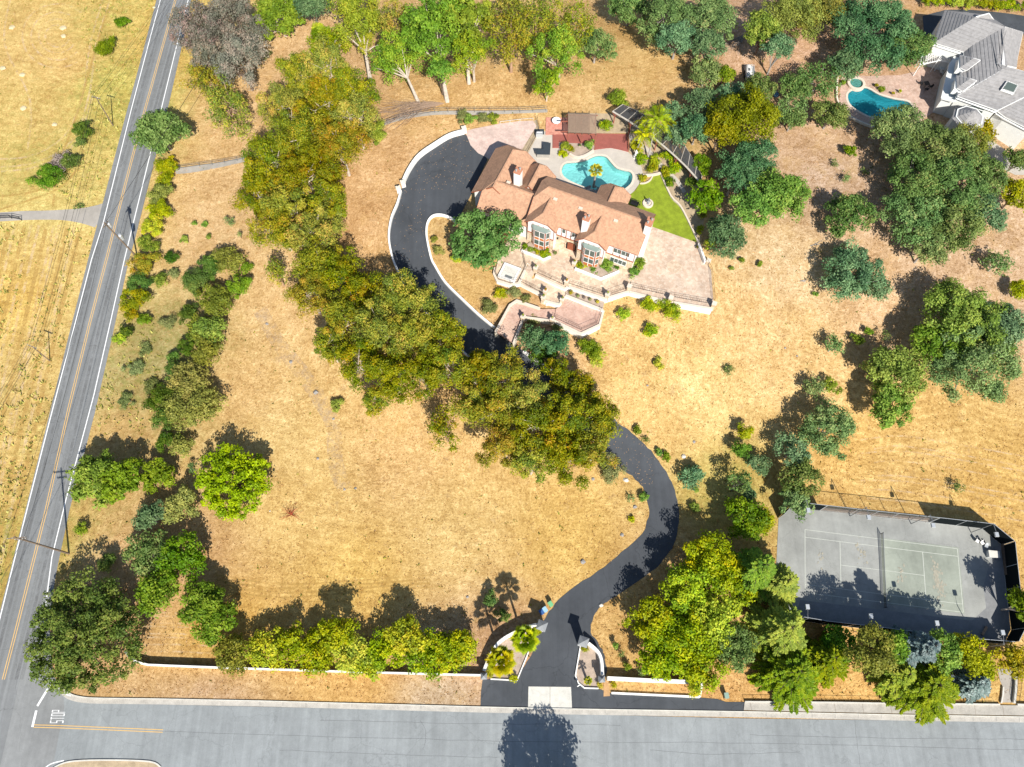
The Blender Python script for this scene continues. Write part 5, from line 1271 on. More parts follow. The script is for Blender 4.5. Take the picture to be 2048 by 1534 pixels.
bin_(1101, 1208, .6, ('green', (.05, .2, .09), (.16, .42, .2)), 'green wheeled bin at the left edge of the drive')
bin_(1090, 1219, .6, ('skyblue', (.1, .25, .4), (.30, .50, .66)), 'pale blue wheeled bin between the green and dark blue ones')
bin_(1083, 1224, .5, ('navy', (.03, .07, .2), (.04, .11, .30)), 'dark blue wheeled bin nearest the gate pillar')
bin_(1453, 1391, .1, ('mail', (.12, .2, .17), (.25, .36, .30)), 'grey-green bin standing alone by the street')
# mailboxes at the gate
p = G(1156, 1371); o = thing('mailbox', 'white mailbox at the corner of the gate planter', 'mailbox', tuple(p), .6); mb = MB(); mb.tube([(0, 0, 0), (0, 0, 1.0)], .05, 8); mb.build('post', 'black_metal', o)
mb = MB(); mb.mesh([(-.25, -.1, 1), (.25, -.1, 1), (.25, .1, 1), (-.25, .1, 1), (-.25, -.1, 1.15), (.25, -.1, 1.15), (.25, .1, 1.15), (-.25, .1, 1.15), (-.25, 0, 1.24), (.25, 0, 1.24)], [(3, 2, 1, 0), (0, 1, 5, 4), (2, 3, 7, 6), (4, 5, 9, 8), (6, 7, 8, 9), (1, 2, 6, 9, 5), (3, 0, 4, 8, 7)]); mb.build('box', 'stucco', o)
# rocks, stumps, weeds in the fields
rg = random.Random(11); plain('rock_grey', (.30, .28, .26), .9, .2, 3); plain('rock_pale', (.62, .58, .5), .9, .2, 3)
def rock(px, py, s, mat, label, flat=.6):
    p = G(px, py); bm = bmesh.new(); bmesh.ops.create_icosphere(bm, subdivisions=2, radius=s)
    for v in bm.verts: k = rg.uniform(.75, 1.15); v.co.x *= k; v.co.y *= k*.9; v.co.z *= flat*k
    me = bpy.data.meshes.new('rock'); bm.to_mesh(me); bm.free(); me.materials.append(MT[mat]); o = link('rock', me, None, (p.x, p.y, p.z+s*.15)); tag(o, label, 'rock', 'loose rocks in the grass')
for px, py, s, mt, lb in ((582,724,.35,'rock_grey','dark rock left of the grove beside the worn track'),(632,785,.5,'rock_grey','grey pointed rock below the dark rock left of the grove'),(636,917,.28,'rock_grey','small grey rock in the field right of the lime tree'),(534,648,.3,'rock_grey','small grey rock on the slope left of the grove waist'),
    (689,979,.22,'rock_grey','left one of a pair of stones in the open field'),(711,977,.24,'rock_grey','right one of a pair of stones in the open field'),(1367,913,.4,'rock_pale','white stone on the slope above the rounded bush'),(667,838,.25,'rock_grey','grey stone just under the bright bush at the grove edge'),
    (1166,1124,.42,'rock_grey','grey stone with a ring left of the lower drive'),(1244,1070,.32,'rock_grey','grey stone left of the drive below the yellow weed'),(1270,1014,.35,'rock_grey','round grey stone below the two bushes at the bend'),(1186,958,.3,'rock_grey','grey rock under the lower grove edge, left'),
    (1220,958,.28,'rock_grey','grey rock under the lower grove edge, middle'),(1252,960,.45,'rock_pale','pale flat rock by the inner bend of the drive'),(1202,1211,.35,'rock_pale','pale rock where the footpath leaves the drive'),(1295,771,.22,'rock_grey','dark stone on the slope below the yellow-green bush'),
    (1388,884,.28,'rock_grey','dark clod on the slope left of the narrow bushes'),(1570,696,.2,'rock_grey','tiny dark stone left of the saplings, upper'),(1594,712,.2,'rock_grey','tiny dark stone left of the saplings, lower'),(935,1194,.25,'rock_grey','ringed stone near the palm shadows'),
    (1176,1366+3,.2,'rock_grey','little stone at the foot of the young palm'),(540,1022,.15,'rock_pale','tiny white stone left of the red brush')): rock(px, py, s, mt, lb)
for i, (px, py, s) in enumerate(((43,20,.0),(24,56,.7),(127,57,.8),(127,73,.6),(6,137,.7),(45,150,.65),(47,217,.7),(109,250,.6),(308,15,.35))):
    if s: rock(px, py, s, 'hay', ['', 'hay clump in the mown field near the top left corner', 'larger hay heap at the centre of the mowing circles', 'small hay heap attached below the mowing-circle heap', 'hay clump cut by the left edge of the photo', 'hay clump right of the one at the left edge', 'lone hay clump in the left middle of the mown field', 'pale hay clump nearest the field bushes', 'small white stone on the road shoulder'][i], .3) if 'hay' in MT else None
# logs and brush
def branch_pile(px, py, ang, L_, n, spread, mat, label, name='brush_pile', r=.05, up=.35):
    rg2 = random.Random(n); p = G(px, py); mb = MB()
    for i in range(n):
        a = ang+rg2.uniform(-spread, spread); l = L_*rg2.uniform(.5, 1); k = rg2.uniform(-.3, .3)
        pts = []
        for j in range(5):
            t = j/4; x = math.cos(a+k*t)*l*t; y = math.sin(a+k*t)*l*t; pts.append((x, y, H(p.x+x, p.y+y)-p.z+.05+up*math.sin(t*3)*rg2.random()))
        mb.tube(pts, [r, r*.8, r*.6, r*.4, r*.15], 5)
        for _ in range(3):
            j = rg2.randint(1, 3); b = a+rg2.uniform(-.7, .7); l2 = l*.3; q = Vector(pts[j]); mb.tube([q, q+Vector((math.cos(b)*l2, math.sin(b)*l2, .1))], [r*.4, r*.1], 4)
    o = mb.build(name, mat, None, tuple(p)); tag(o, label, 'fallen branches')
branch_pile(888, 207, R(193), 15.5, 46, .15, 'lattice_wood', 'big fan of dead grey branches fallen beside the thick pale trunk', r=.06, up=1.3)
branch_pile(1490, 70, R(225), 7, 18, .3, 'bark_grey', 'heap of cut pale branches above the white trailer tank', r=.05)
plain('red_twig', (.34, .07, .03), .8, .2); branch_pile(583, 1030, R(90), 2.4, 26, 2.2, 'red_twig', 'rust-red brush in the open field right of the lime tree', r=.03, up=.9)
branch_pile(1600, 562, R(0), 1.6, 3, .2, 'bark_grey', 'pale fallen log on the slope below the bright oak', 'log', .08, .1)
branch_pile(1620, 492, R(15), 3.4, 2, .05, 'bark_grey', 'long thin grey log pointing at the lone blue-green oak', 'log', .07, .05)
# white-tank trailer
p = G(1497, 152); o = thing('tank_trailer', 'white rounded tank on a small grey trailer parked among the oaks', 'trailer', tuple(p), R(-4))
mb = MB(); n = 14
prof = [(-1.75, .15), (-1.65, .42), (-1.4, .58), (1.4, .58), (1.65, .42), (1.75, .15)]
rings = [[(r_*math.cos(2*math.pi*k/n)-.25, y, 1.05+r_*.85*math.sin(2*math.pi*k/n)) for k in range(n)] for y, r_ in prof]
mb.mesh([q for r_ in rings for q in r_], [(i*n+k, (i+1)*n+k, (i+1)*n+(k+1) % n, i*n+(k+1) % n) for i in range(5) for k in range(n)]+[tuple(range(n)), tuple(range(6*n-1, 5*n-1, -1))]); mb.build('tank', 'stucco', o, smooth=True)
mb = MB(); mb.box((.1, .2, .45), (1.9, 4.0, .1)); 
for s in (-.85, 1.05): mb.bar((s, -1.8, .75), (s, 2.2, .75), .07)
for y in (-1.8, 2.2): mb.bar((-.85, y, .75), (1.05, y, .75), .07)
mb.build('trailer_bed', 'galvanised', o)
mb = MB(); mb.box((-.25, .1, 1.56), (.35, .7, .12)); mb.build('hatch', 'grey_metal', o)
for s in (-.9, 1.1):
    for y in (-.5, .6): mb = MB(); mb.tube([(s-.1, y, .35), (s+.1, y, .35)], .35, 14); mb.build('wheel', 'black_metal', o)
plain('tarp_blue', (.12, .30, .55), .6, .15); p = G(1551, 189); mb = MB(); mb.box((0, 0, .25), (.8, 1.3, .5), .3, 0, .7); tag(mb.build('covered_bin', 'tarp_blue', None, tuple(p)), 'blue tarp-covered bin at the edge of the ring oak', 'bin')
# ---------------------------------------------------------------- paving and terraces round the house
def paving(name, c1, c2, c3, sc=1.3, edge=.35):
    m, nt, N, L, P = newmat(name); g = N.new('ShaderNodeNewGeometry'); pos = g.outputs['Position']
    wv = nz(N, L, pos, 1.2, 3); ad = N.new('ShaderNodeVectorMath'); ad.operation = 'ADD'; s_ = N.new('ShaderNodeVectorMath'); s_.operation = 'SCALE'; s_.inputs['Scale'].default_value = .5
    L.new(wv.outputs['Color'], s_.inputs[0]); L.new(pos, ad.inputs[0]); L.new(s_.outputs[0], ad.inputs[1])
    v = N.new('ShaderNodeTexVoronoi'); v.inputs['Scale'].default_value = sc; L.new(ad.outputs[0], v.inputs['Vector'])
    sp = N.new('ShaderNodeSeparateColor'); L.new(v.outputs['Color'], sp.inputs[0])
    r = ramp(N, L, sp.outputs[0], [(0, c1), (.5, c2), (1, c3)])
    e = N.new('ShaderNodeTexVoronoi'); e.feature = 'DISTANCE_TO_EDGE'; e.inputs['Scale'].default_value = sc; L.new(ad.outputs[0], e.inputs['Vector'])
    er = ramp(N, L, e.outputs['Distance'], [(.0, (1, 1, 1)), (.05, (0, 0, 0))])
    big = nz(N, L, pos, .45, 5, .7); br = ramp(N, L, big.outputs[0], [(.35, (.82, .80, .78)), (.65, (1.15, 1.13, 1.1))])
    col = mixc(N, L, r.outputs[0], br.outputs[0], 1.0, 'MULTIPLY'); col = mixc(N, L, col, tuple(k*.55 for k in c1), math_(N, L, 'MULTIPLY', er.outputs[0], edge))
    L.new(col, P.inputs['Base Color']); P.inputs['Roughness'].default_value = .85; P.inputs['Specular IOR Level'].default_value = .2
paving('flagstone', (.50, .37, .28), (.55, .43, .335), (.61, .50, .40), 2.3)
paving('flagstone_warm', (.50, .37, .27), (.58, .45, .335), (.66, .54, .41), 1.9)
paving('paver_pink', (.54, .40, .35), (.58, .45, .40), (.63, .50, .44), 3.0, .2)
paving('terrace_tile', (.47, .30, .24), (.52, .35, .28), (.56, .39, .32), 3.2, .2)
paving('stone_wall', (.50, .38, .26), (.62, .50, .36), (.74, .64, .50), 2.6, .3)
paving('brick_red', (.50, .21, .16), (.55, .25, .19), (.60, .30, .23), 4, .25)
plain('deck_concrete', (.50, .45, .39), .85, .1, .6); plain('lawn_grass', (.235, .30, .02), .95, .3, .9, 0, .7); plain('red_deck', (.36, .115, .09), .7, .14, 1.2)
plain('coping_stone', (.66, .56, .46), .85, .1, 3); plain('pool_plaster', (.58, .80, .77), .6, .06, 3, 0, .2); plain('pool_plaster_deep', (.16, .47, .53), .6, .12, 1.5)
def water(name, c, rip=2.2):
    m, nt, N, L, P = newmat(name); tr = N.new('ShaderNodeBsdfTransparent'); tr.inputs[0].default_value = (*c, 1); gl = N.new('ShaderNodeBsdfGlossy'); gl.inputs['Roughness'].default_value = .06
    fr = N.new('ShaderNodeFresnel'); fr.inputs[0].default_value = 1.33; mx = N.new('ShaderNodeMixShader')
    g = N.new('ShaderNodeNewGeometry'); n = nz(N, L, g.outputs['Position'], rip, 4, .6); b = N.new('ShaderNodeBump'); b.inputs['Strength'].default_value = .5; b.inputs['Distance'].default_value = .06
    L.new(n.outputs[0], b.inputs['Height']); L.new(b.outputs[0], gl.inputs['Normal']); L.new(b.outputs[0], fr.inputs['Normal'])
    L.new(fr.outputs[0], mx.inputs[0]); L.new(tr.outputs[0], mx.inputs[1]); L.new(gl.outputs[0], mx.inputs[2]); L.new(mx.outputs[0], N['Material Output'].inputs[0])
water('pool_water', (.66, .95, .955)); water('pool_water_deep', (.42, .80, .84))
def Z(px, z=ZP+.05): return [tuple(V(a, b, z).xy) for a, b in px]
def slab(name, px, z, mat, side='stucco', depth=None, label=None, world=False, kind='structure'):
    mb = MB(); P_ = px if world else Z(px, z); prism(mb, P_, (lambda x, y: min(z-.3, H(x, y)-.6)) if depth is None else z-depth, z, 0, 1)
    o = mb.build(name, [mat, side]); 
    if kind: o['kind'] = kind
    return o
def ringslab(name, outer, inner, z, depth, mat):
    O = [Vector((x, y, 0)) for x, y in outer]; I = [Vector((x, y, 0)) for x, y in inner]
    ar = lambda P: sum(P[i].x*P[(i+1) % len(P)].y-P[(i+1) % len(P)].x*P[i].y for i in range(len(P)))
    if ar(O) < 0: O = O[::-1]
    if ar(I) > 0: I = I[::-1]
    allp = O+I; mb = MB(); tr = tessellate_polygon([O, I]); fs = []
    for t in tr:
        a, b, c = (allp[i] for i in t); fs.append(t if (b-a).cross(c-a).z > 0 else t[::-1])
    mb.mesh([(p.x, p.y, z) for p in allp], fs, 0)
    for P in (O, I):
        n = len(P); mb.mesh([(p.x, p.y, z-depth) for p in P]+[(p.x, p.y, z) for p in P], [(i, (i+1) % n, n+(i+1) % n, n+i) for i in range(n)], 0)
    o = mb.build(name, mat); o['kind'] = 'structure'; return o

T0 = ZP+.04
slab('front_terrace', [(992.7,535),(990,547),(996,559),(1020.7,567),(1036,564.7),(1049.5,538.5),(1055,526),(1071.5,540),(1071.5,548.6),(1129,576.5),(1136,571.5),(1209.7,596),(1252.4,583),(1262,560),(1282,525),(1300,470),(1250,430),(1060,430),(1000,500)], T0, 'flagstone_warm')
slab('east_terrace', [(1262,560),(1259,582.5),(1335,601.5),(1423.8,616),(1427,603),(1422,540),(1410.9,521.7),(1398,487),(1305,453.4),(1296,452),(1280,526)], T0+.004, 'flagstone')
mb = MB(); c = V(1349, 533, T0+.012); mb.lathe(tuple(c), [(1.35, -.01), (1.35, 0), (0, .001)], 20); mb.build('paving_medallion', 'flagstone_warm')['kind'] = 'structure'
slab('lawn', [(1306,454),(1397.5,486),(1361,412),(1342,392),(1321,346),(1307,349)]+smooth([(1303,357),(1297,363),(1289,366),(1279,366)], 3)+[(1272,380),(1257,391),(1247,400),(1240,415),(1290,445)], T0+.02, 'lawn_grass', 'verge_dirt')
PO = smooth([(1123.5,339.5),(1131,327.8),(1150.8,325.8),(1170,322.6),(1183.4,316),(1196.5,312),(1212,314.7),(1222.5,326.5),(1233,337),(1248.6,342),(1260.4,344.7),(1265,354),(1261.7,367),(1251,377),(1240,385),(1224,390),(1206,389),(1190,381),(1172,375.5),(1153,368),(1136.5,360),(1126,351)], 3, True)
POW = Z(PO, T0-.1)
def grow(P, d):
    P = [Vector((x, y, 0)) for x, y in P]; n = len(P); ar = sum(P[i].x*P[(i+1) % n].y-P[(i+1) % n].x*P[i].y for i in range(n)); s = 1 if ar > 0 else -1; out = []
    for i in range(n):
        t = (P[(i+1) % n]-P[i-1]).normalized(); out.append((P[i].x+t.y*d*s, P[i].y-t.x*d*s))
    return out
DK = [(1040,300),(1050,318),(1079,262.6),(1105,262.6),(1105,294),(1118,294),(1118,311),(1135,309),(1150,314),(1168,311),(1188.6,300),(1222.5,295.5),(1256.5,304),(1272,317),(1283,334),(1286,349),(1279,367),(1268,382),(1254,396),(1240,412),(1180,425),(1060,385),(1030,340)]
ringslab('pool_deck', Z(DK, T0), grow(POW, .05), T0+.008, .9, 'deck_concrete')
ringslab('pool_coping', grow(POW, .42), POW, T0+.05, .3, 'coping_stone')
def basin(name, P, floor, wl, mat_f, mat_w, label):
    o = thing(name, label, 'swimming pool'); mb = MB(); n = len(P); Q = [Vector((x, y, 0)) for x, y in P]; tr = tessellate_polygon([Q])
    fs = [t if (Q[t[1]]-Q[t[0]]).cross(Q[t[2]]-Q[t[0]]).z > 0 else t[::-1] for t in tr]
    mb.mesh([(p.x, p.y, floor) for p in Q], fs); mb.mesh([(p.x, p.y, floor) for p in Q]+[(p.x, p.y, T0+.02) for p in Q], [(i, (i+1) % n, n+(i+1) % n, n+i) for i in range(n)])
    mb.build('basin', mat_f, o); mb = MB(); mb.mesh([(p.x, p.y, wl) for p in Q], fs); mb.build('water', mat_w, o)
basin('swimming_pool', POW, T0-1.35, T0-.12, 'pool_plaster', 'pool_water', 'kidney-shaped pale blue pool behind the tile-roofed house')
SINK.append(POW)
slab('paved_pad', [(930,262),(945,258),(1000,247),(1040,242),(1066,241),(1073,252),(1042,302),(1000,325),(978,318),(972,314),(956,306),(941,290),(934,272)], T0+.03, 'paver_pink', 'concrete')
slab('planting_strip', [(1067,241),(1074,240),(1080,262),(1052,316),(1040,304),(1073,252)], T0-.02, 'verge_dirt', 'concrete')
slab('brick_patio', [(1092,234.6),(1136,235),(1136,268),(1131,268.5),(1091,269)], T0+.12, 'brick_red', 'brick_red')
slab('back_bed', [(1136,225),(1255,228),(1256,266),(1136,268)], T0-.03, 'verge_dirt', 'verge_dirt')
slab('garden_bed', [(1257,266),(1262,240),(1300,270),(1340,305),(1400,372),(1410,430),(1400,485),(1361,411),(1343,391),(1321,345),(1286,349),(1283,334),(1272,317),(1257,303)], T0-.02, 'verge_dirt', 'verge_dirt')
drape('garden_path', smooth([(1258,268),(1270,278),(1300,300),(1330,335),(1355,358),(1372,384)], 3)+smooth([(1366,388),(1348,362),(1322,338),(1294,306),(1264,284),(1257,276)], 3), .16, 'deck_concrete')
# wood deck boards with gaps
dkp = [(1105,269),(1131,268),(1191,266.5),(1255,268),(1256.5,303.5),(1240,299),(1222,295.6),(1204,296.5),(1188.6,299.5),(1190,290),(1164,286),(1134,284.8),(1118,283.5),(1118,295.5),(1105,295.5)]
slab('wood_deck', dkp, T0+.10, 'red_deck', 'red_deck')
mb = MB()
for i in range(74):
    px = 1106+i*2.05; y1 = 295 if px < 1118 else (284.5 if px < 1189 else 297+max(0, (px-1222))*.19); a = V(px, 270, T0+.104); b = V(px+.5, y1-1, T0+.104); mb.bar(a, b, .018, .008)
mb.build('board_gaps', 'dark_void')['kind'] = 'structure'
mb = MB(); a, b, c = V(1256, 268, T0), V(1257, 303, T0), V(1255.5, 268, T0); mb.bar(a+Vector((0, 0, .75)), b+Vector((0, 0, .75)), .08)
for k in range(13): q = Vector(a).lerp(b, k/12); mb.bar(q, q+Vector((0, 0, .75)), .05)
tag(mb.build('deck_railing', 'rust_wood'), 'dark red railing on the right end of the wood deck', 'railing')
slab('planter_bed', [(1118,284.5),(1134,285.5),(1164,287),(1189,291),(1187.6,299.5),(1170,309.5),(1150,312),(1137,307),(1118,311)], T0+.14, 'planter_dirt', 'coping_stone')
def stucco_wall(name, px, thick, ztop, mat, label, cap=None, z=None, cat='wall', group=None, sm=0, base=-.6):
    ln = Z(smooth(px, sm) if sm else px, ztop if z is None else z); o = thing(name, label, cat, (0, 0, 0), 0, group); mb = MB(); wallm(mb, ln, thick, ztop, base, 2.5, absolute=True); mb.build('wall_body', mat, o)
    if cap:
        mb = MB(); pts = resample(ln, 2.5); a = offset_line(pts, thick/2+.05); b = offset_line(pts, -thick/2-.05)
        for i in range(len(pts)-1):
            q = [a[i], a[i+1], b[i+1], b[i]]; mb.mesh([(v.x, v.y, ztop+.003) for v in q]+[(v.x, v.y, ztop+.07) for v in q], [(7, 6, 5, 4), (0, 4, 5, 1), (1, 5, 6, 2), (2, 6, 7, 3), (3, 7, 4, 0)])
        mb.build('coping', cap, o)
    return ln
stucco_wall('garden_wall', [(1139,306.5),(1148,311.5),(1157,313),(1168,310.5),(1177,306),(1187,299.5)], .35, T0+.5, 'coping_stone', 'low curved stone wall of the poolside planter', sm=3)
stucco_wall('garden_wall', [(1286,349.5),(1306,348.5),(1321,345)], .4, T0+.4, 'coping_stone', 'short pale stone wall at the top of the lawn', sm=2)
stucco_wall('garden_wall', [(1306,349.5),(1302,358),(1296,363),(1288,366),(1280,366)], .25, T0+.22, 'coping_stone', 'rounded pale kerb of the small lawn planter', sm=3)
stucco_wall('garden_wall', [(1321,345),(1342,391),(1361,411),(1380,447),(1398,486),(1411,521)], .28, T0+.35, 'coping_stone', 'long thin wall down the right side of the lawn', sm=3)
stucco_wall('garden_wall', [(1398,487),(1404,502),(1411,522)], .34, T0+.9, 'stucco', 'white wall piece at the upper right of the east terrace')
# retaining walls of the front terraces
stucco_wall('retaining_wall', [(1259,583.5),(1335,602.5),(1425,617)], .3, T0+.12, 'stucco', 'long white retaining wall under the east terrace', 'coping_stone')
stucco_wall('retaining_wall', [(1210,597),(1252.5,584),(1259,583.5)], .3, T0+.12, 'stucco', 'angled white retaining wall between two stone pillars', 'coping_stone')
stucco_wall('retaining_wall', [(1136,572.5),(1210,597)], .3, T0+.12, 'stucco', 'white retaining wall above the potted plants', 'coping_stone')
stucco_wall('retaining_wall', [(1071,549.5),(1129.5,577),(1136,572.5)], .3, T0+.12, 'stucco', 'white retaining wall above the middle landing', 'coping_stone')
stucco_wall('retaining_wall', [(990,535),(988,548),(994.5,561),(1020.7,569),(1037,566.5),(1050,540)], .28, T0+.12, 'stucco', 'white angled wall round the spa deck', 'coping_stone')
T1, T2, T3 = ZP-.5, ZP-1.0, ZP-1.2
slab('middle_landing', [(1037,566),(1050,540),(1066,558),(1071,552),(1129,580),(1131,590),(1122,604),(1092,606),(1084,590)], T1, 'flagstone_warm')
for k in range(3): slab('stair', [(1049+k*-1.4,541+k*3),(1058-k*.2,527+k*5.2),(1070-k*.6,540+k*3.7),(1064-k*1.2,552+k*1.6)], T0-.02-.15*(k+1), 'flagstone', 'coping_stone', depth=.9)
stucco_wall('retaining_wall', [(1037,567),(1086,590)], .3, T1+.14, 'stucco', 'white retaining wall under the middle landing, left of two pillars', 'coping_stone')
stucco_wall('retaining_wall', [(1089,601),(1118,609),(1124,603)], .3, T1+.14, 'stucco', 'short white curved wall between two pillars', 'coping_stone')
slab('pot_shelf', [(1131,577),(1137,574),(1209,598),(1206,620),(1131,590)], ZP-.7, 'planter_dirt')
slab('lower_terrace', [(1131,592),(1206,621.5),(1198.6,648.6),(1162,665.6),(1108,640),(1112,618),(1125,606)], T2, 'terrace_tile')
stucco_wall('retaining_wall', [(1131,590.5),(1168,605),(1206,620)], .35, T2+.62, 'stucco', 'white planter wall in front of the potted plants', 'coping_stone')
stucco_wall('retaining_wall', [(1207,621),(1199.6,649.5),(1162,667),(1108,641)], .3, T2+.14, 'stucco', 'white wall round the outer edge of the lower terrace', 'coping_stone')
slab('walkway', [(1032.5,602),(1080,618),(1112,618),(1108,641),(1054.6,634.5),(1046,633.4),(1020.7,610)], T3, 'terrace_tile')
slab('walkway_steps', [(1020.7,610),(1046,633.4),(1027,686),(992,664)], T3-.12, 'terrace_tile', 'terrace_tile', depth=.3)
for k in range(8):
    t0 = .42+k*.07; t1 = t0+.02; A = lambda t: (1020.7+(992-1020.7)*t, 610+(664-610)*t); B = lambda t: (1046+(1027-1046)*t, 633.4+(686-633.4)*t)
    slab('stair_tread', [A(t0), B(t0), B(t1), A(t1)], T3-.10, 'flagstone', 'coping_stone', depth=.1)
stucco_wall('stair_wall', [(991,664),(1020,610),(1033,601.5),(1080,617)], .3, T3+.35, 'stucco_cream', 'cream wall on the upper side of the entrance walkway', 'coping_stone')
stucco_wall('stair_wall', [(1027,687),(1047,634),(1107,642)], .3, T3+.3, 'stucco_cream', 'cream wall on the lower side of the entrance walkway', 'coping_stone')
mb = MB(); 
for k in range(4):
    c = V(1128, 596, T2+.02+.001*k); r1 = .5+.4*k
    for j in range(10):
        a0 = -1.3+j*.16; q = [(c.x+r*math.cos(a), c.y+r*math.sin(a), T2+.05+.002*k) for r, a in ((r1, a0), (r1+.06, a0), (r1+.06, a0+.16), (r1, a0+.16))]; mb.face(q)
mb.build('curved_steps', 'coping_stone')['kind'] = 'structure'
plain('terracotta', (.42, .17, .08), .8, .15); plain('urn_grey', (.35, .33, .30), .8, .15)
def pillar(px, py, zb, h, label, top='urn'):
    p = V(px, py, zb+h+.15); o = thing('stone_pillar', label, 'pillar', (p.x, p.y, zb), -.41, 'stone pillars of the front terraces'); mb = MB(); mb.box((0, 0, h/2-.4), (.62, .62, h+.8)); mb.build('shaft', 'stone_wall', o)
    mb = MB(); mb.box((0, 0, h+.05), (.78, .78, .1)); mb.build('cap', 'coping_stone', o)
    if top:
        mb = MB(); mb.lathe((0, 0, h+.1), [(.14, 0), (.1, .08), (.2, .2), (.24, .4), (.18, .42)], 10); u = mb.build('urn', 'urn_grey' if top == 'urn' else 'terracotta', o)
        rs = np.random.default_rng(int(px)); n = 60; d = unit(rs.normal(size=(n, 3))); co, q = leaves(rs, d*.2*rs.uniform(.3, 1.1, (n, 1)), d, .09)
        me = mesh_np('plant', co, q, 'leaf_orange' if top == 'red' else 'leaf_privet', rs.random(n)); link('plant', me, u, (0, 0, h+.6))
for a in ((1071.5,534,T0,1.1,'pillar with a plant at the head of the stairs by the spa deck','urn'),(1133.4,561,T0,1.2,'pillar with red flowers in the middle of the terrace edge','red'),(1215.6,587,T0,1.2,'pillar with a plant where the terrace wall bends','urn'),
    (1091,580,T1,1.2,'upper one of two close pillars on the landing stairs','red'),(1087,593,T2,1.6,'lower one of two close pillars on the landing stairs','urn'),(1124.9,597,T2,1.5,'pillar at the top of the curved steps','urn'),(1046,632,T3,1.1,'pillar at the turn of the walkway steps','urn'),(1104.6,636.5,T3,1.2,'pillar between the walkway and the lower terrace','urn'),
    (1259.5,571,T0,1.4,'bare pillar where the two terraces meet',None),(1342.8,594,T0,1.2,'bare pillar halfway along the east terrace wall',None),(1429.5,606,T0,1.3,'bare pillar at the outer corner of the east terrace',None),(1149,524,T0,1.0,'pillar with a plant at the foot of the door steps','urn'),(1418,520,T0,1.0,'bare pillar at the upper right of the east terrace',None)): pillar(*a)
for px, lb in (([(1076,546),(1128,570)], 'iron railing on the wall above the middle landing'), ([(1138,567),(1208,590)], 'iron railing on the wall above the potted plants'), ([(1219,589),(1256,576)], 'iron railing between the two stone pillars'), ([(1262,574),(1338,591)], 'iron railing on the left half of the east terrace wall'), ([(1347,594),(1424,608)], 'iron railing on the right half of the east terrace wall'),
        ([(1428,602),(1425,570),(1422,541),(1412,523)], 'iron railing on the right side of the east terrace'), ([(992,535),(990,546),(996,558),(1020.7,566),(1036,563.5),(1051,533),(1046,508)], 'iron railing round the spa deck')):
    rail_fence(px, .95, lb, 'black_metal', 1.8, T0+.18, .28, 'railing', .045, 'railing', (.08, 1.0), 'iron railings of the terraces')
rail_fence([(1041,563),(1083,585)], .9, 'iron railing above the wall of the middle landing', 'black_metal', 1.8, T1+.2, .3, 'railing', .045, 'railing', (.08, 1.0), 'iron railings of the terraces')
rail_fence([(1202,620),(1194,646),(1162,660),(1110,636)], .9, 'iron railing round the lower terrace', 'black_metal', 1.8, T2+.2, .3, 'railing', .045, 'railing', (.08, 1.0), 'iron railings of the terraces')
def potplant(px, py, z, s, label, leaf='leaf_privet', pot='terracotta'):
    p = V(px, py, z+s); o = thing('potted_plant', label, 'potted plant', (p.x, p.y, z), 0, 'potted plants'); mb = MB(); mb.lathe((0, 0, 0), [(.14*s*2, 0), (.2*s*2, .3*s*2), (.22*s*2, .34*s*2), (.17*s*2, .33*s*2)], 12); mb.build('pot', pot, o)
    rs = np.random.default_rng(int(px*7)); n = 140; d = unit(rs.normal(size=(n, 3))); d[:, 2] = abs(d[:, 2]); co, q = leaves(rs, d*s*.75*rs.uniform(.4, 1.1, (n, 1)), d, .1); me = mesh_np('foliage', co, q, leaf, rs.random(n)); link('foliage', me, o, (0, 0, s*.75))
for px, py, s, lb, lf, pt in ((1142,584,.62,'largest pot plant, leftmost on the shelf below the terrace wall','leaf_gold','terracotta'),(1156,591,.42,'second pot plant from the left on the shelf below the terrace wall','leaf_sage','terracotta'),(1168,594,.4,'third pot, pinkish, on the shelf below the terrace wall','leaf_dry','terracotta'),
    (1180,598,.4,'fourth pot plant on the shelf below the terrace wall','leaf_sage','terracotta'),(1195,603,.5,'rightmost pot plant on the shelf below the terrace wall','leaf_gold','terracotta')): potplant(px, py, ZP-.7, s, lb, lf, pt)
potplant(1110, 505, T0, .55, 'grey urn plant beside the left white planter', 'leaf_sage', 'urn_grey'); potplant(1396, 493, T0, .4, 'orange pot against the wall of the east terrace', 'leaf_orange', 'terracotta'); potplant(1160, 290, T0+.14, .42, 'white pot in the poolside planter', 'leaf_sage', 'stucco')
# spa tub on its deck
p = V(1019, 545, T0+.3); o = thing('spa_tub', 'square spa with a white rim and pale folding cover at the left terrace end', 'hot tub', (p.x, p.y, T0), -.41)
mb = MB(); 
for dx, dy, sx, sy in ((0, 1.35, 3.2, .4), (0, -1.35, 3.2, .4), (1.4, 0, .4, 2.3), (-1.4, 0, .4, 2.3)): mb.box((dx, dy, .2), (sx, sy, .4))
mb.build('rim', 'stucco', o); mb = MB(); mb.box((0, 0, .1), (2.4, 2.3, .1)); mb.build('floor', 'concrete_light', o); mb = MB(); mb.box((0, -.55, .3), (2.3, 1.1, .08)); mb.box((0, .58, .3), (2.3, 1.1, .08)); mb.build('cover', 'concrete_light', o); mb = MB(); mb.box((.2, -.9, .36), (1.3, .5, .03)); mb.build('cover_step', 'grey_metal', o)
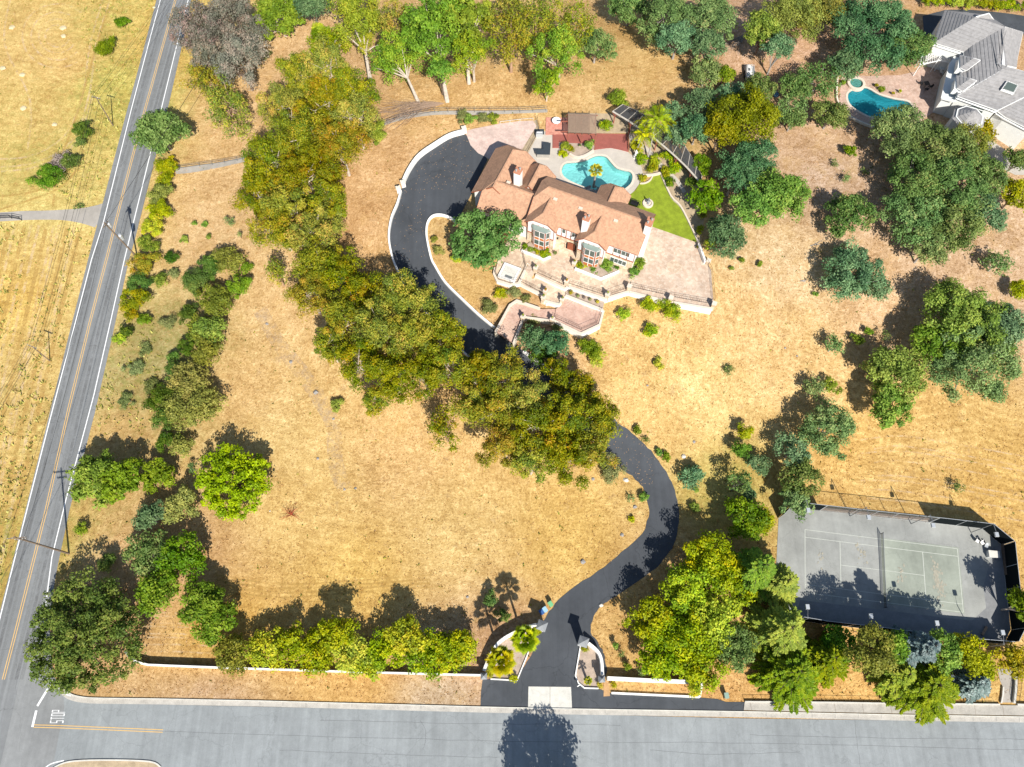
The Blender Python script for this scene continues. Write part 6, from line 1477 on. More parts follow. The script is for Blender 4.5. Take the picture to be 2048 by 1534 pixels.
# front planters
stucco_wall('planter_wall', [(1043,500),(1066,509),(1088,518),(1101,512)], .3, T0+.5, 'stucco', 'white planter wall under the left bay window', base=-.2)
stucco_wall('planter_wall', [(1150,536),(1176,546),(1202,556.5),(1238,541.5)], .3, T0+.5, 'stucco', 'white planter wall under the right bay window', base=-.2)
slab('flower_bed', [(1043,498),(1066,508),(1088,516),(1101,511),(1096,496),(1060,484)], T0+.35, 'planter_dirt', depth=.3); slab('flower_bed', [(1151,534),(1176,544),(1202,554.5),(1238,540),(1210,520),(1165,512)], T0+.35, 'planter_dirt', depth=.3)
for k in range(4): slab('door_step', [(1106-k*1,512+k*5.5),(1150-k*2,529+k*5),(1151-k*2,525+k*5),(1107-k,508+k*5.5)], T0+.02+.003*k, 'flagstone', 'coping_stone', depth=.02)
# ---------------------------------------------------------------- houses
def tile_mat(name, c, var=.16, sc=3.5):
    m, nt, N, L, P = newmat(name); g = N.new('ShaderNodeNewGeometry'); pos = g.outputs['Position']
    v = N.new('ShaderNodeTexVoronoi'); v.inputs['Scale'].default_value = sc; L.new(pos, v.inputs['Vector']); sp = N.new('ShaderNodeSeparateColor'); L.new(v.outputs['Color'], sp.inputs[0])
    n = nz(N, L, pos, .7, 5, .7); f = math_(N, L, 'ADD', math_(N, L, 'MULTIPLY', sp.outputs[0], .45), math_(N, L, 'MULTIPLY', n.outputs[0], .55))
    r = ramp(N, L, f, [(.25, tuple(k*(1-var) for k in c)), (.75, tuple(k*(1+var) for k in c))]); L.new(r.outputs[0], P.inputs['Base Color']); P.inputs['Roughness'].default_value = .85; P.inputs['Specular IOR Level'].default_value = .2
tile_mat('roof_tile', (.44, .255, .16)); tile_mat('roof_grey', (.29, .28, .275), .12, 2.2)
plain('timber_brown', (.30, .09, .045), .7, .12); plain('panel_orange', (.50, .17, .06), .6, .12); plain('window_frame', (.80, .80, .78), .6, .03); plain('brick_cap', (.50, .22, .13), .85, .2, 5); plain('bay_roof', (.21, .26, .235), .45, .1)
m, nt, N, L, P = newmat('glass'); P.inputs['Base Color'].default_value = (.085, .11, .10, 1); P.inputs['Roughness'].default_value = .15; P.inputs['Specular IOR Level'].default_value = .35
plain('siding', (.74, .75, .72), .8, .05, 1.5)
def clip_poly(P, k, lo, keep_ge):
    out = []; n = len(P)
    for i in range(n):
        a, b = P[i], P[(i+1) % n]; da, db = a.dot(k)-lo, b.dot(k)-lo
        if not keep_ge: da, db = -da, -db
        if da >= 0: out.append(a)
        if (da > 0 and db < 0) or (da < 0 and db > 0): out.append(a.lerp(b, da/(da-db)))
    return out
def courses(mb, P, course=.5, step=.05, mi=0, lip=.05):
    """a roof slope laid in overlapping courses: every course is lifted at its lower edge"""
    P = [Vector(p) for p in P]; n = Vector((0, 0, 0))
    for i in range(len(P)): n += P[i].cross(P[(i+1) % len(P)])
    n.normalize()
    if n.z < 0: n = -n; P = P[::-1]
    up = Vector((0, 0, 1)); up = (up-n*up.dot(n)).normalized(); ts = [p.dot(up) for p in P]; lo, hi = min(ts), max(ts); m = max(1, round((hi-lo)/course)); dt = (hi-lo)/m
    for j in range(m):
        a, b = lo+j*dt, lo+(j+1)*dt; Q = clip_poly(clip_poly(P, up, a, True), up, b, False)
        if len(Q) < 3: continue
        T = [q+n*(step*(1-(q.dot(up)-a)/dt)+.004) for q in Q]; mb.face(T, mi)
        for i in range(len(Q)):
            q0, q1 = Q[i], Q[(i+1) % len(Q)]; r0, r1 = T[i], T[(i+1) % len(Q)]
            if abs(q0.dot(up)-b) < 1e-5 and abs(q1.dot(up)-b) < 1e-5: continue
            mb.face([q0-n*lip*.2, q1-n*lip*.2, r1, r0], mi)
HA = R(-23.46); HO = Vector((6.22, 80.10, T0)); HX = Vector((math.cos(HA), math.sin(HA), 0)); HY = Vector((-math.sin(HA), math.cos(HA), 0))
def hp(u, v, z): return HO+HX*u+HY*v+Vector((0, 0, z))
def gable(parent, s0, s1, c, hw0, hw1, e0, rz, clip0, clip1, axis='u', wall=.4, e1=None, walls=True, tile='roof_tile', P=hp, wz0=-.1, wallmat='stucco', fascia=.16, roofname='roof'):
    """jerkin-headed gable roof with its walls. hw0/hw1: half widths each side, e0/e1 eave heights, clip: height where the hip starts (None = plain)"""
    e1 = e0 if e1 is None else e1
    f = (lambda s, t, z: P(s, c+t, z)) if axis == 'u' else (lambda s, t, z: P(c-t, s, z))
    def half(z, side): return (hw0*(rz-z)/(rz-e0)) if side < 0 else (hw1*(rz-z)/(rz-e1))
    z0 = clip0 if clip0 is not None else rz; z1 = clip1 if clip1 is not None else rz
    d0 = half(z0, 1)*.95; d1 = half(z1, 1)*.95
    mb = MB()
    A = [f(s0, -hw0, e0), f(s1, -hw0, e0), f(s1, -half(z1, -1), z1), f(s1-d1, 0, rz), f(s0+d0, 0, rz), f(s0, -half(z0, -1), z0)]
    B = [f(s0, hw1, e1), f(s1, hw1, e1), f(s1, half(z1, 1), z1), f(s1-d1, 0, rz), f(s0+d0, 0, rz), f(s0, half(z0, 1), z0)]
    def dd(Q):
        out = []
        for q in Q:
            if not out or (q-out[-1]).length > 1e-4: out.append(q)
        return out
    courses(mb, dd(A)); courses(mb, dd(B))
    if clip0 is not None: courses(mb, [f(s0, -half(z0, -1), z0), f(s0+d0, 0, rz), f(s0, half(z0, 1), z0)])
    if clip1 is not None: courses(mb, [f(s1, -half(z1, -1), z1), f(s1-d1, 0, rz), f(s1, half(z1, 1), z1)])
    # ridge cap
    mb.bar(f(s0+d0, 0, rz+.07), f(s1-d1, 0, rz+.07), .22, .1)
    ob = mb.build(roofname, tile, parent)
    fb = MB()   # fascia and rake boards, soffit
    for q in (A, B):
        m = len(q)
        for i in (0, 1, 5):
            a, b = q[i], q[(i+1) % m]
            if i == 5: a, b = q[5], q[0]
            if (a-b).length > .05: fb.bar(a-Vector((0, 0, .06)), b-Vector((0, 0, .06)), .07, fascia)
    for zz, s, dn in ((clip0, s0, 0), (clip1, s1, 1)):
        if zz is not None: fb.bar(f(s, -half(zz, -1), zz-.06), f(s, half(zz, 1), zz-.06), .07, fascia)
    dz = Vector((0, 0, -.1)); under = [A[0]+dz, A[1]+dz, A[3]+dz, A[4]+dz]; fb.face(under); under = [B[0]+dz, B[1]+dz, B[3]+dz, B[4]+dz]; fb.face(under)
    fb.build('fascia', 'timber_brown' if tile == 'roof_tile' else 'window_frame', ob)
    if walls:
        wb = MB(); a0, a1 = s0+wall, s1-wall; h0, h1 = hw0-wall, hw1-wall; k = .22
        def prof(zc): return [(-h0, wz0), (h1, wz0), (h1, min(zc, rz-(rz-e1)*h1/hw1)-k), (min(h1, half(zc, 1)), zc-k), (max(-h0, -half(zc, -1)), zc-k), (-h0, min(zc, rz-(rz-e0)*h0/hw0)-k)]
        zc0 = min(z0, rz-.05); zc1 = min(z1, rz-.05); p0, p1 = prof(zc0), prof(zc1); n = 6
        V0 = [f(a0, t, z) for t, z in p0]; V1 = [f(a1, t, z) for t, z in p1]
        wb.mesh(V0+V1, [tuple(range(n))[::-1], tuple(range(n, 2*n))]+[(i, (i+1) % n, n+(i+1) % n, n+i) for i in range(n)]); wb.build('wall', wallmat, parent)
    return ob
o = p0 = V(1180, 430, T0); house = thing('tile_roofed_house', 'large white half-timbered house with reddish-brown tile roofs on the hilltop', 'house', tuple(HO), HA)
def hpl(u, v, z): return Vector((u, v, z))         # local coordinates of the house empty
P_ = hpl
gable(house, -2.1, 18.0, .35, 4.45, 4.55, 6.0, 9.5, 8.0, 8.0, 'u', .45, P=P_)
gable(house, -5.45, -.6, .8, 2.9, 2.9, 6.0, 8.5, 7.3, None, 'v', .45, P=P_, roofname='wing_roof')
gable(house, -5.45, -.6, 10.05, 2.8, 2.8, 6.0, 8.5, 7.3, None, 'v', .45, P=P_, roofname='wing_roof')
gable(house, -2.1, 8.55, -9.45, 3.9, 4.25, 4.0, 7.6, None, 6.0, 'v', .4, P=P_, roofname='wing_roof')
gable(house, -11.4, -.5, -.7, 4.2, 4.2, 4.0, 7.55, 6.0, None, 'u', .4, P=P_, roofname='wing_roof')
gable(house, 1.0, 7.0, -4.05, 2.85, 2.85, 4.0, 6.9, None, 6.0, 'v', .4, P=P_, roofname='wing_roof')
gable(house, 1.0, 7.65, 9.85, 2.85, 2.85, 5.0, 7.45, None, 6.4, 'v', .4, P=P_, roofname='wing_roof')
def hbox(name, u0, u1, v0, v1, z0, z1, mat, parent): mb = MB(); mb.box(((u0+u1)/2, (v0+v1)/2, (z0+z1)/2), (u1-u0, v1-v0, z1-z0)); return mb.build(name, mat, parent)
def chimney(u, v, w, d, z0, z1):
    c = hbox('chimney', u-w/2, u+w/2, v-d/2, v+d/2, z0, z1, 'stucco', house); hbox('chimney_cap', u-w/2-.08, u+w/2+.08, v-d/2-.08, v+d/2+.08, z1+.002, z1+.14, 'brick_cap', c)
    for k in (-.22, .22): mb = MB(); mb.lathe((u+k*w, v+k*d, z1+.14), [(.14, 0), (.14, .35), (.19, .36), (.19, .42), (.02, .5)], 10); mb.build('flue', 'urn_grey', c)
chimney(-6.2, 1.3, 1.1, 1.3, 4, 9.6); chimney(8.1, -3.3, 1.05, 1.2, 5.0, 10.0); chimney(17.95, -.4, 1.0, 1.7, 0, 10.6)
for u, v, z in ((1.6, -.9, 8.65), (6.2, -.9, 8.6), (12.5, -.9, 8.6), (-7.6, .4, 6.9)): hbox('roof_vent', u-.35, u+.35, v-.22, v+.22, z-.1, z+.12, 'coping_stone', house)
# facades: stone ground floor, timbered upper floor, windows
def timber(u0, u1, v, z0=3.0, z1=5.75, n=4):
    hbox('stone_facing', u0, u1, v-.06, v+.0, 0, z0-.1, 'stone_wall', house)
    hbox('timber_band', u0, u1, v-.12, v-.003, z0-.1, z0+.06, 'timber_brown', house)
    for k in range(n+1): u = u0+(u1-u0)*k/n; hbox('timber_post', max(u0, u-.05), min(u1, u+.05), v-.09, v-.003, z0+.06, z1, 'timber_brown', house)
def window(u0, u1, v, z0, z1, cols=2, rows=1, name='window'):
    f = MB(); t = .07; vv = v-.14
    f.box(((u0+u1)/2, v-.06, z0+t/2), (u1-u0, .16, t)); f.box(((u0+u1)/2, v-.06, z1-t/2), (u1-u0, .16, t))
    for k in range(cols+1): u = u0+t/2+(u1-u0-t)*k/cols; f.box((u, v-.062, (z0+z1)/2), (t, .158, z1-z0-2*t))
    for k in range(1, rows): z = z0+(z1-z0)*k/rows; f.box(((u0+u1)/2, v-.065, z), (u1-u0-2*t, .15, t*.7))
    w = f.build(name, 'window_frame', house); g = MB(); g.box(((u0+u1)/2, v-.04, (z0+z1)/2), (u1-u0-.02, .06, z1-z0-.02)); g.build('pane', 'glass', w); return w
VW = -5.0; VM = -3.65
timber(-1.65, 3.25, VW, n=5); timber(7.7, 12.4, VW, n=5); timber(3.3, 7.65, VM, n=5); timber(12.45, 17.5, VM, n=4)
window(4.2, 4.9, VM, 4.1, 5.4, 1); window(6.0, 7.2, VM, 4.0, 5.4, 2); window(13.6, 16.6, VM, 3.9, 5.3, 4); window(13.4, 16.4, VM, 1.0, 2.4, 4)
def bay(uc):
    b = None; w, d, z1 = 1.15, .72, 5.42
    pts = [(-w-.55, 0), (-w+.1, -d), (w-.1, -d), (w+.55, 0)]
    mb = MB(); prism(mb, [(uc+x, VW-.07+y) for x, y in pts], .1, z1, 0); b = mb.build('bay_window', 'timber_brown', house)
    mb = MB(); o_ = [(uc+x*1.08, VW-.07+(y-.12 if y < 0 else 0), z1) for x, y in pts]; i_ = [(uc+x*.8, VW-.07, z1+.22) for x, y in (pts[0], pts[3])]
    mb.mesh(o_+i_, [(0, 1, 4), (1, 2, 5, 4), (2, 3, 5), (0, 3, 2, 1)]); mb.build('bay_roof', 'bay_roof', b)
    for k in range(3):
        a = Vector((uc+pts[k][0], VW-.07+pts[k][1], 0)); c = Vector((uc+pts[k+1][0], VW-.07+pts[k+1][1], 0)); t = (c-a); L_ = t.length; t.normalize(); n = Vector((t.y, -t.x, 0)); ncol = 2 if k == 1 else 1
        def panel(name, s0, s1, z0_, z1_, off, mat, th=.04):
            m_ = MB(); q = [a+t*s+n*o2 for s, o2 in ((s0, 0), (s1, 0), (s1, off), (s0, off))]; m_.mesh([(v.x, v.y, z0_) for v in q]+[(v.x, v.y, z1_) for v in q], [(3, 2, 1, 0), (4, 5, 6, 7), (0, 1, 5, 4), (1, 2, 6, 5), (2, 3, 7, 6), (3, 0, 4, 7)][:]); return m_.build(name, mat, b)
        m0, m1 = .12, L_-.12
        for z0_, z1_, kind in ((.35, 1.15, 'p'), (1.35, 2.55, 'g'), (2.75, 3.4, 'p'), (3.6, 5.1, 'g')):
            panel('bay_frame', m0, m1, z0_-.08, z1_+.08, .03, 'window_frame')
            cw = (m1-m0)/ncol
            for j in range(ncol): panel('pane' if kind == 'g' else 'wood_panel', m0+j*cw+.07, m0+(j+1)*cw-.07, z0_, z1_, .05, 'glass' if kind == 'g' else 'panel_orange')
bay(.9); bay(10.15)
# arched entry between the wings
mb = MB(); arc = [(-1.0, 0), (-1.0, 1.6)]+[(-math.cos(math.pi*k/10)*1.0, 1.6+math.sin(math.pi*k/10)*.8) for k in range(1, 10)]+[(1.0, 1.6), (1.0, 0)]
q = [(6.2+x, VM-.09, z) for x, z in arc]; mb.mesh([*q, *[(x, VM-.061, z) for x, y, z in q]], [tuple(range(len(q)))[::-1]]+[(i, i+1, len(q)+i+1, len(q)+i) for i in range(len(q)-1)]); dr_ = mb.build('door', 'dark_void', house)  # flat black arch; the entry recess's shade is put into its colour
mb = MB(); mb.tube([(6.2+x*1.08, VM-.12, z*1.04) for x, z in arc], .1, 6); mb.build('door_arch', 'stone_wall', dr_)
hbox('door_leaf', 5.5, 6.9, VM-.11, VM-.095, 0, 2.1, 'timber_brown', dr_)
for u0, u1, v in ((-13.1, -12.0, -1.75),): hbox('garage_door', -12.9, -11.0, -1.8, -1.74, 0, 2.4, 'siding', house)
hbox('wall_lamp', 3.5, 3.7, VM-.3, VM-.1, 2.0, 2.4, 'black_metal', house)

# neighbour's grey-roofed house, built from its own corners
nb_ = V(1960, 150, ZP); nh = thing('grey_roofed_house', 'large white house with grey tiled roofs, dormers and turret at the upper right', 'house', (nb_.x, nb_.y, ZP))
def q3(px, py, h): return V(px, py, ZP+h)-Vector((nb_.x, nb_.y, ZP))
def slope(name, pts, tile='roof_grey', c=.62, st=.06):
    mb = MB(); Q = [q3(*p) for p in pts]; courses(mb, Q, c, st); bt = MB(); bt.face([q-Vector((0, 0, .12)) for q in Q]); o_ = mb.build(name, tile, nh)
    fb = MB()
    for i in range(len(Q)): fb.bar(Q[i]-Vector((0, 0, .08)), Q[(i+1) % len(Q)]-Vector((0, 0, .08)), .12, .16)
    for i in range(len(Q)-2): fb.face([Q[0]-Vector((0, 0, .7)), Q[i+1]-Vector((0, 0, .7)), Q[i+2]-Vector((0, 0, .7))])
    fb.build('fascia', 'window_frame', o_)
EV, RD = 5.6, 9.0
slope('roof', [(1889.8,21,EV),(1950.7,34.3,RD),(1868.7,85.3,EV)])
slope('roof', [(1868.7,85.3,EV),(1950.7,34.3,RD),(2010.6,53.2,RD),(1943,92,6.6),(1928.6,104,EV)])
slope('roof', [(1889.8,21,EV),(1950.7,34.3,RD),(2010.6,53.2,RD),(1975,30,EV)])
slope('roof', [(1952,33,8.4),(1978.4,26,8.4),(1975,41,7)]); slope('roof', [(1978.4,26,8.4),(1992.8,46.5,6.4),(1975,41,7)])
slope('roof', [(2010.6,53.2,RD),(2004,78,RD-.6),(1994,126,RD-.8),(2015,133,RD-.5),(1915.3,190.6,EV),(1928.6,104,EV),(1943,92,6.6)])
slope('roof', [(2010.6,53.2,RD),(2046,64,6),(2035,115,6),(2033,135,6),(1994,126,RD-.8),(2004,78,RD-.6)])
slope('roof', [(1915.3,192,EV),(2015,133,RD-.5),(2075,150,RD-.5),(2060,188,6.6),(1995,220.5,EV)])
slope('roof', [(1995,222,EV-.6),(2060,190,EV+1.0),(2110,215,EV+1.0),(2066,262,EV-1),(2010.6,234,EV-1)])
for px in ((1919,114),(1912,155)):                     # two dormers
    x, y = px; slope('dormer_roof', [(x+1,y-4,6.4),(x+29,y+2,7.6),(x+2,y+21,6.4)]); slope('dormer_roof', [(x+29,y+2,7.6),(x+42,y+6,7.6),(x+14,y+27,6.4),(x+2,y+21,6.4)], c=.6)
    mb = MB(); a, b = q3(x-1, y+2, 6.2), q3(x-4, y+22, 6.2); n_ = Vector((.45, -.1, 0)); mb.mesh([a-Vector((0, 0, 1.3)), b-Vector((0, 0, 1.3)), b, a, a+n_*3-Vector((0, 0, 1.3)), b+n_*3-Vector((0, 0, 1.3)), b+n_*3, a+n_*3], [(0, 1, 2, 3), (0, 3, 7, 4), (1, 5, 6, 2), (3, 2, 6, 7)]); dm = mb.build('dormer', 'siding', nh)
def nwall(pts, h, z0=-.3, ins=0): 
    mb = MB(); W_ = [q3(px, py, h).xy for px, py in pts]; prism(mb, [tuple(w) for w in W_], z0-1, h-.75); return mb.build('wall', 'siding', nh)
nwall([(1890.5,24),(1872,84),(1929,102),(1943,92),(1990,62),(1960,34)], EV); nwall([(1932,105),(1918.5,189),(1995,217),(2018,188),(2018,76),(1992,66),(1944,93)], EV); nwall([(1996,219),(2012,232),(2064,258),(2100,215),(2058,192)], EV-1)
# skylight
PL = [q3(1915.3,192,EV), q3(2015,133,RD-.5), q3(1995,220.5,EV)]; pn = (PL[1]-PL[0]).cross(PL[2]-PL[0]).normalized(); cam0 = Vector((0, 0, CAM_H))-Vector((nb_.x, nb_.y, ZP))
def on_plane(px, py): d = Vector(ray(px, py)); return cam0+d*((PL[0]-cam0).dot(pn)/d.dot(pn))
a_ = [on_plane(2013, 163), on_plane(2036, 171.6), on_plane(2027, 188.5), on_plane(2001.6, 179.6)]; up_ = Vector((0, 0, .22)); mb = MB(); mb.mesh([p-up_ for p in a_]+[p+up_ for p in a_], [(4, 5, 6, 7), (7, 6, 5, 4), (0, 1, 5, 4), (1, 2, 6, 5), (2, 3, 7, 6), (3, 0, 4, 7)]); sk = mb.build('skylight', 'window_frame', nh)
c_ = sum(a_, Vector())/4; mb = MB(); mb.face([c_+(p-c_)*.82+up_*1.08 for p in a_]); mb.build('pane', 'glass', sk)
# turret
c_ = q3(1948.5, 221.6, 6.4); mb = MB(); n = 8
for k in range(n):
    a0, a1 = 2*math.pi*k/n, 2*math.pi*(k+1)/n; courses(mb, [c_, c_+Vector((3.0*math.cos(a0), 3.0*math.sin(a0), -1.9)), c_+Vector((3.0*math.cos(a1), 3.0*math.sin(a1), -1.9))], .6, .06)
mb.build('turret_roof', 'roof_grey', nh); mb = MB(); mb.lathe((c_.x, c_.y, -.5), [(2.6, 0), (2.6, c_.z-1.45+.5)], 8); mb.build('turret', 'siding', nh)
for (a, b, h) in (((1942,213),(1955,217),4.6),((1957,217.5),(1967,221),4.6),((2019,245),(2031,249),3.6),((2033,250),(2044,254),3.6)):
    A_, B_ = q3(*a, h), q3(*b, h); t = (B_-A_).normalized(); n_ = Vector((t.y, -t.x, 0))*.12; mb = MB(); dz = Vector((0, 0, -1.1)); mb.mesh([A_+n_, B_+n_, B_+n_+dz, A_+n_+dz, A_-n_*2, B_-n_*2, B_-n_*2+dz, A_-n_*2+dz], [(3, 2, 1, 0), (0, 1, 5, 4), (0, 4, 7, 3), (1, 2, 6, 5)]); w_ = mb.build('window', 'glass', nh)
    mb = MB(); mb.bar(A_+n_*1.3, B_+n_*1.3, .1); mb.bar(A_+n_*1.3+dz, B_+n_*1.3+dz, .1); mb.build('frame', 'window_frame', w_)
# terrace roof / sunroom strip on the pool side, white pergola and steps
mb = MB(); Q = [q3(1909,113,4.2), q3(1899,128,4.0), q3(1883,196,4.0), q3(1909,203,4.2), q3(1914,190,4.6), q3(1924,118,4.6)]; mb.face(Q); mb.face([q-Vector((0, 0, .2)) for q in Q][::-1])
for i in range(6): mb.bar(Q[i]-Vector((0, 0, .1)), Q[(i+1) % 6]-Vector((0, 0, .1)), .22, .3)
mb.build('sunroom_roof', 'siding', nh); mb = MB(); W_ = [(q.x, q.y) for q in [q3(1902,128,4), q3(1887,194,4), q3(1909,200,4), q3(1922,118,4)]]; prism(mb, W_, -.5, 3.75); mb.build('sunroom', 'siding', nh)
def pergola_w(px, z, label, n=9, mat='window_frame'):
    P4 = [V(a, b, ZP+z) for a, b in px]; o_ = thing('white_pergola', label, 'pergola', (P4[0].x, P4[0].y, ZP)); L0 = Vector((P4[0].x, P4[0].y, ZP)); P4 = [p-L0 for p in P4]
    mb = MB()
    for i in range(4): mb.bar(P4[i], P4[(i+1) % 4], .12, .16)
    mb.build('beams', mat, o_); mb = MB()
    for k in range(1, n): mb.bar(P4[0].lerp(P4[1], k/n)+Vector((0, 0, .12)), P4[3].lerp(P4[2], k/n)+Vector((0, 0, .12)), .07, .12)
    mb.build('slats', mat, o_)
    for p in P4: mb = MB(); mb.bar((p.x, p.y, -.2), (p.x, p.y, p.z), .13); mb.build('post', mat, o_)
pergola_w([(1844,112),(1880,107),(1883,120),(1840,130)], 2.8, 'white slatted pergola nearest the big oak by the neighbour house')
pergola_w([(1884,107),(1907,113),(1900,126),(1876,120)], 3.0, 'white slatted pergola joined to the neighbour house')
def table(p, sx, sy, rz, label, mat, group=None):
    o_ = thing('patio_table', label, 'table', tuple(p), rz, group); mb = MB(); mb.box((0, 0, .74), (sx, sy, .05)); mb.build('tabletop', mat, o_)
    for a in (-1, 1):
        for b in (-1, 1): mb = MB(); mb.bar((a*sx*.42, b*sy*.42, 0), (a*sx*.42, b*sy*.42, .72), .06); mb.build('leg', mat, o_)
NZ = ZP+.05
mb = MB(); prism(mb, Z([(1683,149),(1737,152),(1800,150),(1835.5,142),(1850,110),(1900,100),(1912,190),(1892,215),(1869,222),(1822,246),(1790,256),(1751,252),(1703,232),(1678,208)], NZ), ZP-1.2, NZ)
NPW = Z(smooth([(1696.5,188),(1706,181),(1718,180),(1730,176.5),(1742,181),(1757.5,190),(1788,199),(1812,203),(1822,210),(1824,222),(1806,236),(1781,240),(1745,235),(1722,225),(1703,212),(1696,200)], 3, True), NZ-.1)
SINK.append(NPW)
paving('neighbour_paver', (.44, .30, .24), (.50, .36, .29), (.56, .42, .35), 3.4, .2)
ringslab('neighbour_patio', Z([(1683,149),(1737,152),(1800,150),(1835.5,142),(1850,110),(1900,100),(1912,190),(1892,215),(1869,222),(1832,250),(1800,258),(1751,254),(1703,234),(1678,208)], NZ), grow(NPW, .05), NZ, 1.6, 'neighbour_paver')
ringslab('neighbour_coping', grow(NPW, .4), NPW, NZ+.03, .3, 'coping_stone')
basin('swimming_pool', NPW, NZ-1.4, NZ-.15, 'pool_plaster_deep', 'pool_water_deep', 'dark teal pool beside the grey-roofed house')
c_ = V(1713, 166, NZ+.4); o_ = thing('round_spa', 'round raised spa at the top end of the teal pool', 'hot tub', (c_.x, c_.y, NZ)); mb = MB(); mb.lathe((0, 0, -.1), [(1.75, 0), (1.75, .55), (1.25, .56), (1.25, .2), (0, .2)], 24); mb.build('rim', 'coping_stone', o_); mb = MB(); mb.lathe((0, 0, .3), [(1.25, 0), (0, .001)], 24); mb.build('water', 'pool_water_deep', o_)
table(V(1886, 140, NZ), 2.2, 1.2, .3, 'long white table in the shade of the neighbour house', 'window_frame'); table(V(1850, 172, NZ), 1.0, 1.0, .2, 'small dark table on the neighbour patio', 'black_metal')
for i, (px, py, rz) in enumerate(((1841,169,1.4),(1859,176,-1.6),(1851,181,3.0))): chair(V(px, py, NZ), rz, ('left', 'right', 'lower')[i]+' dark chair round the small table on the neighbour patio', 'chairs on the neighbour patio', 'black_metal')
for i, (px, py) in enumerate(((1875,136),(1881,147),(1897,134))): chair(V(px, py, NZ), .4+i*1.5, ('upper left', 'lower left', 'right')[i]+' white chair round the long white table', 'chairs at the long white table', 'window_frame')
stucco_wall('pool_wall', [(1676,150),(1674,180),(1678,208),(1703,233),(1751,254),(1790,258)], .3, NZ+.45, 'stucco_cream', 'pale curved wall round the outside of the teal pool', sm=2, base=-.6)
drape('neighbour_drive', [(1845,32),(1890,20),(1930,19),(1990,24),(2060,34),(2120,40),(2120,150),(2060,150),(2046,64),(2010,60),(1960,40),(1888,70),(1870,90),(1850,90)], .03, 'drive_asphalt')
drape('side_patch', [(1950,290),(1985,282),(2010,300),(2048,330),(2060,350),(2030,350),(1990,330),(1955,312)], .03, 'grey_gravel')
# clipped hedge beyond the neighbour's drive
for i, px in enumerate(range(1858, 2060, 27)):
    tree('sby', px, 2+(px-1858)*.05, 17, 2.4, ['first','second','third','fourth','fifth','sixth','seventh','eighth'][i]+' bush from the left in the yellow-green hedge beyond the neighbour drive', 'hedge bush', 'hedge_bush', 'hedge bushes beyond the neighbour drive')
# planting on neighbour patio
for px, py, r_, k, lb in ((1763,178,9,'sbb','bright green plant on the rocks beside the teal pool'),(1752,171,5,'sbo','small reddish plant above the rocks beside the teal pool'),(1786,187,4,'sbo','tiny reddish plant right of the rocks by the teal pool'),(1686,166,8,'sbb','green strip plant left of the round spa'),(1800,183,4,'sby','small pot-like plant alone on the neighbour patio')): tree(k, px, py, r_, .9, lb)

# ---------------------------------------------------------------- garden things behind the house
def local(px, py, z): return V(px, py, z)
L0 = V(1164, 250, T0); o_ = thing('lattice_pergola', 'brown pergola with a lattice top over the red deck', 'pergola', (L0.x, L0.y, T0)); D_ = Vector((L0.x, L0.y, T0))
C4 = [V(a, b, T0+2.8)-D_ for a, b in ((1136.5,228.5),(1192,229.5),(1192,268),(1136.5,265.5))]
for p in C4+[C4[0].lerp(C4[1], .5), C4[3].lerp(C4[2], .5)]: mb = MB(); mb.bar((p.x, p.y, 0), (p.x, p.y, 2.75), .16); mb.build('post', 'rust_wood', o_)
for k in range(5): a, b = C4[0].lerp(C4[1], k/4), C4[3].lerp(C4[2], k/4); e = (a-b)*.12; mb = MB(); mb.bar(a+e, b-e*.4, .12, .18); mb.build('beam', 'bark_brown', o_)
for a, b in ((C4[0], C4[1]), (C4[3], C4[2])): e = (a-b)*.06; mb = MB(); mb.bar(a+e-Vector((0, 0, .19)), b-e-Vector((0, 0, .19)), .12, .18); mb.build('girder', 'rust_wood', o_)
mb = MB()
for k in range(31): mb.bar(C4[0].lerp(C4[1], k/30)+Vector((0, 0, .13)), C4[3].lerp(C4[2], k/30)+Vector((0, 0, .13)), .085, .02)
for k in range(27): mb.bar(C4[0].lerp(C4[3], k/26)+Vector((0, 0, .155)), C4[1].lerp(C4[2], k/26)+Vector((0, 0, .155)), .085, .02)
mb.build('lattice', 'lattice_wood', o_)
for k in (.18, .52): a, b = V(1121, 232+k*60, T0+2.7)-D_, V(1137, 232+k*60, T0+2.7)-D_; mb = MB(); mb.bar(a, b, .14, .2); mb.build('outrigger', 'rust_wood', o_)
# long shade arbour
plain('shade_slat', (.075, .075, .075), .8, .15, 2); plain('slat_pale', (.50, .45, .38), .8, .15, 2)
inn = smooth([(1225,223),(1255,241),(1282.6,259.5),(1304.8,273.9),(1345,307.8),(1375,336.5),(1400,365)], 4); out = smooth([(1246,209),(1275,222),(1300,237),(1332,254),(1361,280),(1380,308),(1404,352)], 4)
zt = T0+2.6; A_ = [V(a, b, zt) for a, b in inn]; B_ = [V(a, b, zt) for a, b in out]; o_ = thing('shade_arbour', 'long curved arbour with dark shade slats and pale cross bars on the garden side', 'arbour', (A_[0].x, A_[0].y, T0)); D_ = Vector((A_[0].x, A_[0].y, T0)); A_ = [p-D_ for p in A_]; B_ = [p-D_ for p in B_]; n = len(A_)
mb = MB()
for r_ in range(22):
    t = (r_+.5)/22
    for i in range(n-1): mb.bar(A_[i].lerp(B_[i], t), A_[i+1].lerp(B_[i+1], t), .085, .03)
mb.build('shade_slats', 'shade_slat', o_)
mb = MB()
for i in range(n-1): mb.bar(A_[i]+Vector((0, 0, .04)), A_[i+1]+Vector((0, 0, .04)), .34, .06); mb.bar(B_[i]-Vector((0, 0, .1)), B_[i+1]-Vector((0, 0, .1)), .12, .16)
mb.build('edge_boards', 'slat_pale', o_)
for i in range(0, n, 2): mb = MB(); mb.bar(A_[i]+Vector((0, 0, .07)), B_[i]+Vector((0, 0, .07)), .09, .08); mb.build('cross_bar', 'slat_pale', o_)
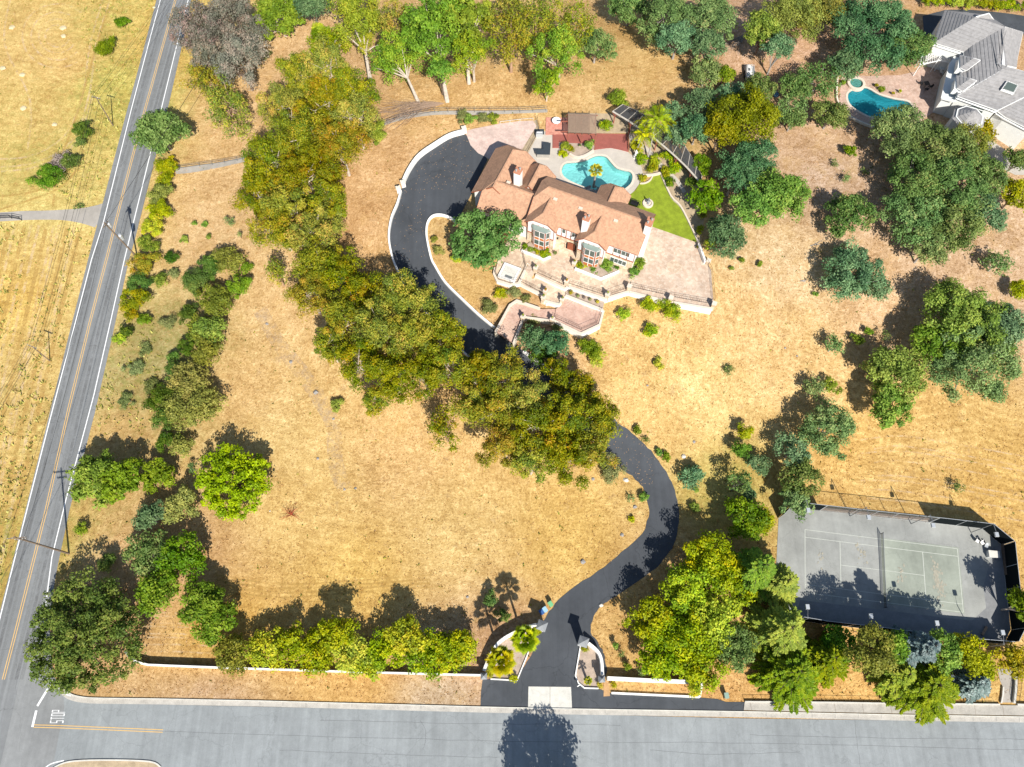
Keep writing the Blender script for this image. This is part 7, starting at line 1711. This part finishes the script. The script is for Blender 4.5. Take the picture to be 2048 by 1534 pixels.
for i in range(1, n, 4):
    for Q in (A_, B_):
        mb = MB(); p = Q[i]; g_ = H(p.x+D_.x, p.y+D_.y)-T0; mb.bar((p.x, p.y, g_-.2), (p.x, p.y, p.z), .18); t = (Q[min(i+1, n-1)]-Q[i-1]).normalized()
        for s in (-1, 1): mb.bar((p.x, p.y, p.z-.9), (p.x+t.x*.7*s, p.y+t.y*.7*s, p.z-.1), .1)
        mb.build('post', 'rust_wood', o_)
# L-shaped outdoor counter and grill
zc = T0+1.05; Lp = [V(a, b, zc) for a, b in ((1069.5,297.4),(1086.5,298),(1087,283.7),(1101.5,285.6),(1100,309),(1073,308.3))]; D_ = Vector((Lp[0].x, Lp[0].y, T0)); o_ = thing('outdoor_counter', 'dark L-shaped bar counter on the pool deck', 'counter', tuple(D_))
plain('slate_dark', (.045, .055, .065), .5, .12, 3); mb = MB(); prism(mb, [(p.x-D_.x, p.y-D_.y) for p in Lp], .97, 1.05); mb.build('countertop', 'slate_dark', o_)
c_ = sum(Lp, Vector())/6; mb = MB(); prism(mb, [((p.x-c_.x)*.93+c_.x-D_.x, (p.y-c_.y)*.93+c_.y-D_.y) for p in Lp], 0, .968); mb.build('base', 'urn_grey', o_)
p = V(1078.5, 272, T0); o_ = thing('grill', 'steel grill with a dark hood at the left end of the pool deck', 'grill', tuple(p)); mb = MB(); mb.box((0, 0, .45), (1.3, .7, .9)); mb.build('cabinet', 'galvanised', o_); mb = MB(); mb.tube([(-.5, .05, .95), (.5, .05, .95)], .28, 12); mb.build('hood', 'grey_metal', o_); mb = MB(); mb.box((0, 1.0, .02), (1.9, 1.3, .04)); mb.build('mat', 'slate_dark', o_)
p = V(1112.5, 246, T0+.12); o_ = thing('round_table', 'round white metal table with chairs pushed under on the brick patio', 'table', tuple(p)); mb = MB(); mb.lathe((0, 0, .7), [(.85, 0), (.85, .03), (.68, .031), (.68, 0)], 22); mb.lathe((0, 0, .7), [(.3, 0), (.3, .03), (0, .031)], 12)
for k in range(8): a = k*math.pi/4; mb.bar((.28*math.cos(a), .28*math.sin(a), .715), (.72*math.cos(a), .72*math.sin(a), .715), .05, .02)
mb.build('tabletop', 'window_frame', o_)
for k in range(4): a = k*math.pi/2+.6; mb = MB(); mb.tube([(.45*math.cos(a), .45*math.sin(a), 0), (.3*math.cos(a), .3*math.sin(a), .7)], .025, 6); mb.build('leg', 'window_frame', o_)
# statue
p = V(1270, 315, T0); o_ = thing('garden_statue', 'white statue on a plinth at the right side of the pool deck', 'statue', tuple(p)); mb = MB(); mb.box((0, 0, .25), (.6, .6, .5)); mb.build('plinth', 'stucco', o_)
mb = MB(); mb.lathe((0, 0, .5), [(.22, 0), (.25, .3), (.17, .75), (.2, .95), (.24, 1.15), (.08, 1.27), (.11, 1.38), (.1, 1.5), (.02, 1.58)], 12); mb.tube([(.2, 0, 1.6), (.34, -.1, 1.35), (.16, -.2, 1.2)], [.06, .05, .04], 7); mb.tube([(-.2, 0, 1.6), (-.36, .05, 1.75), (-.3, .1, 1.98)], [.06, .05, .04], 7); mb.build('figure', 'stucco', o_, smooth=True)
p = V(1295.5, 408, T0); o_ = thing('lawn_fountain', 'small dark fountain figure in a round stone ring on the lawn', 'fountain', tuple(p)); mb = MB(); mb.lathe((0, 0, 0), [(.98, 0), (.98, .3), (.68, .32), (.66, .12), (0, .12)], 20); mb.build('stone_ring', 'coping_stone', o_)
mb = MB(); mb.lathe((0, 0, .1), [(.25, 0), (.12, .3), (.1, .6), (.38, .75), (.36, .8), (.1, .78), (.12, 1.1), (.16, 1.35), (.05, 1.5), (.1, 1.62), (.02, 1.74)], 12); mb.build('figure', 'slate', o_, smooth=True)
p = V(1268, 411, T0); o_ = thing('garden_swing', 'dark garden swing seat on the lawn against the house', 'bench', tuple(p), HA); mb = MB(); mb.box((0, 0, .45), (1.5, .5, .06)); mb.build('seat', 'black_metal', o_); mb = MB(); mb.box((0, .3, .75), (1.5, .06, .6)); mb.build('backrest', 'black_metal', o_)
for s in (-.95, .95): mb = MB(); mb.bar((s, -.5, 0), (s, 0, 1.7), .07); mb.bar((s, .5, 0), (s, 0, 1.7), .07); mb.build('leg', 'black_metal', o_)
mb = MB(); mb.bar((-.95, 0, 1.7), (.95, 0, 1.7), .07); mb.build('top_bar', 'black_metal', o_)
# rocks round the pool palm
rg = random.Random(5); mb = MB()
for _ in range(34):
    a = rg.random()*6.28; r_ = rg.random()**.5*1.7; p = V(1184, 381, T0); s = rg.uniform(.14, .32); mb.lathe((p.x+r_*math.cos(a)*1.3, p.y+r_*math.sin(a)*.55, T0-.05), [(s, 0), (s*.95, s*.5), (s*.5, s*.95), (.02, s)], 7)
o_ = mb.build('rock_garden', 'rock_grey'); tag(o_, 'heap of dark rocks under the single palm at the pool edge', 'rocks', None, 'stuff')
rail_fence([(1074,240),(1078,262),(1050,312)], 1.3, 'thin iron fence between the paved pad and the pool deck', 'black_metal', 1.6, T0, .4, 'iron_fence', .04, 'fence', (.1, 1.0))
rail_fence([(1000,247),(1040,242),(1066,240)], .5, 'low white rail along the back of the paved pad', 'window_frame', 1.6, T0, 0, 'low_rail', .06, 'fence', (1.0,))

# ---------------------------------------------------------------- dry grass tufts over the open ground
def in_poly(X, Y, E):
    ins = np.zeros(X.shape, bool); n = len(E)
    for i in range(n):
        (x0, y0), (x1, y1) = E[i][:2], E[(i+1) % n][:2]
        ins ^= ((y0 > Y) != (y1 > Y)) & (X < (x1-x0)*(Y-y0)/((y1-y0) or 1e-9)+x0)
    return ins
def project(X, Y, Z):
    dz = Z-CAM_H; f = Y*math.sin(CAM_T)-dz*math.cos(CAM_T); u = Y*math.cos(CAM_T)+dz*math.sin(CAM_T)
    return 1024+FPX*X/f, 767-FPX*u/f
NOGO = [XY(GW(q)) for q in (main_poly, dr, CP, [(120,1355),(185,1386),(520,1396),(960,1410),(1487,1416),(1489,1400),(2120,1408),(2120,1700),(60,1700)],
    [(925,255),(1000,242),(1070,238),(1092,230),(1136,224),(1258,226),(1300,262),(1345,300),(1400,365),(1412,430),(1430,520),(1432,612),(1425,622),(1335,607),(1259,590),(1212,604),(1203,655),(1162,672),(1106,650),(1050,640),(1028,690),(988,664),(1016,606),(990,570),(984,530),(930,400),(940,330),(960,310)],
    [(0,418),(214,400),(204,460),(0,448)], [(1676,150),(1737,146),(1800,146),(1840,30),(2120,10),(2120,260),(2000,330),(1950,300),(1800,262),(1703,238),(1674,208)])]
def tufts(name, n, seed, hmin, hmax, w, mat, label, region=None, dens=None):
    rs = np.random.default_rng(seed); px = rs.uniform(-60, 2108, n); py = rs.uniform(-60, 1560, n)
    a = (px-1024)/FPX; b = -(py-767)/FPX; d1 = math.sin(CAM_T)+b*math.cos(CAM_T); d2 = -math.cos(CAM_T)+b*math.sin(CAM_T); z = np.zeros(n)
    for _ in range(10): t = (z-CAM_H)/d2; x, y = a*t, d1*t; z = hgt(x, y)
    ok = np.ones(n, bool)
    for E in NOGO: ok &= ~in_poly(x, y, E)
    if region is not None:
        r = np.zeros(n, bool)
        for E in region: r |= in_poly(px, py, E)
        ok &= r
    # clumped thinning
    c = np.sin(x*.9+np.sin(y*.6)*2)*np.sin(y*1.1+np.sin(x*.5)*2.3)+.6*np.sin(x*2.7+y*1.3)*np.sin(y*2.9-x*.8); ok &= rs.random(n) < np.clip(.5+.38*c, .05, 1)
    x, y, z = x[ok], y[ok], z[ok]; n = len(x); k = 3; cos = []; vs_ = []
    for j in range(k):
        th = rs.uniform(0, 6.28, n); h = rs.uniform(hmin, hmax, n); ln = rs.normal(size=(n, 2))*h[:, None]*.55; ww = w*rs.uniform(.5, 1.3, n)
        ox, oy = x+rs.normal(size=n)*w, y+rs.normal(size=n)*w; dx, dy = np.cos(th)*ww, np.sin(th)*ww
        q = np.stack([np.stack([ox-dx, oy-dy, z-.03], -1), np.stack([ox+dx, oy+dy, z-.03], -1), np.stack([ox+dx*.4+ln[:, 0], oy+dy*.4+ln[:, 1], z+h], -1), np.stack([ox-dx*.4+ln[:, 0], oy-dy*.4+ln[:, 1], z+h], -1)], 1)
        cos.append(q.reshape(-1, 3)); vs_.append(rs.random(n))
    co = np.concatenate(cos); me = mesh_np(name, co, np.arange(len(co)).reshape(-1, 4), mat, np.concatenate(vs_)); o = link(name, me)
    o['kind'] = 'stuff'; o['label'] = label; o['category'] = 'grass'
leafmat('straw', [(0, (0.36, 0.23, 0.10)), (.5, (0.58, 0.40, 0.18)), (1, (0.76, 0.57, 0.29))], .3)
leafmat('straw_green', [(0, (0.22, 0.22, 0.05)), (.5, (0.42, 0.38, 0.10)), (1, (0.66, 0.56, 0.22))], .3)
tufts('dry_grass', 90000, 3, .04, .13, .10, 'straw', 'short dry straw-coloured grass over the open slopes')
tufts('verge_grass', 46000, 5, .15, .5, .16, 'straw_green', 'taller greenish-yellow grass and weeds of the verges left of the road and in the scrub', [[(150,0),(310,0),(245,240),(180,500),(40,1020),(-20,1230),(-60,1230),(-60,1000),(40,700),(130,480),(120,380),(190,230)], [(262,640),(330,640),(300,860),(200,870),(190,830),(225,680)], [(-60,460),(60,450),(20,700),(-60,720)], [(60,380),(190,395),(200,320),(120,290)]])
tufts('field_weeds', 9000, 9, .1, .35, .16, 'leaf_olive', 'small olive weeds dotted over the weedy ground right of the road', [[(262,640),(345,650),(310,880),(200,880),(190,830),(225,680)], [(1420,900),(1500,900),(1490,1000),(1400,1000)], [(330,0),(420,130),(380,200),(345,190)]])
tufts('scattered_weeds', 2600, 21, .08, .3, .13, 'leaf_olive', 'tiny dark weeds scattered thinly across the dry slopes')
tufts('bare_clods', 2500, 22, .02, .1, .13, 'bark_tan', 'scattered brown clods and dead stalks in the dry grass')
make_ground()
